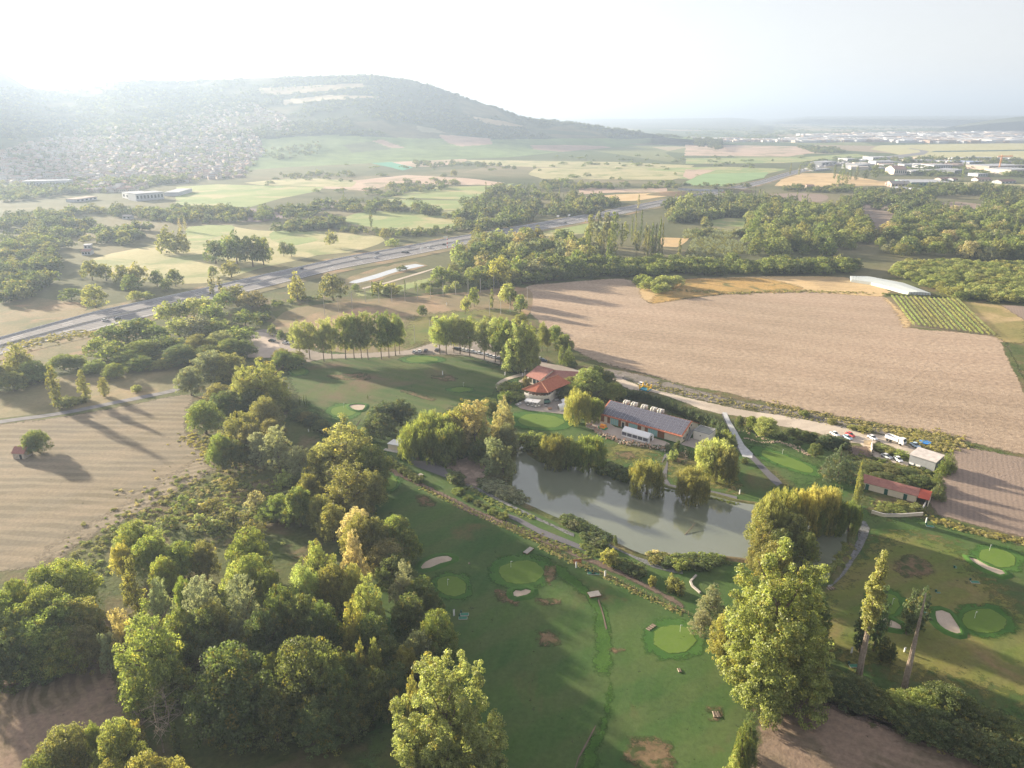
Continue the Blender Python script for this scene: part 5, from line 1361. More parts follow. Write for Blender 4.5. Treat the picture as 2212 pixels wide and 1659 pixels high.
def belt(group, where, polyf, n, hrange, wfac, kinds, seed, mind):
    rr = random.Random(seed)
    pts = scatter(polyf, n, seed, mind)
    items = []
    for x, y in pts:
        kind, tint = rr.choice(kinds)
        h = rr.uniform(*hrange); w = h * rr.uniform(*wfac)
        if kind == 'poplar': h *= 1.45; w = h * .22
        if kind == 'bigpop': h *= 1.2; w *= .8
        items.append((proj((x, y, h))[0], (x, y, 0), kind, tint, h, w))
    items.sort()
    CAND.append((group, where, items))

def flush_belts(budget=300):
    from collections import Counter
    used = sum(1 for o in COL.objects if o.name.startswith('broadleaf_tree'))
    allr = sorted(((it[5] * it[4] / depth((it[1][0], it[1][1], 0)) ** 2, gi, ii) for gi, (g, w, its) in enumerate(CAND) for ii, it in enumerate(its) if it[2] == 'round'), reverse=True)
    keep = {(gi, ii) for _, gi, ii in allr[:max(0, budget - used)]}
    for gi, (group, where, its) in enumerate(CAND):
        mass = []
        sel = [it for ii, it in enumerate(its) if it[2] != 'round' or (gi, ii) in keep]
        rest = [it for ii, it in enumerate(its) if not (it[2] != 'round' or (gi, ii) in keep)]
        tot = Counter((i[2], i[3]) for i in sel); cnt = Counter()
        for it in sel:
            k = (it[2], it[3]); cnt[k] += 1
            lab = f"{WORDS[it[3]]} {KWORD[it[2]]} {where}" if cnt[k] > 30 else (f"only {WORDS[it[3]]} {KWORD[it[2]]} {where}" if tot[k] == 1 else f"{WORDS[it[3]]} {KWORD[it[2]]} {where}, {ORD[cnt[k] - 1]} from the left")
            add_tree(it[1], it[2], it[3], it[4], it[5] * 1.15, lab, group)
        for it in rest:
            c = COLOURS[it[3]]; k = trng.uniform(.85, 1.15)
            mass.append((it[1][0], it[1][1], 0, it[5] * 1.15, it[4], (c[0] * k, c[1] * k, c[2] * k), trng.choice((0, 1, 2))))
        if mass: geo_scatter('wood', mass, PROTO_MID, 'further trees of the mass ' + where)
CAND = []

mixd = [('round', 'green'), ('round', 'dark'), ('round', 'green'), ('round', 'olive'), ('round', 'dark'), ('plume', 'olive'), ('round', 'grey')]
belt('trees of the belt behind the ploughed field', 'in the belt behind the ploughed field', (0, [(1140, 616), (1260, 603), (1380, 598), (1600, 594), (1830, 594), (1850, 580), (1600, 575), (1300, 572), (1150, 585)]), 150, (7, 13), (1.0, 1.4), [('round', 'green'), ('round', 'dark'), ('round', 'bright'), ('round', 'green')], 21, 5)
belt('trees of the wood between motorway and field', 'in the wood below the motorway', (0, [(945, 625), (1135, 612), (1290, 590), (1300, 560), (1230, 530), (1120, 520), (1030, 520), (1000, 545), (970, 590)]), 120, (10, 20), (.8, 1.15), mixd + [('feather', 'silver'), ('plume', 'lime'), ('feather', 'tan')], 22, 7)
belt('column poplars in the wood', 'beside the poplar grove', (0, [(1270, 585), (1420, 560), (1440, 540), (1300, 520), (1262, 540)]), 22, (15, 19), (.5, .7), [('poplar', 'olive'), ('poplar', 'green'), ('bigpop', 'olive'), ('bigpop', 'grey')], 23, 8)
place('tall poplars in the middle of the valley', 'above the belt in the valley', [
    ('poplar', 815, 640, 0, 60, 'olive', 1040), ('poplar', 860, 605, 0, 90, 'green', 1045), ('poplar', 950, 545, 0, 80, 'green', 1050), ('poplar', 985, 590, 0, 60, 'olive', 1050), ('poplar', 905, 610, 0, 70, 'grey', 1050), ('poplar', 1200, 795, 0, 90, 'olive', 1100), ('poplar', 260, 630, 0, 80, 'olive', 1060),
    ('poplar', 655, 455, 0, 60, 'olive', 850), ('poplar', 725, 450, 0, 60, 'dark', 870), ('poplar', 615, 520, 0, 50, 'green', 860), ('bigpop', 190, 465, 0, 170, 'grey', 880), ('bigpop', 300, 460, 0, 170, 'grey', 880), ('bigpop', 400, 460, 0, 170, 'green', 880), ('bigpop', 100, 490, 0, 170, 'olive', 870),
    ('plume', 60, 660, 0, 130, 'tan', 900), ('bigpop', 1320, 225, 0, 170, 'lime', 480), ('bigpop', 1200, 270, 0, 120, 'lime', 470), ('poplar', 1445, 470, 0, 50, 'olive', 600), ('round', 1520, 520, 0, 100, 'yellow', 640), ('poplar', 700, 250, 0, 70, 'tan', 420)], 'k')
belt('trees of the round wood', 'in the wood right of the orchard', (3, [(400, 1270), (620, 1280), (900, 1300), (1180, 1270), (1230, 1130), (1100, 1050), (900, 1010), (600, 1000), (430, 1040)]), 170, (9, 19), (.85, 1.2), [('round', 'green'), ('round', 'dark'), ('round', 'bright'), ('plume', 'green'), ('round', 'olive'), ('bigpop', 'olive'), ('round', 'lime'), ('bigpop', 'green')], 24, 7)
belt('trees of the right hand wood', 'in the wood at the right edge', (3, [(1240, 1300), (1500, 1290), (2212, 1330), (2400, 1300), (2400, 1000), (2000, 980), (1750, 1010), (1500, 1060), (1280, 1150)]), 290, (8, 19), (.85, 1.2), [('round', 'green'), ('round', 'dark'), ('round', 'green'), ('round', 'tan'), ('round', 'olive'), ('round', 'dark'), ('round', 'dark'), ('round', 'tan'), ('round', 'green'), ('round', 'olive'), ('round', 'grey'), ('round', 'lime'), ('round', 'bright'), ('poplar', 'green')], 25, 7)
belt('scrub trees behind the greenhouse', 'in the scrub behind the greenhouse', (3, [(1330, 1400), (1450, 1340), (1800, 1340), (2212, 1360), (2400, 1380), (2400, 1600), (2000, 1580), (1750, 1560), (1600, 1490)]), 330, (5, 8), (1.1, 1.6), [('round', 'lime'), ('round', 'bright'), ('round', 'green'), ('round', 'lime'), ('round', 'yellow')], 26, 4.5)
belt('trees beside the dry field corner', 'in the field corner clump', (2, [(1900, 1460), (2000, 1450), (2130, 1450), (2180, 1480), (2120, 1520), (2000, 1540), (1960, 1510)]), 14, (7, 10), (1, 1.2), [('round', 'bright'), ('round', 'lime')], 27, 4)
belt('shrubs along the net posts', 'along the row of net posts', (2, [(180, 1555), (560, 1530), (900, 1500), (1180, 1490), (1180, 1470), (850, 1450), (560, 1490), (200, 1530)]), 26, (5, 8), (.8, 1.1), [('round', 'green'), ('round', 'lime'), ('round', 'dark'), ('poplar', 'dark')], 28, 5)
belt('hedge along the sports field', 'in the hedge by the sports field', (4, [(1640, 330), (1700, 250), (1800, 200), (1960, 175), (2080, 170), (2080, 190), (1900, 200), (1780, 230), (1720, 300), (1680, 350)]), 16, (3, 4.5), (1.1, 1.4), [('bush', 'dark'), ('bush', 'green')], 29, 5)

# clipped dark conifer hedge behind the hall: one hedge, built of its shrubs
hedge = empty('conifer_hedge', P(60, 60, 0, 'b'), 0, 'long clipped dark conifer hedge behind the solar roofed hall', 'hedge')
hline = [P(x, y, 0, 'n') for x, y in [(1210, 500), (1290, 500), (1400, 520), (1520, 560), (1640, 605), (1760, 650), (1880, 700), (1980, 735), (2060, 800), (2130, 870), (2180, 900)]]
hb = MB()
hl = smooth_poly(hline, 1.35, 0, False)
o0 = hedge.location.copy()
for i, q in enumerate(hl):
    cm = LIB['conifer' if i % 3 else 'bush'][i % 2][0]
    c = link('shrub', cm, None, hedge, (q.x - o0.x, q.y - o0.y, 0)); s_ = 3.2 * trng.uniform(.85, 1.2)
    c.scale = (s_, s_, 5.4 * trng.uniform(.92, 1.08)); c.rotation_euler = (0, 0, trng.uniform(0, 6.28))
    g_ = 'bright' if i > len(hl) * .88 else 'blue'
    k = trng.uniform(.8, 1.1); c.color = tuple(a * k for a in COLOURS[g_]) + (1,)
# row of small dark thujas by the hall
place('small thujas by the courtyard', 'in the thuja row by the courtyard', [('poplar', 1470 + 34 * i, 875 + 14 * i, 0, 30, 'dark', 970 + 16 * i) for i in range(8)], 'b')

# ---- far vegetation: one mass per wood, instanced low crowns
def geo_scatter(name, pts, protos, label=None):
    """pts: (x, y, z, w, h, shade, kind index) -> one object of stuff"""
    me = bpy.data.meshes.new(name)
    me.from_pydata([p[:3] for p in pts], [], [])
    for nm, ix in (('w', 3), ('h', 4), ('rz', None)):
        a = me.attributes.new(nm, 'FLOAT', 'POINT')
        a.data.foreach_set('value', [p[ix] if ix else (p[0] * 7.31 + p[1] * 3.7) % 6.28 for p in pts])
    a = me.attributes.new('idx', 'INT', 'POINT'); a.data.foreach_set('value', [int(p[6]) for p in pts])
    a = me.attributes.new('tint', 'FLOAT_VECTOR', 'POINT'); a.data.foreach_set('vector', [c for p in pts for c in p[5]])
    o = link(name, me, None)
    ng = bpy.data.node_groups.new('scatter_' + name, 'GeometryNodeTree')
    ng.interface.new_socket('Geometry', in_out='INPUT', socket_type='NodeSocketGeometry')
    ng.interface.new_socket('Geometry', in_out='OUTPUT', socket_type='NodeSocketGeometry')
    gi, go = ng.nodes.new('NodeGroupInput'), ng.nodes.new('NodeGroupOutput')
    join = ng.nodes.new('GeometryNodeJoinGeometry')
    for p in reversed(protos):
        oi = ng.nodes.new('GeometryNodeObjectInfo'); oi.inputs['Object'].default_value = p; oi.inputs['As Instance'].default_value = True
        ng.links.new(oi.outputs['Geometry'], join.inputs[0])
    iop = ng.nodes.new('GeometryNodeInstanceOnPoints')
    iop.inputs['Pick Instance'].default_value = True
    def attr(nm, dt):
        n = ng.nodes.new('GeometryNodeInputNamedAttribute'); n.data_type = dt; n.inputs[0].default_value = nm
        return n.outputs[0]
    cs = ng.nodes.new('ShaderNodeCombineXYZ'); cr = ng.nodes.new('ShaderNodeCombineXYZ')
    w_ = attr('w', 'FLOAT'); ng.links.new(w_, cs.inputs[0]); ng.links.new(w_, cs.inputs[1]); ng.links.new(attr('h', 'FLOAT'), cs.inputs[2])
    ng.links.new(attr('rz', 'FLOAT'), cr.inputs[2])
    ng.links.new(gi.outputs[0], iop.inputs['Points']); ng.links.new(join.outputs[0], iop.inputs['Instance'])
    ng.links.new(attr('idx', 'INT'), iop.inputs['Instance Index']); ng.links.new(cs.outputs[0], iop.inputs['Scale'])
    ng.links.new(cr.outputs[0], iop.inputs['Rotation'])
    ng.links.new(iop.outputs[0], go.inputs[0])
    md = o.modifiers.new('scatter', 'NODES'); md.node_group = ng
    tag(o, label, None, None, 'stuff')
    return o
# far leaf material reads the tint from the instance
m = M_LEAF.copy(); m.name = 'far_leaves'; M_FAR = m
t = m.node_tree
oi = [n for n in t.nodes if n.type == 'OBJECT_INFO'][0]
at = N(t, 'Attribute', attribute_name='tint', attribute_type='INSTANCER')
for l in list(oi.outputs['Color'].links): t.links.new(at.outputs['Vector'], l.to_socket)
PROTO = []
for i, (kind) in enumerate(['round_lo', 'round_lo', 'poplar_lo', 'plume_lo']):
    g = G_(50 + i)
    if i < 2: me = crown_mesh('far_crown', round_lobes(g, 6, .42, .30, .27), 34, 11, .11, .115, g, .05)
    elif i == 2: me = crown_mesh('far_crown', [(0, 0, .2 + .2 * k, .30 - .04 * k, .30 - .04 * k, .16) for k in range(4)], 26, 11, .12, .11, g, .05)
    else: me = crown_mesh('far_crown', [(0, 0, .35, .45, .45, .3), (.2, .1, .4, .3, .3, .3)], 30, 11, .12, .12, g, .05)
    me.materials.clear(); me.materials.append(M_FAR)
    PROTO.append(bpy.data.objects.new('far_crown', me))
def far_pts(polyf, n, hr, seed, tints=('green', 'dark', 'olive', 'dark'), mind=0, on=False, idx=(0, 1, 3)):
    rr = random.Random(seed)
    f, poly = polyf
    out = []
    if on:   # picture-space density is fine for slopes
        W_ = [G(x, y, f) for x, y in poly]
    else: W_ = [P(x, y, 0, f) for x, y in poly]
    xs, ys = [p.x for p in W_], [p.y for p in W_]; pl = [(p.x, p.y) for p in W_]
    tries = 0
    while len(out) < n and tries < n * 40:
        tries += 1
        x, y = rr.uniform(min(xs), max(xs)), rr.uniform(min(ys), max(ys))
        if not inside(pl, x, y) or any(inside(c_, x, y) for c_ in CLEAR): continue
        if mnoise.noise(Vector((x / 60., y / 60., seed))) < -.25: continue
        h = rr.uniform(*hr); w = h * rr.uniform(1.0, 1.5)
        ix = rr.choice(idx)
        if ix == 2: w = h * .3; h *= 1.4
        c = COLOURS[rr.choice(tints)]; k = rr.uniform(.6, 1.0)
        out.append((x, y, hgt(x, y) if y > 1000 else 0, w, h, (c[0] * k, c[1] * k, c[2] * k), ix))
    return out
PROTO_MID = []
for k in range(3):
    me = LIB['round_lo'][k][0].copy(); me.materials.clear(); me.materials.append(M_FAR)
    PROTO_MID.append(bpy.data.objects.new('mid_crown', me))
far = []
W1 = [  # (frame, polygon, count, heights)
    ((0, [(0, 470), (200, 455), (420, 450), (520, 462), (530, 480), (400, 485), (250, 470), (0, 490)]), 300, (7, 11)),
    ((0, [(0, 490), (230, 480), (330, 500), (300, 530), (130, 540), (0, 600)]), 170, (6, 11)),
    ((0, [(420, 560), (470, 540), (590, 575), (585, 600), (500, 600), (440, 590)]), 0, (9, 12)),
    ((0, [(500, 460), (740, 445), (830, 440), (990, 465), (1000, 478), (880, 462), (740, 468), (600, 480), (520, 478)]), 160, (8, 12)),
    ((0, [(560, 490), (740, 478), (745, 494), (600, 504)]), 90, (7, 10)),
    ((0, [(730, 492), (850, 502), (990, 495), (1000, 505), (860, 515), (740, 505)]), 90, (4, 6)),
    ((0, [(990, 500), (1000, 450), (1080, 410), (1240, 425), (1330, 440), (1360, 455), (1300, 465), (1180, 470), (1120, 490), (1060, 500)]), 330, (8, 13)),
    ((0, [(1100, 408), (1200, 398), (1330, 402), (1330, 410), (1200, 412), (1120, 420)]), 90, (6, 10)),
    ((0, [(1330, 402), (1480, 398), (1640, 402), (1640, 406), (1480, 406), (1330, 410)]), 60, (5, 9)),
    ((0, [(600, 375), (760, 375), (770, 385), (620, 392)]), 60, (6, 9)), ((0, [(560, 345), (690, 335), (700, 345), (600, 355)]), 80, (6, 10)),
    ((0, [(860, 390), (1000, 398), (960, 412), (850, 425), (840, 408)]), 60, (6, 10)),
    ((0, [(890, 350), (1000, 352), (1160, 362), (1150, 368), (1000, 362), (900, 364)]), 70, (5, 9)),
    ((0, [(1440, 440), (1560, 430), (1700, 440), (1760, 455), (1700, 500), (1560, 505), (1500, 490), (1450, 480)]), 420, (8, 13)),
    ((0, [(1500, 505), (1620, 500), (1640, 520), (1500, 525)]), 60, (4, 7)),
    ((0, [(1770, 445), (1900, 425), (2050, 440), (2212, 420), (2400, 430), (2400, 520), (2150, 480), (2000, 490), (1940, 480), (1880, 462), (1790, 462)]), 620, (7, 12)),
    ((0, [(1840, 420), (2000, 405), (2212, 405), (2400, 410), (2400, 428), (2212, 420), (1960, 425)]), 260, (6, 11)),
    ((0, [(1690, 408), (1840, 404), (1850, 416), (1700, 418)]), 60, (5, 9)),
    ((0, [(1760, 462), (1950, 466), (1990, 480), (1900, 482), (1780, 476)]), 90, (6, 10)),
    ((0, [(1480, 308), (1560, 306), (1560, 314), (1480, 316)]), 60, (6, 10)),
    ((0, [(1720, 318), (1800, 320), (1830, 330), (1760, 332)]), 130, (8, 11)),
    ((0, [(1880, 350), (2000, 345), (2212, 350), (2400, 352), (2400, 362), (2212, 360), (2000, 358)]), 200, (8, 13)),
    ((0, [(0, 380), (250, 370), (520, 360), (540, 340), (560, 320), (520, 300), (400, 280), (100, 300), (0, 320)]), 900, (6, 11)),
    ((0, [(0, 410), (150, 395), (300, 390), (420, 380), (400, 395), (150, 420), (0, 440)]), 260, (6, 11)),
    ((0, [(1640, 590), (1700, 560), (1860, 560), (1870, 575), (1750, 590)]), 50, (6, 9)),
    ((0, [(0, 600), (120, 560), (130, 600), (60, 650), (0, 660)]), 70, (7, 11)),
]
for k, (pf, n, hr) in enumerate(W1):
    if n: far += far_pts(pf, int(n * (.8 if k < 12 else 1.3)), (hr[0] * .8, hr[1] * 1.3), 40 + k, idx=(0, 1, 3, 0, 1, 2) if k in (6, 13, 15, 16) else (0, 1, 3))
flush_belts()
geo_scatter('far_wood', far, PROTO, 'hedges and woods scattered over the far valley')
# the poplar groups before the industrial area
place('poplars in front of the industrial area', 'in front of the industrial area', [
    ('poplar', 275, 490, 0, 60, 'dark', 640), ('poplar', 360, 485, 0, 90, 'green', 660), ('poplar', 320, 560, 0, 70, 'green', 690), ('poplar', 400, 570, 0, 80, 'olive', 690), ('poplar', 500, 510, 0, 80, 'grey', 650), ('bigpop', 590, 540, 0, 80, 'dark', 655), ('bigpop', 685, 500, 0, 110, 'dark', 655), ('poplar', 440, 530, 0, 50, 'dark', 650),
    ('poplar', 1580, 460, 0, 50, 'green', 640), ('poplar', 1450, 415, 0, 40, 'dark', 480), ('round', 1220, 710, 0, 180, 'green', 820), ('round', 1370, 450, 0, 80, 'dark', 500), ('round', 1040, 420, 0, 90, 'dark', 490), ('poplar', -170, 480, 0, 40, 'olive', 590), ('poplar', -80, 500, 0, 45, 'olive', 600), ('round', 40, 470, 0, 90, 'grey', 560)], 'f')
# wood on the hill and the orchards
pts = []
rr_ = random.Random(5)
def cover_at(x, y, z):
    px, py = proj((x, y, z))
    for f, poly, col in COVER:
        if col not in (SCRUB, WOODC, (.06, .08, .04)) and inside([fr(f, *p) for p in poly], px, py): return 0
    return 1
for k in range(14000):
    a = R(rr_.uniform(-36, 16)); r = rr_.uniform(1500, 4100)
    x, y = r * math.sin(a), r * math.cos(a)
    nz = mnoise.fractal(Vector((x / 260., y / 420., 0)), 1.0, 2.0, 5)
    z = hgt(x, y)
    if z < 6 or nz > .25: continue
    if not cover_at(x, y, z): continue
    h = rr_.uniform(7, 14); c = tuple(v * .55 for v in COLOURS[rr_.choice(('dark', 'green', 'dark'))])
    pts.append((x, y, z - 1, h * rr_.uniform(1.1, 1.9), h, c, rr_.choice((0, 1, 3))))
geo_scatter('hill_wood', pts, PROTO, 'dark wood covering the slopes of the flat topped hill')
pts = []
for (pf, sp) in (((3, [(0, 1290), (60, 1180), (280, 1175), (400, 1200), (410, 1260), (300, 1320), (100, 1340), (0, 1330)]), 5.), ((3, [(0, 1120), (180, 1110), (400, 1150), (380, 1170), (0, 1180)]), 5.)):
    W_ = [P(x, y, 0, pf[0]) for x, y in pf[1]]; pl = [(p.x, p.y) for p in W_]
    x0, x1, y0, y1 = min(p.x for p in W_), max(p.x for p in W_), min(p.y for p in W_), max(p.y for p in W_)
    i = 0
    yy = y0
    while yy < y1:
        xx = x0
        while xx < x1:
            if inside(pl, xx, yy): pts.append((xx + trng.uniform(-.5, .5), yy + trng.uniform(-.5, .5), 0, 4.2, 3.6, COLOURS['olive' if trng.random() < .5 else 'silver'], 0))
            xx += sp
        yy += sp * 1.6
geo_scatter('orchard', pts, PROTO, 'rows of small orchard trees in front of the far wood')

# vineyard: every row a thing
V0, V1, V2, V3 = P(640, 395, 0, 'c'), P(1410, 430, 0, 'c'), P(1860, 860, 0, 'c'), P(900, 735, 0, 'c')
nrow = 15
LIBV = {}
for i in range(nrow):
    a = V0.lerp(V1, i / (nrow - 1)); b = V3.lerp(V2, i / (nrow - 1))
    L_ = (b - a).length; g = G_(1000 + i)
    k = int(L_ / .75)
    tt = np.linspace(0, 1, k)
    keep = g.random(k) > .06
    C = np.stack([tt * L_ + g.uniform(-.1, .1, k), g.uniform(-.15, .15, k), np.full(k, .95) + g.uniform(-.15, .25, k)], 1)[keep]
    V, Fq, cl, lv, tn = leaves_from(C, np.full(len(C), .62), 15, .42, g=g, squash=1.1)
    V[:, 2] = np.maximum(V[:, 2], .15)
    me = mesh_np('vine_row', V, Fq, {'clump': cl, 'leafv': lv, 'turn': tn * .9}); me.materials.append(M_LEAF)
    o = link('vine_row', me, None, None, (a.x, a.y, 0)); o.rotation_euler = (0, 0, math.atan2(b.y - a.y, b.x - a.x)); o.color = tuple(c * g.uniform(.9, 1.1) for c in COLOURS['lime']) + (1,)
    tag(o, f"green vine row in the vineyard, {ORD[i]} from the ploughed field", 'vine row', 'vine rows of the small vineyard')

# ---- weeds, reeds and tufts: uncountable, one mass each
def weeds(name, label, specs, seed):
    rr = random.Random(seed); out = []
    for f, pts, wid, n, hh, tints in specs:
        line = [P(x, y, 0, f) for x, y in pts]
        L = [0]
        for a, b in zip(line, line[1:]): L.append(L[-1] + (b - a).length)
        for _ in range(n):
            s_ = rr.uniform(0, L[-1]); k = max(i for i in range(len(L)) if L[i] <= s_); k = min(k, len(line) - 2)
            q = line[k].lerp(line[k + 1], (s_ - L[k]) / max(1e-6, L[k + 1] - L[k]))
            h = rr.uniform(*hh); c = COLOURS[rr.choice(tints)]; kk = rr.uniform(.7, 1.2)
            out.append((q.x + rr.gauss(0, wid), q.y + rr.gauss(0, wid), 0, h * rr.uniform(1.0, 1.9), h * .75, tuple(v * kk * 1.25 for v in c), rr.choice((0, 1, 3))))
    return geo_scatter(name, out, PROTO, label)
DRYT = ('tan', 'tan', 'brown', 'olive')
weeds('dry_weeds', 'dry golden weeds along the field edges', [
    (6, [(300, 560), (600, 625), (900, 690), (1250, 755), (1600, 815)], 2.0, 600, (.25, .9), DRYT), (6, [(950, 665), (1300, 738), (1600, 790), (1850, 835)], 2.0, 600, (.25, .9), ('tan', 'tan', 'brown')),
    ('d', [(1200, 230), (1500, 260), (1800, 260), (2000, 330)], 3.2, 700, (.4, 1.4), ('gold', 'tan', 'olive', 'brown', 'tan')), ('d', [(1350, 330), (1700, 420), (1950, 400)], 2.2, 250, (.3, 1.2), ('gold', 'tan')),
    ('s', [(1550, 90), (1750, 150), (1950, 200), (2212, 255)], 1.0, 420, (.3, .9), ('gold', 'tan', 'brown')), (4, [(70, 490), (300, 440), (580, 400)], 4.5, 600, (.4, 1.5), ('tan', 'gold', 'brown')),
    (4, [(1200, 1060), (1400, 1200), (1500, 1260)], 2.5, 260, (.4, 1.2), ('tan', 'gold', 'olive')), (3, [(-100, 1500), (300, 1525), (780, 1510), (1180, 1525)], 2.5, 500, (.4, 1.3), DRYT), ('c', [(540, 360), (900, 385), (1250, 395)], 1.5, 240, (.6, 1.6), ('dark', 'olive'))], 3)
weeds('rough_herbs', 'rough herbs and low scrub in the clearing beside the stubble field', [
    (4, [(1450, 1330), (1200, 1480), (1000, 1600)], 10, 420, (.3, 1.4), ('olive', 'green', 'tan')), (4, [(1650, 1350), (1500, 1500), (1400, 1650)], 10, 420, (.3, 1.5), ('olive', 'green', 'tan', 'lime')), ('q', [(950, 60), (650, 250), (560, 420)], 6, 200, (.3, 1.4), ('olive', 'green')),
    ('d', [(560, 620), (1000, 760), (1500, 860), (1700, 930)], 3.0, 380, (.4, 1.5), ('dark', 'olive', 'green', 'brown')), ('d', [(800, 1400), (1100, 1420), (1500, 1400)], 1.2, 260, (.3, 1.0), ('lime', 'olive', 'green')), ('d', [(780, 1470), (1100, 1490), (1500, 1470)], .5, 260, (.7, 1.1), ('green', 'olive'))], 4)
weeds('fence_grass', 'long yellowing grass along the paddock fence', [('i', [(470, 700), (950, 930), (1500, 1180), (2050, 1430)], .5, 500, (.2, .6), ('olive', 'tan', 'lime')), ('r', [(1250, 268), (1560, 408), (1850, 548), (2147, 690)], .6, 600, (.2, .6), ('tan', 'tan', 'lime', 'olive')),
    ('r', [(1000, 120), (1250, 210), (1560, 350)], .8, 250, (.3, .8), ('olive', 'green'))], 5)
weeds('reeds', 'dark reeds and sedge along the pond shore', [('r', [(1400, 85), (1500, 125), (1600, 180), (1680, 222)], .6, 260, (1.2, 2.2), ('dark', 'blue')), ('n', [(1030, 1120), (1200, 1160), (1280, 1185)], .7, 260, (1.2, 2.4), ('dark', 'blue')), ('i', [(1220, 640), (1350, 720), (1500, 790), (1590, 840)], 1.3, 320, (1., 2.4), ('silver', 'grey', 'dark')),
    ('r', [(1960, 330), (2050, 350), (2147, 370)], .8, 160, (1., 2.), ('olive', 'tan', 'dark')), ('s', [(-60, 350), (100, 350), (240, 360)], .9, 220, (1., 2.2), ('dark', 'green')), (0, [(1429, 1058), (1521, 1073), (1592, 1090)], .4, 160, (.3, .8), ('dark', 'green')), ('s', [(1040, 250), (1000, 330), (930, 440)], .6, 160, (.4, 1.2), ('lime', 'yellow', 'green')),
    (5, [(1270, 1400), (1480, 1520), (1700, 1600)], .7, 200, (.3, .8), ('green', 'lime')), ('h', [(1490, 100), (1700, 200), (1950, 300)], 1.0, 260, (.4, 1.4), ('green', 'bright', 'dark'))], 6)

# ================================================================== buildings
def tile_mat(name, c1, c2, ang=0.0):
    m, t, o = new_mat(name)
    v = coords(t, -ang)
    n = noise_n(t, v, .9, 6, .7)
    r = ramp(t, [(.3, c1), (.7, c2)]); t.links.new(n, r.inputs[0])
    wv = N(t, 'TexWave', wave_type='BANDS', bands_direction='X'); wv.inputs['Scale'].default_value = .9; wv.inputs['Distortion'].default_value = .3
    t.links.new(v, wv.inputs['Vector'])
    rr = ramp(t, [(.2, .82), (.8, 1.0)]); t.links.new(wv.outputs[1], rr.inputs[0])
    c = mixc(t, r.outputs[0], rr.outputs[0], 1.0, 'MULTIPLY')
    principled(t, o, c, .85, .15, 0, wv.outputs[1], .05, .6)
    return m
M_TILE = tile_mat('terracotta_tiles', (.36, .115, .065), (.50, .185, .11), R(-40))
M_TILE2 = tile_mat('weathered_tiles', (.30, .135, .11), (.42, .21, .17), R(-40))
M_TILE3 = tile_mat('red_metal_roof', (.42, .09, .06), (.50, .12, .08), R(-40))
M_CREAM = flat_mat('cream_render', (.66, .58, .45), .9, .1, 0, .06)
M_WHITE = flat_mat('white_render', (.74, .70, .63), .85, .1, 0, .06)
M_CANVAS = flat_mat('white_canvas', (.80, .80, .80), .7, .2, 0, .03)
M_WOOD = flat_mat('brown_timber', (.22, .095, .04), .8, .2, 0, .2, 2.)
M_TRIM = flat_mat('grey_trim', (.33, .33, .33), .6)
M_DARK = flat_mat('dark_opening', (.03, .032, .035), .6, .3)
M_GDOOR = flat_mat('dark_green_door', (.02, .085, .06), .6)
M_STEEL = flat_mat('galvanised_steel', (.55, .56, .57), .4, .5, .6)
M_CONC = flat_mat('concrete', (.46, .44, .41), .9, .1)
M_WHP = flat_mat('white_paint', (.8, .8, .79), .5, .4, 0, .03)
m, t, o = new_mat('pale_glass'); principled(t, o, (.28, .50, .48), .15, .5); M_GLASS = m
m, t, o = new_mat('dark_glass'); principled(t, o, (.03, .045, .05), .08, .6); M_DGLASS = m
m, t, o = new_mat('solar_cells'); principled(t, o, (.115, .115, .145), .22, .5); M_SOLAR = m

def local(A, B):
    """frame along A->B: returns f(u, v, z) with u along, v away from the camera side"""
    A, B = Vector((A[0], A[1], 0)), Vector((B[0], B[1], 0))
    d = (B - A).normalized(); nrm = Vector((-d.y, d.x, 0))
    if nrm.y < 0: nrm = -nrm
    return (B - A).length, (lambda u, v, z: Vector((A.x + d.x * u + nrm.x * v, A.y + d.y * u + nrm.y * v, z))), math.atan2(d.y, d.x)

def rel(mb, o):
    ox, oy, oz = o.location
    mb.v = [(x - ox, y - oy, z - oz) for x, y, z in mb.v]
    return mb
def obox(L, u0, u1, v0, v1, z0, z1, mb=None, mi=0):
    mb = mb or MB()
    vs = [L(u, v, z) for z in (z0, z1) for u, v in ((u0, v0), (u1, v0), (u1, v1), (u0, v1))]
    return mb.add(vs, [(0, 3, 2, 1), (4, 5, 6, 7), (0, 1, 5, 4), (1, 2, 6, 5), (2, 3, 7, 6), (3, 0, 4, 7)], mi)
def part(root, name, mb, mat):
    rel(mb, root)
    return mb.build(name, mat, root)

def gable(root, A, B, dep, he, hr, wall_m, roof_m, over=.5, ridge_at=.5):
    n, L, a = local(A, B)
    mb = MB()
    r = dep * ridge_at
    vs = [L(0, 0, 0), L(n, 0, 0), L(n, dep, 0), L(0, dep, 0), L(0, 0, he), L(n, 0, he), L(n, dep, he), L(0, dep, he), L(0, r, hr - .1), L(n, r, hr - .1)]
    mb.add(vs, [(0, 1, 5, 4), (2, 3, 7, 6), (1, 2, 6, 9, 5), (3, 0, 4, 8, 7)])
    part(root, 'wall', mb, wall_m)
    s1 = (hr - he) / r; s2 = (hr - he) / (dep - r)
    mb = MB()
    mb.slab([L(-over, -over, he - over * s1 + .12), L(n + over, -over, he - over * s1 + .12), L(n + over, r, hr + .12), L(-over, r, hr + .12)], .18)
    part(root, 'roof', mb, roof_m)
    mb = MB()
    mb.slab([L(-over, dep + over, he - over * s2 + .12), L(n + over, dep + over, he - over * s2 + .12), L(n + over, r + .01, hr + .11), L(-over, r + .01, hr + .11)], .18)
    part(root, 'roof', mb, roof_m)
    return n, L, a

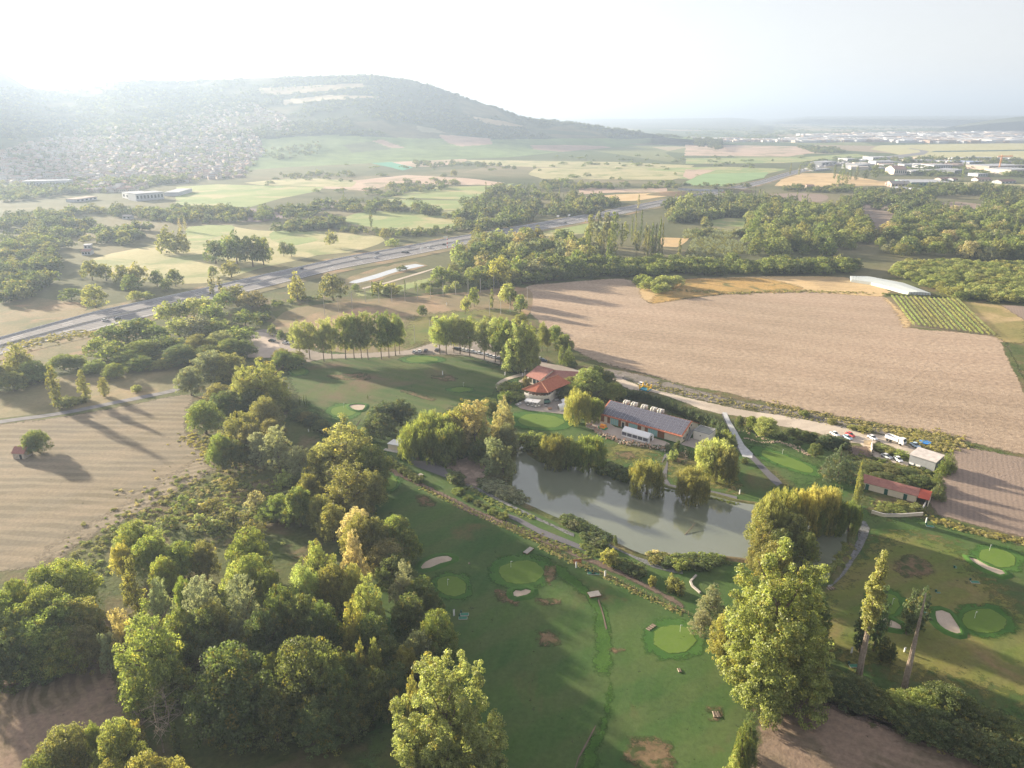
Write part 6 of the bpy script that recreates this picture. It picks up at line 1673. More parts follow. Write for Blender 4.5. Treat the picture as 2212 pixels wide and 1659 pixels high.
# ---- the long hall with solar roof
HA, HB = (36.7, 281.4), (65.3, 259.3)
hall = empty('event_hall', (HA[0], HA[1], 0), 0, 'long hall with solar panel roof, timber panels and glass doors by the terrace', 'hall')
hn, HL, ha = gable(hall, HA, HB, 15.6, 3.3, 6.7, M_CREAM, M_TILE, .6, .52)
r_ = 15.6 * .52; sl_ = (6.7 - 3.3) / r_
ncol, nr_ = 21, 6
pw_, ph_ = hn / ncol * .955, (r_ - 0.2) / nr_ * .95
pm = MB()
c0 = HL(0, 0, 0)
rot = Matrix.Rotation(ha, 4, 'Z')
slope = math.atan(sl_)
pm.box((0, 0, 0), (pw_, ph_ / math.cos(slope) * .985, .06))
pme = pm.mesh('solar_panel'); pme.materials.append(M_SOLAR)
for i in range(ncol):
    for j in range(nr_):
        v = .1 + (r_ - .3) / nr_ * (j + .5)
        p = HL(hn * (i + .5) / ncol, v, 3.3 + v * sl_ + .22)
        q = link('solar_panel', pme, None, hall, (p.x - hall.location.x, p.y - hall.location.y, p.z))
        q.rotation_euler = (slope, 0, ha)
rail = MB()
for i in range(ncol + 1):
    u = hn * i / ncol; u = min(max(u, .05), hn - .05)
    rail.slab([HL(u - .06, 0, 3.3 + .2), HL(u + .06, 0, 3.3 + .2), HL(u + .06, r_ - .1, 3.3 + (r_ - .1) * sl_ + .2), HL(u - .06, r_ - .1, 3.3 + (r_ - .1) * sl_ + .2)], .06)
part(hall, 'mounting_rail', rail, M_WHP)
# front wall: frame b positions along the wall as shares
def hs(x): return (x - 170) / (1440 - 170) * hn
for x0, x1 in ((175, 235), (288, 332), (470, 512), (585, 632), (780, 835), (893, 940), (1092, 1195)):
    part(hall, 'timber_panel', obox(HL, hs(x0), hs(x1), -.09, .02, .05, 3.1), M_WOOD)
for x0, x1 in ((340, 470), (640, 775), (945, 1088)):
    for k in range(4):
        a_, b_ = hs(x0) + (hs(x1) - hs(x0)) * k / 4 + .05, hs(x0) + (hs(x1) - hs(x0)) * (k + 1) / 4 - .05
        part(hall, 'glass_door', obox(HL, a_, b_, -.07, .02, .08, 2.9), M_GLASS)
part(hall, 'door', obox(HL, hs(528), hs(565), -.07, .02, .05, 2.2), M_DGLASS)
# gable windows and stair
def obox2(L, n, v0, v1, z0, z1, d=.07): return obox(L, n - .02, n + d, v0, v1, z0, z1)
for v0, z0 in ((2.2, 1.0), (3.6, 3.4), (5.2, 1.2), (7.0, 3.6), (8.4, 4.2)):
    part(hall, 'window', obox2(HL, hn, v0, v0 + .9, z0, z0 + .9), M_DGLASS)
mb = MB()
for k in range(14):
    obox(HL, hn + .5, hn + 1.6, 3.2 + k * .33, 3.2 + k * .33 + .34, .25 * k, .25 * k + .12, mb)
obox(HL, hn + .45, hn + .5, 3.2, 7.9, 0, 4.4, mb) if False else None
for s_ in (.48, 1.62):
    mb.slab([HL(hn + s_, 3.2, 1.0), HL(hn + s_, 7.9, 4.4), HL(hn + s_, 7.9, 3.3), HL(hn + s_, 3.2, -.05)], .05)
part(hall, 'outside_stair', mb, M_TRIM)
part(hall, 'satellite_dish', MB().cyl(HL(hn + 1.9, 8.0, 3.2), HL(hn + 2.0, 7.9, 3.25), .45, .5, 12), M_WHP)
# white flat-roofed annex at the gable end
ax = empty('flat_annex', (HL(hn + 3, 7, 0).x, HL(hn + 3, 7, 0).y, 0), 0, 'small white flat roofed annex at the right end of the hall', 'annex')
part(ax, 'wall', obox(HL, hn + 1.9, hn + 8.4, 7.2, 13.2, 0, 3.4), M_WHITE)
mb = MB()
for (u0, u1, v0, v1) in ((1.9, 8.4, 7.2, 7.5), (1.9, 8.4, 12.9, 13.2), (1.9, 2.2, 7.5, 12.9), (8.1, 8.4, 7.5, 12.9)): obox(HL, hn + u0 , hn + u1, v0, v1, 3.402, 3.9, mb)
part(ax, 'parapet', mb, M_TRIM)
part(ax, 'roof', obox(HL, hn + 2.2, hn + 8.1, 7.5, 12.9, 3.402, 3.5), flat_mat('roof_gravel', (.24, .25, .22), .9))
part(ax, 'window', obox(HL, hn + 4.6, hn + 5.0, 7.13, 7.2, 1.9, 2.3), M_DGLASS)
part(ax, 'door', obox(HL, hn + 1.84, hn + 1.9, 8.2, 9.2, 0.05, 2.1), M_DARK)
# five roof air units
DUCT = flat_mat('pale_duct', (.66, .63, .56), .6, .3)
def air_unit(p, k):
    r = empty('roof_air_unit', p, ha, f"cream roof ventilation unit on the hall ridge, {ORD[k]} from the left", 'air unit', 'ventilation units along the hall ridge')
    MB().box((0, .5, .75), (2.3, 1.5, 1.3)).build('housing', DUCT, r)
    for s_ in (-.55, .55):
        mb = MB().cyl((s_, -.2, 1.45), (s_, -.75, 1.3), .42, .42, 10).cyl((s_, -.75, 1.3), (s_, -1.15, .85), .42, .42, 10).cyl((s_, -1.15, .85), (s_, -1.25, .1), .42, .40, 10)
        mb.build('duct', DUCT, r)
    MB().box((0, .5, 1.43), (1.9, 1.1, .06)).build('lid', M_TRIM, r)
    return r
for k, x in enumerate((585, 710, 870, 1018, 1125)):
    u = (x - 355) / (1600 - 355) * hn
    q = HL(u, r_ + 1.2, 6.5)
    air_unit((q.x, q.y, q.z - .15), k)

# ---- marquee
TA, TB = (43.9, 263.7), (51.9, 260.4)
tent = empty('marquee', (TA[0], TA[1], 0), 0, 'white marquee tent with clear side windows in front of the hall', 'tent')
tn, TL, ta = local((43.4, 266.2), (52.6, 259.0))
mb = MB(); wd = 4.6
mb.add([TL(0, 0, 2.4), TL(tn, 0, 2.4), TL(tn, wd / 2, 3.7), TL(0, wd / 2, 3.7), TL(0, wd, 2.4), TL(tn, wd, 2.4)], [(0, 1, 2, 3), (3, 2, 5, 4), (1, 5, 2), (0, 3, 4)])
part(tent, 'canopy', mb, M_CANVAS)
for v in (0, wd):
    part(tent, 'side_wall', obox(TL, 0, tn, v - .03, v + .03, .02, .75), M_CANVAS)
    part(tent, 'side_wall', obox(TL, 0, tn, v - .03, v + .03, 2.1, 2.4), M_CANVAS)
for k in range(6):
    u = tn * k / 5
    part(tent, 'leg', obox(TL, max(0, u - .13), min(tn, u + .13), -.04, .04, .02, 2.4), M_CANVAS)
for k in range(5):
    u = tn * k / 5
    part(tent, 'window', obox(TL, u + .16, u + tn / 5 - .16, -.02, .02, .76, 2.09), flat_mat('clear_vinyl', (.13, .13, .16), .2, .5) if k == 0 else bpy.data.materials['clear_vinyl'])
part(tent, 'end_wall', obox(TL, tn - .03, tn + .03, 0, 1.4, .02, 2.4), M_CANVAS)
part(tent, 'end_wall', obox(TL, tn - .03, tn + .03, 3.3, wd, .02, 2.4), M_CANVAS)

# ---- the clubhouse
E = [P(230, 775, 6.3, 'a'), P(560, 840, 6.3, 'a'), P(860, 855, 6.3, 'a'), P(1050, 765, 6.3, 'a')]
apex, rend = P(690, 590, 9.2, 'a'), P(1090, 430, 9.2, 'a')
club = empty('clubhouse', (13, 305, 0), 0, 'clubhouse with red tiled roofs, round upper terrace and white walls', 'clubhouse')
rd = (Vector(rend[:2] + (0,)) - Vector(apex[:2] + (0,)))
EL2 = E[0] + Vector((rd.x, rd.y, 0)) * .95; ER2 = E[3] + Vector((rd.x, rd.y, 0)) * .9
for quad in ([E[0], E[1], apex], [E[1], E[2], apex], [E[2], E[3], apex], [E[3], ER2, rend, apex], [EL2, E[0], apex, rend]):
    mb = MB(); mb.slab(quad, .2); part(club, 'roof', mb, M_TILE)
ridge = MB()
for a_, b_ in ((apex, rend), (apex, E[0]), (apex, E[2])): ridge.cyl(a_ + Vector((0, 0, .08)), b_ + Vector((0, 0, .1)), .16, .16, 6)
part(club, 'ridge_tiles', ridge, flat_mat('ridge_tile', (.50, .24, .14), .8))
# curved lower body and parapet
arc = [P(290, 850, 3.9, 'a'), P(400, 900, 3.9, 'a'), P(560, 935, 3.9, 'a'), P(740, 940, 3.9, 'a'), P(860, 925, 3.9, 'a'), P(960, 865, 3.9, 'a'), P(1035, 800, 3.9, 'a')]
arc = smooth_poly(arc, 1.0, 0, False)
back = [Vector((arc[-1].x + rd.x * .8, arc[-1].y + rd.y * .8)), Vector((arc[0].x + rd.x * .9, arc[0].y + rd.y * .9))]
cen = sum(arc, Vector((0, 0))) / len(arc) + Vector((0, 3))
body = arc + back
mb = MB(); mb.prism([(p.x + (cen.x - p.x) * .06, p.y + (cen.y - p.y) * .06) for p in body], 0, 2.9); part(club, 'wall', mb, M_WHITE)
mb = MB()
n = len(arc); vs = []
for p in arc:
    dd = (cen - p).normalized() * .22
    vs += [(p.x, p.y, 2.9), (p.x, p.y, 4.15), (p.x + dd.x, p.y + dd.y, 4.15), (p.x + dd.x, p.y + dd.y, 2.9)]
mb.add(vs, [(4 * i + a_, 4 * i + (a_ + 1) % 4, 4 * i + 4 + (a_ + 1) % 4, 4 * i + 4 + a_) for i in range(n - 1) for a_ in range(4)])
part(club, 'parapet', mb, M_WHITE)
mb = MB(); mb.prism([(p.x, p.y) for p in body], 2.902, 3.1); part(club, 'floor_slab', mb, M_CONC)
inner = [(p.x + (cen.x - p.x) * .30, p.y + (cen.y - p.y) * .30) for p in body]
mb = MB(); mb.prism(inner, 3.102, 6.4); part(club, 'wall', mb, flat_mat('terrace_glazing', (.10, .06, .05), .4))
for i in range(0, n, 3):
    p = arc[i]; dd = (cen - p).normalized() * .3
    part(club, 'column', MB().cyl((p.x + dd.x, p.y + dd.y, 4.152), (p.x + dd.x, p.y + dd.y, 6.35), .11, .11, 6), M_WOOD)
for i in range(1, n - 1, 2):     # seats and tables on the upper terrace
    p = arc[i]; dd = (cen - p).normalized() * 1.3
    c = empty('terrace_table', (p.x + dd.x, p.y + dd.y, 3.102), 0, f"small table with chairs on the upper terrace, {ORD[i // 2]} along the curve", 'table', 'tables on the upper terrace')
    MB().cyl((0, 0, .70), (0, 0, .74), .4, .4, 8).build('table_top', M_WHP if i % 4 else M_WOOD, c)
    MB().cyl((0, 0, 0), (0, 0, .70), .06, .05, 6).build('leg', M_TRIM, c)
# lower front: window with green shade, door, awnings
def place_quad(root, name, pts, th, mat):
    mb = MB(); mb.slab(pts, th); part(root, name, mb, mat)
w0, w1 = P(740, 1130, 0, 'a'), P(895, 1110, 0, 'a')
nn_, WL, wa = local(w0, w1)
part(club, 'window', obox(WL, .3, nn_ - .3, -.35, -.2, .1, 2.5), M_DGLASS)
place_quad(club, 'window_shade', [WL(.2, -.3, 1.9), WL(nn_ - .2, -.3, 1.9), WL(nn_, -1.6, 1.3), WL(0, -1.6, 1.3)], .06, flat_mat('green_shade', (.10, .20, .16), .7))
for k, (a_, b_, c_, d_) in enumerate((((285, 1050), (455, 1075), (505, 1000), (350, 985)), ((462, 1078), (620, 1095), (690, 1020), (512, 1000)))):
    aw = empty('awning', P(*a_, 2.3, 'a'), 0, 'white awning over the tables at the clubhouse, ' + ('left one' if k == 0 else 'right one'), 'awning', 'awnings of the clubhouse terrace')
    A4 = [P(a_[0], a_[1], 2.3, 'a'), P(b_[0], b_[1], 2.3, 'a'), P(c_[0], c_[1], 3.0, 'a'), P(d_[0], d_[1], 3.0, 'a')]
    mb = MB(); mb.slab(A4, .06); part(aw, 'canopy', mb, M_CANVAS)
    for q in A4[:2]:
        mb = MB().cyl((q.x, q.y, 0), (q.x, q.y, 2.25), .05, .05, 6); part(aw, 'leg', mb, M_TRIM)
# wing behind
WA = P(370, 440, 3.6, 'a'); wdv = Vector((.80, -.60, 0)); WB = WA + wdv * 9
wing = empty('clubhouse_wing', (WA.x, WA.y, 0), 0, 'lower tiled wing behind the round clubhouse, its windows facing the range', 'wing')
n_, WL2, a2 = gable(wing, WA, P(660, 545, 3.6, 'a'), 15, 3.6, 6.6, M_WHITE, M_TILE2, .7)
for u in (.8, 3.6, 6.2):
    if u < n_ - 1.6: part(wing, 'window', obox(WL2, u, min(u + 2.0, n_ - .4), -.06, .02, .6, 2.9), M_DGLASS)
w2a = WL2(n_ + .7, 3.5, 0)
wing2 = empty('clubhouse_wing', (w2a.x, w2a.y, 0), 0, 'tiled rear range of the clubhouse running right towards the cypress trees', 'wing', None)
gable(wing2, w2a, (w2a.x + 17, w2a.y - 3.5), 11, 3.4, 6.0, M_WHITE, M_TILE2, .6)

# dome tents on the terrace
def dome(p, k):
    r = empty('dome_tent', p, R(20), ('front' if k == 0 else 'rear') + ' white arched dome tent on the clubhouse terrace', 'tent', 'dome tents on the clubhouse terrace')
    mb = MB(); n = 10; vs = []
    for i in range(n + 1):
        a = math.pi * i / n
        for j in range(5):
            s_ = -1 + j * .5; sc = 1 - .22 * abs(s_) ** 2
            vs.append((2.1 * s_, 2.1 * math.cos(a) * sc, .3 + 2.5 * math.sin(a) * sc))
    mb.add(vs, [(5 * i + j, 5 * i + j + 1, 5 * i + 6 + j, 5 * i + 5 + j) for i in range(n) for j in range(4)])
    o = mb.build('canopy', M_CANVAS, r)
    for s_ in (-1.9, 1.9):
        for q in (-1.6, 1.6): MB().cyl((s_, q, 0), (s_ * .98, q * .98, .7), .06, .06, 6).build('leg', M_WHP, r)
dome(P(1200, 1250, 0, 'a'), 0); dome(P(1270, 1130, 0, 'a'), 1)
# terrace furniture
tab = empty('terrace_table', P(900, 1255, 0, 'a'), 0, 'dark table with benches on the open terrace near the dome tents', 'table', None)
MB().box((0, 0, .72), (1.8, .8, .06)).build('table_top', M_WOOD, tab)
for s_ in (-.7, .7): MB().box((0, s_, .43), (1.8, .28, .05)).build('bench', M_WOOD, tab)
for s_ in (-.7, .7): MB().box((s_, 0, .345), (.08, 1.3, .685)).build('leg', M_TRIM, tab)
for k, (x, y) in enumerate([(330, 1110), (420, 1130), (500, 1150), (590, 1160), (380, 1170), (470, 1190), (560, 1205), (200, 1130), (1040, 1060), (1090, 1050), (800, 1180), (150, 1160), (640, 1190)]):
    p = P(x, y, 0, 'a')
    if k == 0:
        cs = empty('cafe_set', p, 0, None, 'table', 'cafe tables on the lower terrace')
        MB().cyl((0, 0, .71), (0, 0, .75), .45, .45, 10).build('table_top', M_WHP, cs)
        MB().cyl((0, 0, 0), (0, 0, .71), .05, .05, 6).build('leg', M_TRIM, cs)
        for a in (0, 1.57, 3.14, 4.71):
            MB().box((.8 * math.cos(a), .8 * math.sin(a), .44), (.42, .42, .05), a).box((1.0 * math.cos(a), 1.0 * math.sin(a), .70), (.05, .42, .46), a).box((.8 * math.cos(a), .8 * math.sin(a), .21), (.3, .3, .40), a).build('chair_seat', M_TRIM, cs)
        c = cs
    else:
        c = copy_tree(cs); c.location = p; c.rotation_euler = (0, 0, k * .7)
    c['label'] = ('cafe table with chairs under the awnings' if 9 > k != 7 and k < 8 else 'cafe table with chairs on the open terrace') + f', {ORD[k]} set from the left end' 

# ---- long annex with green doors (frame d)
AA, AB = P(525, 1098, 0, 'd'), P(1430, 1340, 0, 'd')
an_ = empty('long_outbuilding', (AA.x, AA.y, 0), 0, 'long low outbuilding with faded tiles, cream wall and green doors', 'outbuilding')
nA, AL, aa = gable(an_, AA, AB, 5.2, 2.7, 4.2, M_CREAM, M_TILE2, .4)
for x in (615, 935, 1255):
    u = (x - 525) / (1430 - 525) * nA
    part(an_, 'door', obox(AL, u - .55, u + .55, -.05, .02, .03, 2.1), M_GDOOR)
    part(an_, 'lintel', obox(AL, u - .7, u + .7, -.06, .02, 2.103, 2.25), M_WHITE)
cp = empty('red_carport', (AL(nA, 0, 0).x, AL(nA, 0, 0).y, 0), 0, 'open lean-to with bright red roof at the end of the outbuilding', 'carport')
mb = MB(); mb.slab([AL(nA + .45, -.9, 2.55), AL(nA + 3.8, -.9, 2.55), AL(nA + 3.8, 2.8, 4.2), AL(nA + .45, 2.8, 4.2)], .14); part(cp, 'roof', mb, M_TILE3)
mb = MB(); mb.slab([AL(nA + .45, 5.6, 2.7), AL(nA + 3.8, 5.6, 2.7), AL(nA + 3.8, 2.81, 4.19), AL(nA + .45, 2.81, 4.19)], .14); part(cp, 'roof', mb, M_TILE3)
part(cp, 'wall', obox(AL, nA + .45, nA + 3.7, 5.0, 5.2, 0, 2.6), M_DARK)
part(cp, 'wall', obox(AL, nA + 3.5, nA + 3.7, -.6, 4.99, 0, 2.5), M_CREAM)
# garden wall with a corner, and side wall
def wall_run(name, f, pts, h, th, mat, label, cat='wall'):
    w = [P(x, y, 0, f) for x, y in pts]
    r = empty(name, w[0], 0, label, cat)
    for a, b in zip(w, w[1:]):
        n, L, _ = local(a, b)
        part(r, 'wall_segment', obox(L, 0, n, -th / 2, th / 2, 0, h), mat)
        part(r, 'coping', obox(L, 0, n, -th / 2 - .05, th / 2 + .05, h + .002, h + .08), M_CONC)
    return r
wall_run('garden_wall', 'd', [(690, 1520), (900, 1580), (1200, 1580), (1550, 1555)], 1.1, .25, M_CREAM, 'low cream garden wall with a bend below the long outbuilding')
wall_run('side_wall', 'd', [(1540, 1480), (1625, 1330)], 1.3, .25, M_WHITE, 'short white wall running down from the red carport')
wall_run('yard_wall', 'd', [(560, 360), (690, 385), (690, 540)], 2.2, .25, M_CREAM, 'pale wall round the dug earth yard beside the cars')

# ---- grey shed (frame d)
SA, SB = P(1310, 690, 0, 'd'), P(1740, 830, 0, 'd')
sh = empty('metal_shed', (SA.x, SA.y, 0), 0, 'big grey metal shed with pale sloping roof beside the conifers', 'shed')
nS, SL, _ = local(SA, SB)
part(sh, 'wall', obox(SL, 0, nS, 0, 7.2, 0, 3.6), flat_mat('grey_sheet', (.30, .31, .32), .7, .2))
mb = MB(); mb.slab([SL(-.2, -.2, 4.0), SL(nS + .2, -.2, 4.0), SL(nS + .2, 7.4, 4.55), SL(-.2, 7.4, 4.55)], .15); part(sh, 'roof', mb, flat_mat('fibre_cement', (.50, .46, .43), .85, .1, 0, .2, .5))
part(sh, 'gutter', obox(SL, -.2, nS + .2, -.32, -.2, 3.75, 3.9), M_TRIM)
for u in (.3, 2.6): part(sh, 'white_panel', obox(SL, u, u + 1.6, -.3, -.05, .3, .9), M_WHP)

# ---- little hut in the stubble, block hut by the pond
hA, hB = P(88, 1215, 0, 4), P(175, 1210, 0, 4)
ht = empty('field_hut', (hA.x, hA.y, 0), 0, 'tiny stone hut with tiled roof beside the lone bush in the stubble', 'hut')
nh, hL2, _ = gable(ht, hA, (hA.x + 4.4, hA.y - .4), 4.2, 2.5, 4.1, flat_mat('old_stone', (.42, .36, .29), .9, .1, 0, .25, 2.), M_TILE2, .3)
part(ht, 'door', obox(hL2, 2.6, 3.5, -.05, .02, .02, 1.9), M_DARK)
bA, bB = P(92, 258, 0, 'i'), P(210, 282, 0, 'i')
bh = empty('block_hut', (bA.x, bA.y, 0), 0, 'small flat roofed pale block hut beside the willows', 'hut')
nb, bL, _ = local(bA, bB)
part(bh, 'wall', obox(bL, 0, nb, 0, 4.0, 0, 2.3), M_CREAM)
part(bh, 'roof', obox(bL, -.2, nb + .2, -.2, 4.2, 2.302, 2.5), M_WHP)
part(bh, 'skylight', obox(bL, 1.5, 3.0, 4.4, 5.9, .01, 2.9), M_WHP)
part(bh, 'plinth', obox(bL, -1.2, nb + 1.0, -1.6, -.02, .01, .25), M_CONC)

# ---- boulder wall below the hall terrace (rocks too small to pick apart singly)
mb = MB()
path = smooth_poly([P(x, y, 0, 'b') for x, y in [(-30, 540), (60, 600), (200, 690), (350, 750), (480, 800), (620, 840), (760, 850), (900, 870), (1050, 900), (1180, 930)]], 1.0, 0, False)
rk = random.Random(3)
for p in path:
    for j in range(9):
        s_ = rk.uniform(.35, .75)
        off = Vector((rk.uniform(-1, 1) * .5, rk.uniform(-1.6, 1.6)))
        z = max(.1, .9 - abs(off.y) * .1 + rk.uniform(-.5, .5) + off.y * .25)
        k = MB()
        k.box((0, 0, 0), (s_, s_ * rk.uniform(.6, 1), s_ * rk.uniform(.5, .9)), rk.uniform(0, 3), 0, rk.uniform(.5, .9))
        tl = Matrix.Rotation(rk.uniform(-.6, .6), 3, 'X')
        mb.add([tuple(tl @ Vector(v) + Vector((p.x + off.x, p.y + off.y, z))) for v in k.v], k.f, rk.choice((0, 0, 1, 2)))
mb.v = mb.v
o = mb.build('boulder_wall', [flat_mat('rock_tan', (.42, .33, .25), .95, .1, 0, .25, 1.), flat_mat('rock_grey', (.36, .34, .30), .95, .1, 0, .2, 1.), flat_mat('rock_red', (.40, .24, .17), .95, .1, 0, .2, 1.)])
tag(o, 'sloping wall of tan and grey boulders below the hall terrace', None, None, 'stuff')
mb = MB()
for f, pts, n in (('o', [(80, 480), (250, 520), (420, 520), (600, 600), (680, 640)], 130), (6, [(800, 800), (950, 850), (1080, 880), (1150, 920)], 60)):
    w = smooth_poly([P(x, y, 0, f) for x, y in pts], 1.0, 0, False)
    for _ in range(n):
        p = rk.choice(w); s_ = rk.uniform(.3, .7)
        mb.box((p.x + rk.uniform(-1, 1), p.y + rk.uniform(-.8, .8), s_ * .25), (s_, s_ * .7, s_ * .6), rk.uniform(0, 3), 0, .7)
tag(mb.build('loose_stones', bpy.data.materials['rock_tan']), 'loose stones edging the upper green', None, None, 'stuff')

# ================================================================== vehicles
PAINT = {}
def paint(name, col):
    if name not in PAINT:
        m, t, o = new_mat('paint_' + name); principled(t, o, col, .25, .6); PAINT[name] = m
    return PAINT[name]
CARC = {'white': (.78, .78, .77), 'silver': (.48, .49, .50), 'black': (.02, .02, .022), 'dark grey': (.08, .085, .09), 'red': (.50, .03, .03), 'pale blue': (.42, .56, .66), 'dark blue': (.03, .05, .12), 'grey': (.22, .23, .24), 'beige': (.5, .45, .36)}
M_TYRE = flat_mat('tyre_rubber', (.02, .02, .02), .9)
def car_mesh():
    """saloon body as a lofted shell: stations along x, each a width/height section"""
    st = [(-2.10, .62, .45, .70), (-2.05, .80, .32, .88), (-1.5, .86, .28, .95), (-.2, .88, .26, .93), (1.0, .88, .26, .90), (1.75, .84, .30, .78), (2.08, .68, .40, .62)]
    mb = MB(); vs = []
    for x, w, z0, z1 in st: vs += [(x, -w, z0), (x, -w * 1.0, (z0 + z1) / 2), (x, -w * .9, z1), (x, w * .9, z1), (x, w, (z0 + z1) / 2), (x, w, z0)]
    k = 6; n = len(st)
    mb.add(vs, [(k * i + j, k * i + (j + 1) % k, k * i + k + (j + 1) % k, k * i + k + j) for i in range(n - 1) for j in range(k)] + [tuple(range(k - 1, -1, -1)), tuple(range(k * (n - 1), k * n))])
    return mb.mesh('body')
def cabin_mesh(a=0, top=False):
    st = [(-1.75, .74, .93, .95), (-1.15, .66, .93, 1.38), (.1, .68, .93, 1.43), (1.05, .74, .90, .93)]
    if top:
        mb = MB(); mb.slab([(-1.12, -.60, 1.41), (.12, -.62, 1.46), (.12, .62, 1.46), (-1.12, .60, 1.41)], .05); return mb.mesh('roof')
    mb = MB(); vs = []
    for x, w, z0, z1 in st: vs += [(x, -w, z0 - .03), (x, -w * .86, z1), (x, w * .86, z1), (x, w, z0 - .03)]
    mb.add(vs, [(4 * i + j, 4 * i + (j + 1) % 4, 4 * i + 4 + (j + 1) % 4, 4 * i + 4 + j) for i in range(3) for j in range(4)] + [(3, 2, 1, 0), (12, 13, 14, 15)])
    return mb.mesh('cabin')
CM = {'body': car_mesh(), 'windows': cabin_mesh(), 'roof': cabin_mesh(0, True)}
wm = MB().cyl((0, -.1, 0), (0, .1, 0), .31, .31, 12).mesh('wheel')
def light_mesh(): return MB().box((0, 0, 0), (.06, .3, .13)).mesh('lamp')
HM, TM = light_mesh(), light_mesh()
HM.materials.append(M_WHP); TM.materials.append(flat_mat('tail_lamp', (.4, .02, .02), .4)); wm.materials.append(M_TYRE)
CM['windows'].materials.append(M_DGLASS)
BODYS = {}
def car(p, rz, colour, label, group, cat='car', sc=1.0):
    r = empty('parked_car' if 'park' in group or 'yard' in group else 'moving_car', p, rz, label, cat, group)
    if colour not in BODYS:
        b, f = CM['body'].copy(), CM['roof'].copy(); b.materials.append(paint(colour, CARC[colour])); f.materials.append(paint(colour, CARC[colour])); BODYS[colour] = (b, f)
    link('body', BODYS[colour][0], None, r); link('windows', CM['windows'], None, r); link('roof', BODYS[colour][1], None, r)
    for x in (-1.32, 1.30):
        for y in (-.80, .80): link('wheel', wm, None, r, (x, y, .31))
    for y in (-.55, .55): link('headlight', HM, None, r, (2.0, y, .62)); link('taillight', TM, None, r, (-2.09, y, .72))
    r.scale = (sc, sc, sc)
    return r
def heading(f, a, b):
    p, q = P(*a, 0, f), P(*b, 0, f)
    return math.atan2(q.y - p.y, q.x - p.x)
LZ = .16
def pz(x, y, f, z=LZ):
    p = P(x, y, 0, f); p.z = z; return p
yard = heading('d', (850, 540), (1040, 625))
car(pz(335, 225, 'd'), heading('d', (270, 190), (400, 260)), 'red', 'red car parked beside the dark rounded shrubs', 'cars parked in the yard')
car(pz(290, 270, 'd'), heading('d', (210, 220), (360, 300)), 'pale blue', 'pale blue car parked next to the red car', 'cars parked in the yard')
car(pz(80, 212, 'd'), heading('d', (210, 220), (360, 300)), 'white', 'white car half hidden behind the dark rounded shrubs', 'cars parked in the yard')
car(pz(710, 275, 'd'), heading('d', (630, 230), (790, 310)), 'white', 'white car parked alone on the gravel between red car and truck', 'cars parked in the yard')
car(pz(945, 590, 'd'), yard, 'silver', 'silver car parked on the lower track below the leafy hedge', 'cars parked in the yard')
car(pz(1140, 640, 'd'), heading('d', (1070, 580), (1210, 690)), 'white', 'white car parked next to the silver one below the hedge', 'cars parked in the yard')
car(pz(1430, 405, 'd'), heading('d', (1370, 350), (1500, 430)), 'pale blue', 'white and blue van parked between truck and grey shed', 'cars parked in the yard', 'van', 1.05)
cl = [('silver', 95, 440, 'leftmost of the three cars standing apart under the poplar gap'), ('white', 160, 432, 'middle one of the three cars in the poplar gap'), ('dark grey', 235, 424, 'dark car, right one of the three in the poplar gap'),
      ('dark grey', 383, 418, 'dark car alone under the first poplar of the right row'), ('black', 625, 405, 'black car beneath the second poplar, left end of the row'), ('dark grey', 665, 410, 'dark grey car beneath the second poplar, beside the black one'),
      ('white', 712, 418, 'white car between two poplar trunks, left of a pair'), ('white', 757, 430, 'white car behind the thick poplar trunk'), ('white', 830, 440, 'white car just right of the thick poplar trunk'),
      ('white', 918, 458, 'white car at the open corner of the kerb'), ('silver', 1015, 485, 'silver car first behind the kerb, left end'), ('silver', 1062, 500, 'silver car second behind the kerb'), ('white', 1108, 513, 'white car third behind the kerb'),
      ('dark grey', 1170, 530, 'dark grey car in the shade at the right end of the kerb'), ('black', 1225, 545, 'black car in the shade of the big poplar'), ('silver', 1010, 275, 'silver car at the back of the car park, upper one'), ('white', 1045, 320, 'white car at the back of the car park, lower one'),
      ('white', 1635, 522, 'white car beside the clubhouse, left one of three'), ('silver', 1685, 530, 'silver car beside the clubhouse, middle one of three'), ('dark blue', 1725, 552, 'dark blue car beside the clubhouse, right one of three')]
for c, x, y, lab in cl:
    car(pz(x, y, 'e'), R(rk.uniform(65, 85) if x < 400 else -30 + rk.uniform(-4, 4) if x < 1600 else -12), c, lab, 'cars parked along the poplars')
car(pz(60, 390, 'p'), R(-5), 'dark grey', 'dark car on the pinkish gravel left of the poplars', 'cars parked on the pink gravel'); car(pz(158, 405, 'p'), R(-8), 'white', 'white car on the pinkish gravel left of the poplars', 'cars parked on the pink gravel')
car(pz(1900, 660, 'b'), R(70), 'white', 'white car nose out behind the flat annex', 'cars parked by the hall') if False else None
car(pz(1905, 730, 'b'), R(50), 'white', 'white car behind the white flat annex', 'cars parked by the hall'); car(pz(1800, 945, 'b'), R(55), 'white', 'white car half under the yellow willow by the courtyard', 'cars parked by the hall')
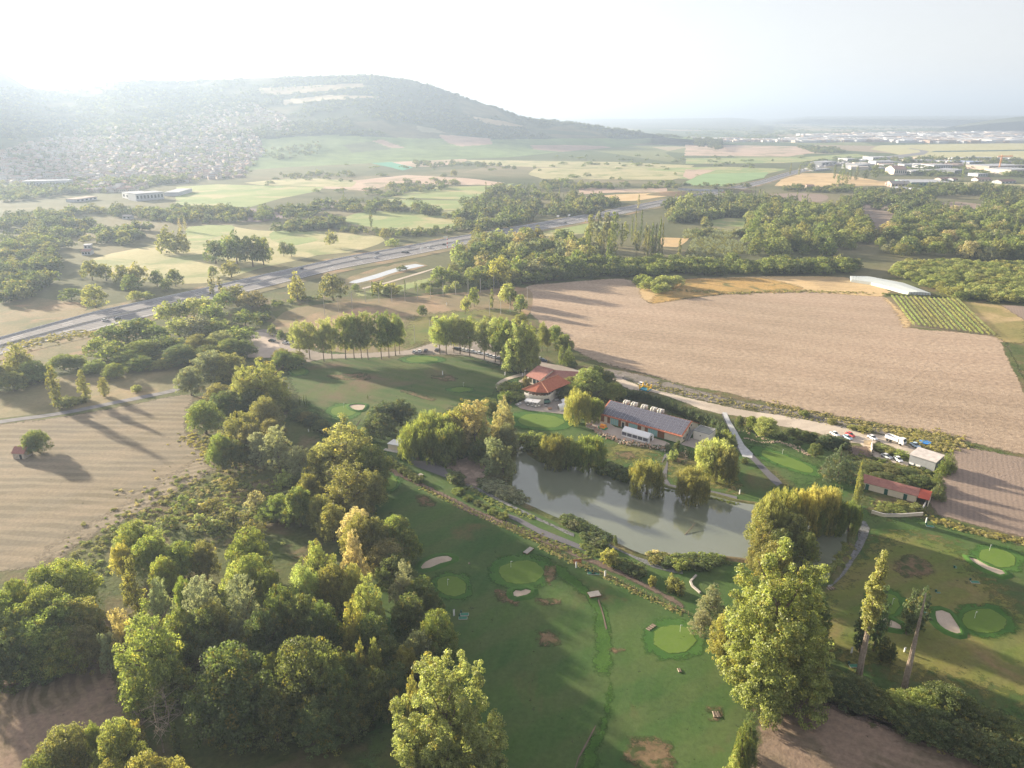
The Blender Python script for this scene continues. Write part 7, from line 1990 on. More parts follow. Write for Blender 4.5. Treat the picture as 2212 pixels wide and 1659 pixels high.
# traffic
md = (Vector((su[70].x, su[70].y, 0)) - Vector((su[60].x, su[60].y, 0)))
for f, x, y, c, lab in [('l', 283, 497, 'dark blue', 'dark car alone on the near part of the far lanes'), ('l', 805, 390, 'beige', 'beige car on the middle of the motorway'), ('l', 1000, 350, 'grey', 'grey car in the far lane before the basin'),
                        ('l', 990, 393, 'white', 'white car above the retention basin'), ('l', 1255, 342, 'black', 'black car in the close pair, left one'), ('l', 1292, 344, 'dark grey', 'dark car in the close pair, right one'),
                        ('l', 1500, 298, 'white', 'white car right of the close pair'), ('l', 1640, 268, 'black', 'black car beside the red pole'), ('l', 1735, 258, 'white', 'white car right of the red pole'),
                        ('m', 1200, 1188, 'white', 'white car at the lower left of the motorway'), ('m', 1340, 1170, 'dark grey', 'dark car at the edge of the trees, lower left'), (2, 1450, 1072, 'black', 'black car between the road signs'),
                        (2, 1205, 1095, 'white', 'white car left of the road signs'), (2, 225, 1300, 'white', 'white car at the left end of the basin') if False else (2, 1540, 1050, 'white', 'white lorry-like car near the poplar grove')]:
    a = min(range(160), key=lambda i: (su[i] - Vector(P(x, y, 0, f)[:2])).length)
    h = math.atan2(su[a + 1].y - su[a].y, su[a + 1].x - su[a].x) if a < 160 else 0
    car(pz(x, y, f, .37), h + (math.pi if rk.random() < .4 else 0), c, lab, 'cars driving on the motorway')
# far traffic queue near the industrial area
mb = MB()
for k in range(46):
    s_ = rk.uniform(.82, 1.0); i = int(s_ * 159); q = su[i].lerp(slw[i], rk.choice((.15, .3, .4, .6, .7, .85)))
    mb.box((q.x + rk.uniform(-8, 8), q.y + rk.uniform(-8, 8), 1.2), (4.5, 2, 1.6), .6)
tag(mb.build('distant_traffic', paint('white', CARC['white'])), 'pale dots of traffic far along the motorway', None, None, 'stuff')

# ---- tipper truck
tp0, tp1 = P(950, 290, 0, 'd'), P(1250, 400, 0, 'd')
tr = empty('tipper_truck', (tp0 + tp1) / 2 + Vector((0, 0, LZ)), math.atan2(tp1.y - tp0.y, tp1.x - tp0.x), 'white tipper truck with open bed parked on the gravel', 'truck')
W_P = paint('white', CARC['white'])
for nm, c, s_ in (('bed_floor', (-1.3, 0, 1.25), (5.2, 2.3, .1)), ('bed_side', (-1.3, -1.2, 1.8), (5.2, .08, 1.2)), ('bed_side', (-1.3, 1.2, 1.8), (5.2, .08, 1.2)), ('bed_end', (-3.94, 0, 1.8), (.08, 2.48, 1.2)), ('bed_end', (1.34, 0, 1.95), (.08, 2.48, 1.5))):
    MB().box(c, s_).build(nm, W_P, tr)
MB().box((-.3, 0, .95), (6.8, .9, .35)).build('chassis', M_TRIM, tr)
cb = MB().add([(1.6, -1.15, .7), (3.5, -1.15, .7), (3.5, 1.15, .7), (1.6, 1.15, .7), (1.6, -1.1, 2.9), (3.1, -1.1, 2.9), (3.1, 1.1, 2.9), (1.6, 1.1, 2.9), (3.5, -1.13, 1.7), (3.5, 1.13, 1.7)],
              [(0, 3, 2, 1), (4, 5, 6, 7), (0, 1, 8, 5, 4), (2, 3, 7, 6, 9), (1, 2, 9, 8), (8, 9, 6, 5), (3, 0, 4, 7)]).build('cab', W_P, tr)
MB().slab([(3.53, -1.0, 1.75), (3.53, 1.0, 1.75), (3.16, .98, 2.75), (3.16, -.98, 2.75)], .03).build('windscreen', M_DGLASS, cb)
for x in (-2.9, -1.6, 2.5):
    for y in (-1.0, 1.0): MB().cyl((x, y - .15, .5), (x, y + .15, .5), .5, .5, 14).build('wheel', M_TYRE, tr)
MB().box((3.53, 0, .85), (.08, 2.2, .35)).build('bumper', M_TRIM, tr)
# small digger-like grey vehicle and yellow inflatable on the gravel road
yv = empty('utility_vehicle', pz(1385, 385, 'n'), R(-38), 'small white and grey buggy beside the yellow inflatable', 'buggy')
MB().box((0, 0, .75), (2.6, 1.4, .6)).build('body', M_WHP, yv); MB().box((-.2, 0, 1.65), (1.5, 1.3, .08)).build('roof', M_WHP, yv); MB().box((-.2, 0, 1.32), (1.3, 1.2, .56)).build('windows', M_DGLASS, yv)
for x in (-.9, .9):
    for y in (-.65, .65): MB().cyl((x, y - .1, .3), (x, y + .1, .3), .3, .3, 10).build('wheel', M_TYRE, yv)
YEL, BLU, ORG, GRN, REDP = [flat_mat(n_, c_, .5, .4, 0, .05) for n_, c_ in (('yellow_vinyl', (.80, .50, .03)), ('blue_vinyl', (.03, .30, .45)), ('orange_vinyl', (.85, .33, .03)), ('green_vinyl', (.04, .30, .10)), ('red_vinyl', (.6, .05, .03)))]
def tube(mb, a, b, r, n=8): return mb.cyl(a, b, r, r, n)
yi = empty('inflatable_castle', pz(1420, 420, 'n'), R(-38), 'yellow and blue bouncy castle on the gravel road', 'bouncy castle')
mb = MB(); mb.box((0, 0, .25), (4.6, 3.6, .5)); mb.build('base', BLU, yi)
for (x, y) in ((-2.1, -1.6), (2.1, -1.6), (2.1, 1.6), (-2.1, 1.6), (0, 1.6)):
    tube(MB(), (x, y, .5), (x, y, 2.3), .32).cyl((x, y, 2.3), (x, y, 2.7), .32, .03, 8).build('tower', YEL, yi)
for a_, b_ in (((-2.1, 1.6, 1.2), (2.1, 1.6, 1.2)), ((-2.1, -1.6, .8), (-2.1, 1.6, .8)), ((2.1, -1.6, .8), (2.1, 1.6, .8)), ((-2.1, 1.6, .7), (2.1, 1.6, .7))):
    tube(MB(), a_, b_, .26).build('side_tube', YEL, yi)
oi_ = empty('inflatable_house', pz(215, 590, 'b', .18), R(-35), 'orange and green inflatable play house on the hall terrace', 'bouncy castle')
MB().box((0, 0, .2), (3.0, 2.4, .4)).build('base', GRN, oi_)
mb = MB(); n = 8; vs = []
for i in range(n + 1):
    a = math.pi * i / n
    for x in (-1.1, 1.1): vs.append((x, 1.1 * math.cos(a), .5 + 1.5 * math.sin(a)))
mb.add(vs, [(2 * i, 2 * i + 1, 2 * i + 3, 2 * i + 2) for i in range(n)]); mb.add(vs, [tuple(range(0, 2 * n + 2, 2)), tuple(range(1, 2 * n + 2, 2))])
mb.build('arch', ORG, oi_)
for k in (-.6, 0, .6): MB().box((k, -.98, 1.15), (.28, .08, .9)).build('stripe', REDP, oi_)
for x in (-1.5, 1.5): tube(MB(), (x, -1.0, .4), (x, -1.0, 1.0), .3).build('tower', GRN, oi_)
bt = empty('trampoline', P(1590, 345, 0, 'd'), 0, 'big round blue trampoline in the orange weeds', 'trampoline')
MB().cyl((0, 0, .55), (0, 0, .62), 2.1, 2.1, 20).build('mat', flat_mat('blue_mat', (.02, .22, .62), .5), bt)
for k in range(6):
    a = k * 1.047; MB().cyl((1.9 * math.cos(a), 1.9 * math.sin(a), 0), (1.9 * math.cos(a), 1.9 * math.sin(a), .55), .05, .05, 6).build('leg', M_STEEL, bt)

# ---- greenhouse tunnel (frame c)
m, t, o = new_mat('greenhouse_film'); p_ = principled(t, o, (.50, .54, .52), .45, .3); M_FILM = m
top = [P(x, y, 3.4, 'c') for x, y in [(145, 125), (370, 130), (780, 205), (1115, 330)]]
frn = [P(x, y, 3.4, 'c') for x, y in [(160, 165), (400, 200), (640, 260), (845, 318)]]
bk, fr2 = resample([Vector((p.x, p.y)) for p in top], 31), resample([Vector((p.x, p.y)) for p in frn], 31)
gh = empty('greenhouse', (fr2[15].x, fr2[15].y, 0), 0, 'long pale plastic greenhouse along the end of the stubble strip', 'greenhouse')
for i in range(30):
    mb = MB(); a, b, c, d = fr2[i], fr2[i + 1], bk[i + 1], bk[i]
    e = .06
    a_, b_, c_, d_ = a.lerp(b, e), b.lerp(a, e * .3), c.lerp(d, e * .3), d.lerp(c, e)
    m0, m1 = a_.lerp(d_, .5), b_.lerp(c_, .5)
    mb.add([(a_.x, a_.y, 0), (b_.x, b_.y, 0), (a_.x, a_.y, 2.2), (b_.x, b_.y, 2.2), (m0.x, m0.y, 2.9), (m1.x, m1.y, 2.9), (d_.x, d_.y, 2.2), (c_.x, c_.y, 2.2), (d_.x, d_.y, 0), (c_.x, c_.y, 0)],
           [(0, 1, 3, 2), (2, 3, 5, 4), (4, 5, 7, 6), (6, 7, 9, 8), (0, 2, 4, 6, 8), (1, 9, 7, 5, 3)])
    part(gh, 'film_panel', mb, M_FILM)
for k in range(9):
    q = fr2[30].lerp(bk[30], k / 8); mb = MB().cyl((q.x, q.y - .1, 0), (q.x, q.y - .1, 2.3), .09, .09, 5); part(gh, 'post', mb, M_WOOD)

# ================================================================== the golf course's small things
def tee_sign(f, x, y, h=1.5, w=.38, lab=''):
    p = P(x, y, 0, f)
    r = empty('tee_sign', p, 0, lab, 'sign', 'white tee signs of the golf course')
    MB().box((0, 0, h / 2), (w, .18, h), .3).build('panel', M_WHP, r); MB().box((0, 0, h + .04), (w + .08, .26, .07), .3).build('cap', M_TRIM, r)
for f, x, y, h, lab in [('h', 1420, 310, 1.9, 'white tee sign beside the wooden fence by the dark shelter'), ('h', 1695, 395, 1.9, 'white tee sign near the fence, beside the green mats'), ('h', 260, 765, 1.8, 'white tee sign at the foot of the left wood'),
                        ('s', 1530, 117, 1.8, 'white tee sign below the garden wall'), ('g', 528, 1125, 1.6, 'white tee sign between the big trunks on the right course'), ('g', 1160, 1110, 1.2, 'white tee sign hidden beside the bare trunk'),
                        ('p', 1275, 628, 2.2, 'white tee sign alone in the middle of the range'), ('p', 1720, 630, 1.8, 'white tee sign at the right tip of the range'), ('p', 1843, 632, 1.4, 'white tee sign beside the red clubhouse roof'), ('p', 176, 722, 1.8, 'white tee sign at the left edge of the range'),
                        ('o', 25, 1010, 1.6, 'white tee sign on the pond path near the willow'), (2, 683, 1602, 1.6, 'white tee sign on the dry sports field'), ('p', 1305, 128, 1.6, 'white tee sign behind the poplars, on the dry field'), (4, 2000, 1040, 1.2, 'white tee sign on the meadow behind the silver willow')]:
    tee_sign(f, x, y, h, .42, lab)
def flag(f, x, y, lab):
    r = empty('flagstick', P(x, y, 0, f) + Vector((0, 0, L5)), 0, lab, 'flag', 'flagsticks on the greens')
    MB().cyl((0, 0, 0), (0, 0, 2.1), .035, .03, 6).build('pole', M_WHP, r)
    MB().slab([(0, 0, 2.08), (.55, .1, 1.9), (0, 0, 1.7)], .02).build('cloth', M_WHP, r)
for f, x, y, lab in [('h', 800, 308, 'flag on the big middle green'), ('h', 200, 480, 'flag on the small green beside the left wood'), ('r', 2130, 805, 'flag on the green left of the giant poplar'), ('s', 1835, 720, 'flag on the green right of the kidney bunker'),
                     ('s', 1928, 295, 'flag on the upper right green'), ('g', 1012, 555, 'flag on the green behind the bare trunks'), ('o', 430, 635, 'flag on the striped green below the dark shrubs'), ('i', 55, 583, 'flag on the little green by the brook'),
                     ('p', 1422, 712, 'flag on the far right green of the range'), ('p', 243, 588, 'flag on the left green of the range'), ('p', 570, 860, 'flag on the green below the range, by the dark trees')]:
    flag(f, x, y, lab)
M_MAT = flat_mat('green_mat', (.03, .16, .10), .8)
def teemat(f, x, y, rz, lab, big=1.0):
    r = empty('tee_mat', P(x, y, 0, f) + Vector((0, 0, L2)), rz, lab, 'tee mat', 'green tee mats')
    MB().box((0, 0, .06), (2.2 * big, 1.1 * big, .12)).build('frame', M_CONC, r)
    MB().box((0, 0, .135), (2.05 * big, .95 * big, .03)).build('surface', M_MAT, r)
    MB().box((-.9 * big, .8 * big, .35), (.4, .3, .7)).build('bin', M_GDOOR, r)
for f, x, y, rz, lab in [('h', 360, 755, .05, 'green tee mat at the foot of the left wood, upper one'), ('h', 345, 790, .05, 'green tee mat at the foot of the left wood, lower one'), ('h', 1565, 365, -.1, 'green tee mat near the wooden fence'), ('h', 1605, 368, -.1, 'narrow green tee mat near the tee sign'),
                         ('s', 1838, 492, -.1, 'big green tee mat on the dry right course'), ('s', 1555, 140, -.25, 'green tee mat below the garden wall'), ('s', 1715, 398, 1.2, 'small green tee mat left of the upper green'), ('s', 1607, 558, 0., 'small green tee mat left of the kidney bunker'),
                         ('g', 1400, 645, .3, 'small green tee mat beside the dark conifer'), ('g', 560, 1280, 0., 'dark tee mat beside the leafy trunk')]:
    teemat(f, x, y, rz, lab, 1.0 if 'small' not in lab else .5)
gs = empty('golf_shelter', P(140, 1490, 0, 'g'), heading('g', (60, 1440), (200, 1530)), 'small white roofed shelter under the giant poplar', 'shelter')
MB().box((0, 0, 2.1), (4.6, 2.0, .12)).build('roof', M_WHP, gs); MB().box((1.2, 0, 1.1), (1.2, 1.2, 1.6)).build('bin_box', M_GDOOR, gs)
for x in (-2.1, 2.1):
    for y in (-.85, .85): MB().cyl((x, y, 0), (x, y, 2.05), .06, .06, 6).build('leg', M_TRIM, gs)
ds = empty('tee_shelter', P(1430, 285, 0, 'h'), .1, 'little dark pitched shelter behind the tee sign by the fence', 'shelter')
MB().slab([(-1.1, -.8, 1.5), (1.1, -.8, 1.5), (1.1, 0, 2.0), (-1.1, 0, 2.0)], .06).build('roof', M_WOOD, ds); MB().slab([(-1.1, .8, 1.5), (1.1, .8, 1.5), (1.1, .01, 1.99), (-1.1, .01, 1.99)], .06).build('roof', M_WOOD, ds)
for x in (-1, 1):
    for y in (-.7, .7): MB().cyl((x, y, 0), (x, y, 1.5), .05, .05, 6).build('leg', M_WOOD, ds)
# plank bridges over the brook
PLANK = flat_mat('weathered_plank', (.38, .35, .31), .9, .1, 0, .15, 3.)
def plank_bridge(a, b, w, lab):
    n, L, rz = local(a, b)
    r = empty('plank_bridge', (a.x, a.y, L3), 0, lab, 'footbridge', 'plank bridges over the brook')
    k = max(6, int(n / .32))
    for i in range(k): part(r, 'plank', obox(L, n * i / k + .02, n * (i + 1) / k - .02, -w / 2, w / 2, .40, .47), PLANK)
    for s_ in (-w / 2 + .15, w / 2 - .15): part(r, 'beam', obox(L, -.1, n + .1, s_ - .08, s_ + .08, .1, .398), M_WOOD)
plank_bridge(P(935, 180, 0, 'h'), P(1000, 128, 0, 'h'), 1.5, 'pale plank footbridge over the brook near the fence')
plank_bridge(P(1540, 578, 0, 'h'), P(1645, 560, 0, 'h'), 2.2, 'wide pale footbridge where the brook bends down')
plank_bridge(P(330, 615, 0, 'i'), P(480, 550, 0, 'i'), 1.6, 'grey footbridge from the fairway to the asphalt by the willows')
# wooden fence along the fairway
FP = resample([Vector(P(x, y, 0, f)[:2]) for f, x, y in [('i', 470, 690), ('i', 720, 800), ('i', 950, 920), ('i', 1200, 1030), ('i', 1500, 1170), ('i', 1800, 1310), ('i', 2050, 1420), ('r', 1250, 260), ('r', 1400, 330), ('r', 1560, 400), ('r', 1700, 470), ('r', 1850, 540), ('r', 2000, 610), ('r', 2147, 680), ('r', 2300, 760)]], 68)
fn = empty('paddock_fence', (FP[0].x, FP[0].y, 0), 0, 'long wooden post and rail fence between fairway and pond dyke', 'fence')
FWOOD = flat_mat('fence_timber', (.23, .18, .11), .9, .1, 0, .2, 2.)
pmsh = MB().box((0, 0, .65), (.12, .12, 1.3)).mesh('post'); pmsh.materials.append(FWOOD)
for q in FP: link('post', pmsh, None, fn, (q.x - FP[0].x, q.y - FP[0].y, 0))
for z in (.55, 1.1):
    mb = MB()
    for a, b in zip(FP, FP[1:]): mb.cyl((a.x, a.y, z), (b.x, b.y, z), .035, .035, 4)
    part(fn, 'rail', mb, FWOOD)
# white benches / log benches
def beam_thing(name, f, pts, w, h, mat, lab, cat):
    q = [P(x, y, 0, f) for x, y in pts]
    r = empty(name, q[0], 0, lab, cat)
    for a, b in zip(q, q[1:]):
        n, L, _ = local(a, b)
        part(r, 'wall_segment' if h > .4 else 'log', obox(L, 0, n, -w / 2, w / 2, 0.04, h), mat)
beam_thing('curved_seat', 's', [(85, 452), (48, 490), (60, 520), (110, 562)], .55, .5, PLANK, 'pale angled wall seat on the near dyke left of the giant poplar', 'wall')
def logpile(f, x, y, n, rz, lab, L_=1.6):
    r = empty('log_pile', P(x, y, 0, f) + Vector((0, 0, L2)), rz, lab, 'log pile', 'piles of cut logs')
    for i in range(n):
        u = (i - n / 2) * .26; z = .12 if i % 2 else .14
        MB().cyl((u, -L_ / 2, z), (u + rk.uniform(-.1, .1), L_ / 2, z), .12, .10, 7).build('log', M_BARK if i % 3 else M_PALEBARK, r)
logpile('r', 1950, 775, 11, .75, 'heap of cut logs left of the round green', 1.1); logpile('r', 2130, 1048, 3, .1, 'short white logs below the round green', 1.2)
logpile('s', 215, 1325, 6, 0, 'cut logs in the worn spot at the bottom'); logpile('s', 935, 532, 9, .25, 'orange cut stones or logs at the end of the stone path', 1.0); logpile('h', 410, 272, 2, 0, 'two pale stones on the fairway', .6)
# tall net posts round the sports field
NP = [('l', 765, 800, 730), ('l', 895, 812, 770), ('l', 1022, 812, 755), ('l', 1145, 810, 740), ('l', 1270, 800, 655), ('l', 1390, 782, 668), ('l', 1512, 768, 668), ('l', 1632, 755, 650), ('l', 1750, 740, 640), ('l', 1870, 730, 630), ('l', 1987, 718, 622), ('l', 2113, 700, 600)]
mpost = None
for k, (f, x, yb, yt) in enumerate(NP):
    b = P(x, yb, 0, f); mb = MB().cyl((0, 0, 0), (0, 0, 10.5), .16, .12, 6)
    if mpost is None: mpost = mb.mesh('net_post'); mpost.materials.append(M_CONC)
    tag(link('net_post', mpost, None, None, b), f"tall pale net post behind the sports field, {ORD[k]} from the left", 'post', 'tall posts of the ball net')
for k, (f, x, y) in enumerate([('e', 97, 320), ('e', 291, 258), ('p', 1690, 200), ('p', 1755, 185), ('p', 1610, 205), ('p', 435, 200), ('p', 535, 180), ('p', 630, 155), (2, 1205, 1580)]):
    tag(link('net_post', mpost, None, None, P(x, y, 0, f)), ['pale net post left of the first poplar of the right row, near one', 'pale net post touching the first poplar of the right row', 'pale net post behind the right poplar row, middle', 'pale net post left of the paired trees', 'thin net post behind the right poplar row, left',
        'pale net post above the left poplar row, left one', 'pale net post above the left poplar row, middle one', 'pale net post above the left poplar row, right one', 'tall net post at the corner of the ploughed field'][k], 'post', 'tall posts of the ball net')
# lamp post near the clubhouse and lamp posts in the car park
for f, x, y, h, lab in [('e', 1960, 595, 6, 'white lamp post on the kerb right of the parked cars'), ('n', 2078 - 1700, 300, 3, 'small white lamp at the clubhouse path')]:
    r = empty('lamp_post', P(x, y, 0, f), 0, lab, 'lamp post'); MB().cyl((0, 0, 0), (0, 0, h), .09, .06, 8).build('pole', M_WHP, r); MB().box((.3, 0, h + .05), (.8, .25, .12)).build('lamp_head', M_WHP, r)
# road signs of the motorway
for f, x, y, lab in [(2, 1404, 1042, 'small white motorway sign, left one of the pair'), (2, 1476, 1036, 'small white motorway sign, right one of the pair'), (2, 1558, 1060, 'white motorway sign beside the poplar grove'), ('l', 1432, 330, 'pale sign board at the near edge of the motorway'), ('k', 225, 390, 'white sign on the slope beyond the motorway')]:
    r = empty('road_sign', P(x, y, 0, f), R(25), lab, 'road sign', 'signs along the motorway')
    MB().box((0, 0, 3.6), (3.2, .12, 2.2)).build('panel', M_WHP, r)
    for s_ in (-1.1, 1.1): MB().cyl((s_, .12, 0), (s_, .12, 3.4), .08, .08, 6).build('post', M_STEEL, r)
rp = empty('signal_mast', P(1672, 292, 0, 'l'), 0, 'red and white mast at the near edge of the motorway', 'mast')
for k in range(6): MB().cyl((0, 0, 1.8 * k), (0, 0, 1.8 * k + 1.79), .3, .3, 8).build('band', REDP if k % 2 == 0 else M_WHP, rp)
MB().box((-1.6, 0, 10.2), (3.4, .5, 1.0)).build('panel', M_WHP, rp)

# ---- bare trees and the two ivy-stripped trunks
def bare_tree(p, h, name, lab, seed, mat):
    rr = random.Random(seed); r = empty(name, p, 0, lab, 'dead tree')
    mb = MB(); tips = []
    q = Vector((0, 0, 0)); rad = h * .016
    for i in range(6):
        q2 = Vector((rr.uniform(-.25, .25) * (i > 0), rr.uniform(-.25, .25), h * (i + 1) / 6)); mb.cyl(q, q2, rad, rad * .75, 6); tips.append((q2, rad)); q = q2; rad *= .75
    mb.build('trunk', mat, r)
    mb = MB()
    for q, ra in tips[1:]:
        for k in range(6):
            a = rr.uniform(0, 6.28); l = h * rr.uniform(.18, .34); e = q + Vector((math.cos(a) * l, math.sin(a) * l, rr.uniform(-.05, .25) * l)); mb.cyl(q, e, ra * .4, ra * .12, 4)
            for j in range(4):
                s_ = q.lerp(e, rr.uniform(.4, .95)); e2 = s_ + Vector((rr.uniform(-1, 1), rr.uniform(-1, 1), rr.uniform(-.1, .6))) * l * .35; mb.cyl(s_, e2, ra * .15, ra * .05, 3)
    mb.build('branches', mat, r)
bare_tree(P(1030, 1560, 0, 'q') , 12, 'dead_tree', 'bare grey dead tree in the left wood, left one of two', 1, M_PALEBARK)
bare_tree(P(1090, 1480, 0, 'q'), 13, 'dead_tree', 'bare grey dead tree in the left wood, right one of two', 2, M_PALEBARK)
bare_tree(P(520, 1010, 0, 'o') if False else P(1760, 1055, 0, 'n'), 6, 'dead_tree', 'small bare tree in the brown garden by the little cones', 3, M_PALEBARK)
# fallen branch lying in the pond
fb = P(545, 1290, .2, 6); r = empty('fallen_branch', (fb.x, fb.y, .18), .9, 'dark fallen branch sticking out of the pond below the willow', 'branch')
mb = MB(); mb.cyl((-4, 0, 0), (3, 0, .9), .12, .05, 5)
for k in range(7): mb.cyl((-3 + k, 0, .1 * k), (-2.4 + k, rk.uniform(-1.6, 1.6), .1 * k + .5), .05, .02, 4)
mb.build('branches', M_BARK, r)
def strand_trunk(f, xb, yb, xt, yt, crown_from, lab, nm):
    base = P(xb, yb, 0, f); lo_, hi_ = 1, 45.
    _, yt_ = fr(f, xt, yt)
    for _ in range(40):
        mid = (lo_ + hi_) / 2
        if proj((base.x, base.y, mid))[1] > yt_: lo_ = mid
        else: hi_ = mid
    h = lo_
    r = empty(nm, base, 0, lab, 'poplar')
    rr = random.Random(int(xb)); mb = MB()
    for s_ in range(9):
        a = s_ * .7; prev = None
        for i in range(15):
            t_ = i / 14; rad = (.75 * (1 - t_) ** .8 + .10) * (1 + .12 * math.sin(i * 1.7 + s_)); a += rr.uniform(-.12, .2)
            hh = h * t_ * (1 if s_ < 5 else rr.uniform(.93, 1.0))
            q = Vector((math.cos(a) * rad * .62, math.sin(a) * rad * .62, hh))
            if prev is not None: mb.cyl(prev, q, max(.06, .26 * (1 - t_)), max(.05, .26 * (1 - t_ - 1 / 14)), 5)
            prev = q
    mb.cyl((0, 0, 0), (0, 0, h * .9), .5, .08, 8)
    mb.build('trunk', M_PALEBARK, r)
    if crown_from is not None:
        g = G_(77); L = []
        for k in range(20):
            z = crown_from + (1 - crown_from) * k / 19 * 1.02; w = 1.9 * math.sin(math.pi * (.15 + .78 * k / 19)) ** .8
            for j in range(2):
                aa_ = g.uniform(0, 6.28); L.append((w * .4 * math.cos(aa_), w * .4 * math.sin(aa_), z * h, w * .7, w * .7, 1.1))
        me = crown_mesh('crown', L, 420, 26, .55, .36, g, .08, squash=.8)
        c = link('crown', me, None, r); c.color = COLOURS['yellow'] + (1,)
    return h
strand_trunk('g', 615, 1390, 785, -10, .42, 'tall poplar with twisted bare trunk and sunlit yellow green top', 'poplar_tree')
strand_trunk('g', 1150, 1565, 1285, 410, None, 'tall bare twisted dead trunk in front of the dark conifer', 'dead_poplar')

# ================================================================== village and industrial area
HOUSE_W = [flat_mat('house_wall_' + n_, c_, .9, .1, 0, .05) for n_, c_ in (('white', (.52, .49, .45)), ('cream', (.46, .40, .32)), ('pink', (.43, .34, .29)))]
HOUSE_R = [flat_mat('house_roof_' + n_, c_, .9, .1, 0, .1) for n_, c_ in (('tan', (.34, .26, .21)), ('red', (.32, .21, .17)), ('grey', (.30, .28, .27)))]
def house_mesh(seed):
    rr = random.Random(seed); w, d, h, rh = rr.uniform(10, 15), rr.uniform(8, 10), rr.uniform(3.5, 6.5), rr.uniform(1.6, 2.6)
    mb = MB(); mb.box((0, 0, h / 2), (w, d, h))
    mb.add([(-w / 2 - .5, -d / 2 - .5, h), (w / 2 + .5, -d / 2 - .5, h), (w / 2 + .5, d / 2 + .5, h), (-w / 2 - .5, d / 2 + .5, h), (-w / 2 - .5, 0, h + rh), (w / 2 + .5, 0, h + rh)], [(0, 1, 5, 4), (2, 3, 4, 5), (0, 4, 3), (1, 2, 5), (0, 3, 2, 1)], 1)
    for i in range(4):
        x = -w / 2 + w * (i + .5) / 4
        mb.box((x, -d / 2 - .03, h * .45), (1.1, .1, 1.4), 0, 2); mb.box((x, d / 2 + .03, h * .45), (1.1, .1, 1.4), 0, 2)
    if rr.random() < .5: mb.box((w * .5 + 1.8, 1, 1.4), (3.6, 5, 2.8)).box((w * .2, 1.5, h + rh), (.6, .6, 1.4))
    me = mb.mesh('village_house')
    me.materials.append(HOUSE_W[seed % 3]); me.materials.append(HOUSE_R[(seed * 2 + seed // 3) % 3]); me.materials.append(M_DARK)
    return me
HM_ = [house_mesh(i) for i in range(9)]
hp = []
for poly, n in (([(0, 395), (0, 330), (150, 285), (330, 262), (470, 240), (520, 262), (560, 290), (570, 330), (540, 360), (520, 385), (330, 400), (250, 425), (180, 430), (100, 405)], 1150), ([(430, 238), (480, 222), (560, 226), (600, 245), (640, 268), (620, 285), (520, 262)], 230)):
    rr = random.Random(len(poly)); k = 0; tr_ = 0
    while k < n and tr_ < n * 30:
        tr_ += 1
        x, y = rr.uniform(0, 640), rr.uniform(222, 430)
        if not inside(poly, x, y): continue
        if rr.random() > (y - 215) / 190 + .25: continue
        p = G(x, y)
        if any((p.x - q[0].x) ** 2 + (p.y - q[0].y) ** 2 < 260 for q in hp[-400:]): continue
        hp.append((p, rr.uniform(-.9, .9), rr.randrange(9))); k += 1
hp.sort(key=lambda q: q[0].length)
for p, a, i in hp[:290]:
    o = link('village_house', HM_[i], None, None, p); o.rotation_euler = (0, 0, a)
    px_, py_ = proj(p)
    zone = ('near the left edge', 'left of the white factory', 'above the white factory', 'by the right meadows')[min(3, int(max(0, px_) // 150))]
    lay = ('on the upper slope', 'in the middle streets', 'in the lower streets', 'in the front row')[int(min(3, max(0, (py_ - 290) // 35)))]
    tag(o, f"{('white', 'cream', 'pinkish')[i % 3]} village house with {('tan', 'red', 'grey')[(i * 2 + i // 3) % 3]} roof {lay} {zone}", 'house', 'houses of the hazy village')
mb = MB()
for p, a, i in hp[290:]:
    me = HM_[i]; ca, sa = math.cos(a), math.sin(a); b = len(mb.v)
    w, d, h = 12, 9, 5
    vs = [(x * ca - y * sa + p.x, x * sa + y * ca + p.y, z + p.z - 1) for x, y, z in ((-6, -4.5, 0), (6, -4.5, 0), (6, 4.5, 0), (-6, 4.5, 0), (-6, -4.5, 5.5), (6, -4.5, 5.5), (6, 4.5, 5.5), (-6, 4.5, 5.5), (-6, 0, 7.8), (6, 0, 7.8))]
    mb.add(vs, [(0, 1, 5, 4), (2, 3, 7, 6), (1, 2, 6, 9, 5), (3, 0, 4, 8, 7)], i % 3); mb.add(vs, [(4, 5, 9, 8), (6, 7, 8, 9)], 3 + i % 3)
tag(mb.build('far_village', HOUSE_W + HOUSE_R), 'houses of the village climbing the hill slope', None, None, 'stuff')
# trees among the houses
pts = []
rr_ = random.Random(9)
for p, a, i in hp:
    for _ in range(1):
        x, y = p.x + rr_.uniform(-22, 22), p.y + rr_.uniform(-30, 30); h = rr_.uniform(5, 10); c = COLOURS[rr_.choice(('green', 'dark', 'olive'))]
        if (x - p.x) ** 2 + (y - p.y) ** 2 < 90: continue
        pts.append((x, y, hgt(x, y) - .3 if math.hypot(x, y) > 1200 else 0, h * 1.2, h, c, rr_.choice((0, 1, 3))))
geo_scatter('village_trees', pts, PROTO, 'garden trees between the village houses')
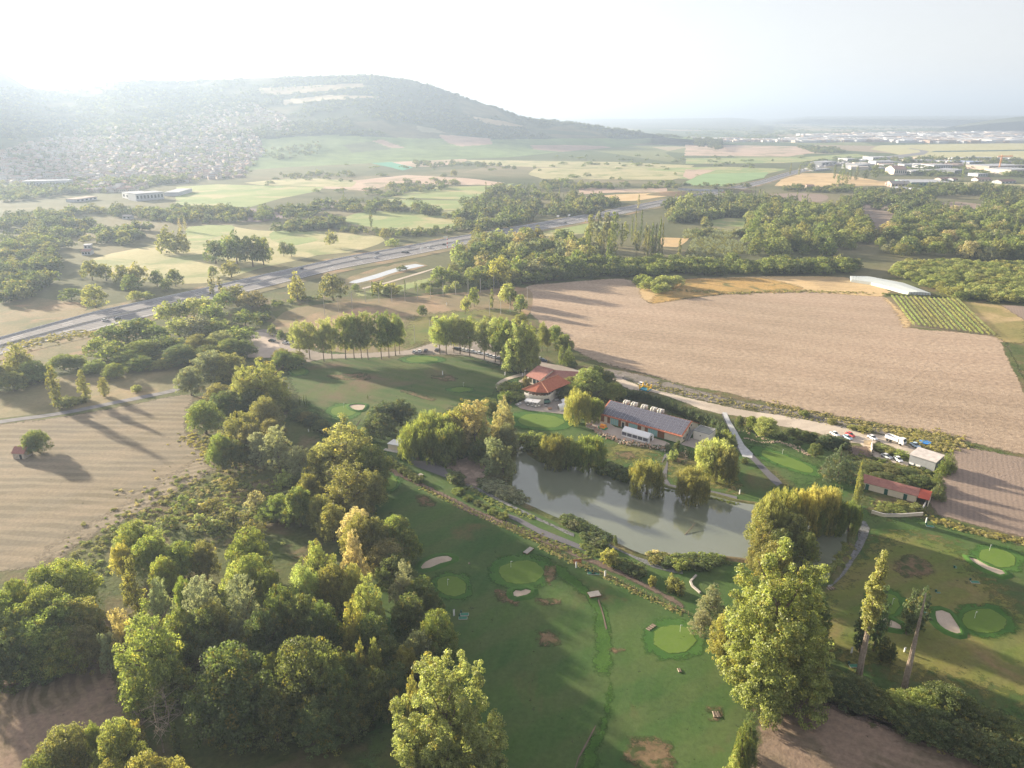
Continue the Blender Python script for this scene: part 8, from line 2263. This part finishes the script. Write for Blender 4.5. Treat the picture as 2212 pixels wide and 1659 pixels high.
# white factory and school below the village
def big_box(name, f, xa, ya, xb, yb, dep, h, wm_, rm, lab, cat='building', bays=0, gable_=False):
    A, B = G(xa, ya, f), G(xb, yb, f)
    r = empty(name, (A.x, A.y, min(A.z, B.z)), 0, lab, cat)
    n, L, _ = local(A, B); z = r.location.z
    if gable_:
        gable(r, A, B, dep, h, h + dep * .16, wm_, rm, .5)
    else:
        part(r, 'wall', obox(L, 0, n, 0, dep, z - 1, z + h), wm_)
        part(r, 'roof', obox(L, -.3, n + .3, -.3, dep + .3, z + h + .002, z + h + .6), rm)
    for k in range(bays):
        part(r, 'window', obox(L, n * (k + .25) / bays, n * (k + .75) / bays, -.15, .02, z + h * .3, z + h * .75), M_DGLASS)
    return r
PALEW = flat_mat('pale_cladding', (.44, .455, .48), .6, .3, 0, .04); PALER = flat_mat('pale_roofing', (.34, .355, .375), .6, .3, 0, .06); WARMW = flat_mat('warm_cladding', (.58, .52, .45), .8, .1, 0, .05)
BLUEW = flat_mat('blue_cladding', (.30, .38, .55), .6, .2)
big_box('white_factory', 'j', 1060, 905, 1180, 930, 28, 8, PALEW, PALER, 'left part of the white factory below the village, with a blue sign band', 'factory', 4)
big_box('white_factory', 'j', 1180, 935, 1420, 915, 26, 10, PALEW, PALER, 'right part of the white factory below the village, tall bays', 'factory', 8)
big_box('white_factory', 'j', 1420, 890, 1545, 865, 22, 5, PALEW, PALER, 'low extension at the right end of the white factory', 'factory', 4)
big_box('school_building', 'j', 205, 830, 600, 820, 30, 12, PALEW, PALER, 'wide pale apartment block left of the white factory', 'apartment block', 14)
big_box('low_warehouse', 'j', 660, 945, 840, 920, 18, 4, PALEW, HOUSE_R[0], 'low white shed left of the factory', 'warehouse', 5)
big_box('far_hut', 1, 795, 1045, 848, 1045, 8, 4, PALEW, HOUSE_R[2], 'small white hut in the hedge on the left meadows', 'hut', 2, True)
big_box('farm_shed', 'm', 935, 435, 1035, 432, 9, 3.5, PALEW, HOUSE_R[1], 'small farm building with reddish roof on the left meadow', 'shed', 3, True)
big_box('farm_shed', 'm', 960, 362, 1040, 358, 8, 3, PALEW, PALER, 'pale farm shed behind the reddish roofed one', 'shed', 2)
# industrial area at the right (frame f)
IND = [(885, 597, 1012, 597, 40, 9, WARMW, HOUSE_R[1], 'cream warehouse with red roof in front of the industrial area', 6), (845, 765, 1000, 775, 30, 4, PALEW, PALEW, 'white tunnel shed left of the round tree', 0), (1050, 800, 1135, 812, 25, 4, PALEW, PALEW, 'white tunnel shed right of the round tree', 0),
       (860, 722, 1060, 722, 24, 6, HOUSE_W[2], HOUSE_R[2], 'brown clad workshop before the dry field', 6), (1060, 712, 1465, 712, 60, 5, flat_mat('green_cladding', (.10, .22, .2), .7), PALER, 'long low hall with pale blue roof and green wall', 10),
       (1290, 800, 1470, 798, 14, 4, PALEW, HOUSE_R[1], 'low house with orange roof among the right trees', 4), (0, 742, 75, 740, 12, 5, HOUSE_W[2], HOUSE_R[1], 'pink house at the left end of the dry field', 3), (1365, 660, 1470, 655, 14, 4, WARMW, HOUSE_R[1], 'house with orange roof above the scrub', 3),
       (1490, 665, 1540, 662, 14, 4, PALEW, HOUSE_R[1], 'little red roofed house right of the poplar', 2), (1740, 665, 1880, 662, 16, 4, WARMW, HOUSE_R[1], 'long red roofed house in the right trees', 4), (1980, 690, 2130, 680, 18, 4, PALEW, HOUSE_R[1], 'red roofed house at the right edge trees', 4),
       (2070, 600, 2300, 590, 60, 8, WARMW, PALER, 'big cream warehouse at the right edge', 8), (1850, 552, 2212, 540, 60, 7, HOUSE_W[2], PALER, 'long pinkish warehouse below the crane', 10), (1740, 615, 1840, 612, 25, 4, PALEW, PALER, 'white shed left of the big cream warehouse', 4),
       (985, 540, 1060, 540, 30, 8, PALEW, PALER, 'white block behind the red roofed warehouse', 4), (1290, 540, 1480, 535, 40, 7, PALEW, PALER, 'pale warehouse in the middle of the industrial area', 8), (670, 460, 885, 458, 50, 8, PALER, PALER, 'long blue grey logistics hall', 8),
       (700, 500, 920, 500, 40, 7, PALEW, PALER, 'long white hall in front of the logistics hall', 8), (520, 540, 640, 530, 40, 7, PALEW, PALER, 'white hall between the two poplar groups', 4), (410, 470, 510, 468, 40, 7, PALER, PALER, 'grey blue hall behind the left poplars', 4), (70, 560, 240, 545, 12, 3, PALEW, PALER, 'rows of pale lorries and trailers left of the poplars', 8),
       (150, 505, 300, 490, 30, 6, PALER, PALER, 'low grey halls beside the motorway end', 4), (1130, 495, 1290, 490, 50, 8, WARMW, PALER, 'beige hall before the pale fields', 6), (1500, 590, 1600, 575, 40, 6, PALEW, PALER, 'white warehouse right of the tall poplar', 5), (1650, 510, 1780, 505, 60, 8, PALER, BLUEW, 'blue roofed hall in the industrial area', 5),
       (1420, 500, 1560, 497, 50, 7, PALEW, PALER, 'pale hall under the dark conifer', 5), (1080, 590, 1180, 585, 30, 5, PALEW, PALER, 'low white shop beside the red roofed warehouse', 4), (1200, 585, 1320, 580, 30, 5, PALER, PALER, 'grey shop with parked cars before it', 4),
       (1850, 945, 1905, 945, 12, 4, PALEW, HOUSE_R[2], 'small white house alone in the right wood', 2), (2180, 770, 2300, 770, 16, 5, WARMW, HOUSE_R[1], 'house with orange roof at the right picture edge', 3)]
for k, (xa, ya, xb, yb, dp, h, wm_, rm, lab, bays) in enumerate(IND):
    big_box('warehouse' if dp > 20 else 'small_building', 'f', xa, ya, xb, yb, dp, h * (1.25 if dp > 24 else 1), wm_, rm, lab, 'warehouse' if dp > 20 else 'house', bays, rm in HOUSE_R)
# everything still farther: a town of pale boxes
mb = MB(); rr = random.Random(77)
def town(poly, n, w, h, f=0):
    k = 0; t_ = 0
    while k < n and t_ < n * 30:
        t_ += 1
        xs, ys = [p[0] for p in poly], [p[1] for p in poly]
        x, y = rr.uniform(min(xs), max(xs)), rr.uniform(min(ys), max(ys))
        if not inside(poly, x, y): continue
        p = P(x, y, 0, f); s_ = rr.uniform(.6, 1.4)
        mb.box((p.x, p.y, h * s_ / 2), (w * s_ * rr.uniform(.6, 2.2), w * .8 * s_, h * s_), rr.uniform(-.5, .5), rr.choice((0, 0, 0, 1, 2, 3, 4))); k += 1
town([(800, 235), (2400, 225), (2400, 270), (1500, 275), (900, 268)], 520, 40, 9, 'f')
town([(-250, 232), (800, 228), (800, 262), (300, 262), (0, 270), (-250, 262)], 420, 26, 8, 'f')
town([(0, 195), (1000, 175), (2200, 170), (2200, 232), (1000, 230), (0, 225)], 700, 42, 10, 'f')
town([(450, 440), (2200, 440), (2200, 560), (1850, 530), (1100, 520), (420, 560)], 130, 22, 5, 'f')
town([(-1260, 225), (-250, 240), (-250, 262), (-900, 262)], 160, 22, 7, 'f')
tag(mb.build('distant_town', [PALEW, WARMW, PALER, HOUSE_R[0], HOUSE_W[2]]), 'pale roofs and walls of the distant town in the plain', None, None, 'stuff')
pts = []
for f, poly, n, hh in ((0, [(1480, 272), (1700, 262), (2400, 262), (2400, 300), (1900, 303), (1480, 303)], 900, (8, 13)), (0, [(1830, 345), (2400, 345), (2400, 385), (1900, 380)], 260, (6, 12)), (0, [(1480, 255), (2400, 250), (2400, 262), (1480, 268)], 900, (10, 16)), (0, [(1180, 338), (1480, 336), (1900, 345), (1700, 366), (1200, 356)], 60, (5, 9)),
                    (0, [(560, 352), (1000, 350), (1480, 360), (1560, 402), (800, 440), (560, 400)], 60, (4, 9))):
    W_ = [P(x, y, 0, f) for x, y in poly]; k = 0; tr_ = 0
    while k < n and tr_ < n * 20:
        tr_ += 1
        x, y = rr.uniform(min(p[0] for p in poly), max(p[0] for p in poly)), rr.uniform(min(p[1] for p in poly), max(p[1] for p in poly))
        if not inside(poly, x, y): continue
        p = P(x, y, 0, f); h = rr.uniform(*hh); c = COLOURS[rr.choice(('green', 'dark'))]; pts.append((p.x, p.y, hgt(p.x, p.y), h * rr.uniform(1, 4), h, c, rr.choice((0, 1, 3)))); k += 1
geo_scatter('plain_trees', pts, PROTO, 'scattered trees and hedges far out in the plain')
# crane
cb_ = P(1955, 555, 0, 'f'); cr = empty('tower_crane', cb_, R(20), 'orange tower crane at the far right', 'crane')
CRM = flat_mat('crane_orange', (.70, .32, .10), .6)
def lattice(a, b, w, n):
    mb = MB(); a, b = Vector(a), Vector(b); d = (b - a).normalized(); s_ = d.orthogonal().normalized(); t_ = d.cross(s_)
    cs = [(s_ * i + t_ * j) * w / 2 for i, j in ((-1, -1), (1, -1), (1, 1), (-1, 1))]
    for c in cs: mb.cyl(a + c, b + c, .35, .35, 4)
    for k in range(n):
        for i in range(4): mb.cyl(a.lerp(b, k / n) + cs[i], a.lerp(b, (k + 1) / n) + cs[(i + 1) % 4], .2, .2, 3)
    return mb
lattice((0, 0, 0), (0, 0, 34), 2.4, 12).build('mast', CRM, cr); lattice((-12, 0, 31), (34, 0, 31), 1.6, 16).build('jib', CRM, cr); MB().box((-11, 0, 29.5), (3.5, 1.6, 2.6)).build('counterweight', M_CONC, cr)
# hilltop mast
hm = P(1, 1); q_ = None
for rr2 in np.linspace(3300, 3700, 40):
    u = (852 - CX) / FPX; a = math.atan2(u, CP + (CY - 168) / FPX * SP); x, y = rr2 * math.sin(a), rr2 * math.cos(a); z = hgt(x, y)
    if q_ is None or proj((x, y, z))[1] < proj(q_)[1]: q_ = (x, y, z)
MB().cyl((0, 0, -2), (0, 0, 22), 1.2, .6, 6).build('mast', M_CONC, tag(empty('hilltop_mast', q_), 'small mast and trees on the summit of the flat hill', 'mast'))
rt = []
for _ in range(260):
    rd_, a_, s_ = 3480 + rr.uniform(-60, 60), R(-18 + rr.uniform(0, 1) ** .7 * 20), rr.uniform(.6, 1.4)
    x_, y_ = rd_ * math.sin(a_), rd_ * math.cos(a_)
    rt.append((x_, y_, hgt(x_, y_) - 1, 9 * s_, 9 * s_, COLOURS['dark'], 1))
geo_scatter('ridge_trees', rt, PROTO, 'trees along the ridge line of the big hill')

# ------------------------------------------------------------------ haze
bm = bmesh.new()
bmesh.ops.create_cube(bm, size=1.0)
me = bpy.data.meshes.new('haze'); bm.to_mesh(me); bm.free()
hz = bpy.data.objects.new('haze', me)
hz.scale = (60000, 60000, HAZE_TOP + 3)
hz.location = (0, 0, (HAZE_TOP - 3) / 2)
COL.objects.link(hz)
m = bpy.data.materials.new('haze'); m.use_nodes = True; t = m.node_tree
for n in list(t.nodes): t.nodes.remove(n)
o = t.nodes.new('ShaderNodeOutputMaterial')
v = t.nodes.new('ShaderNodeVolumePrincipled')
v.inputs['Color'].default_value = (.42, .53, .70, 1)
v.inputs['Density'].default_value = HAZE_DENSITY
v.inputs['Anisotropy'].default_value = .32
t.links.new(v.outputs[0], o.inputs['Volume'])
me.materials.append(m)
tag(hz, kind='stuff')
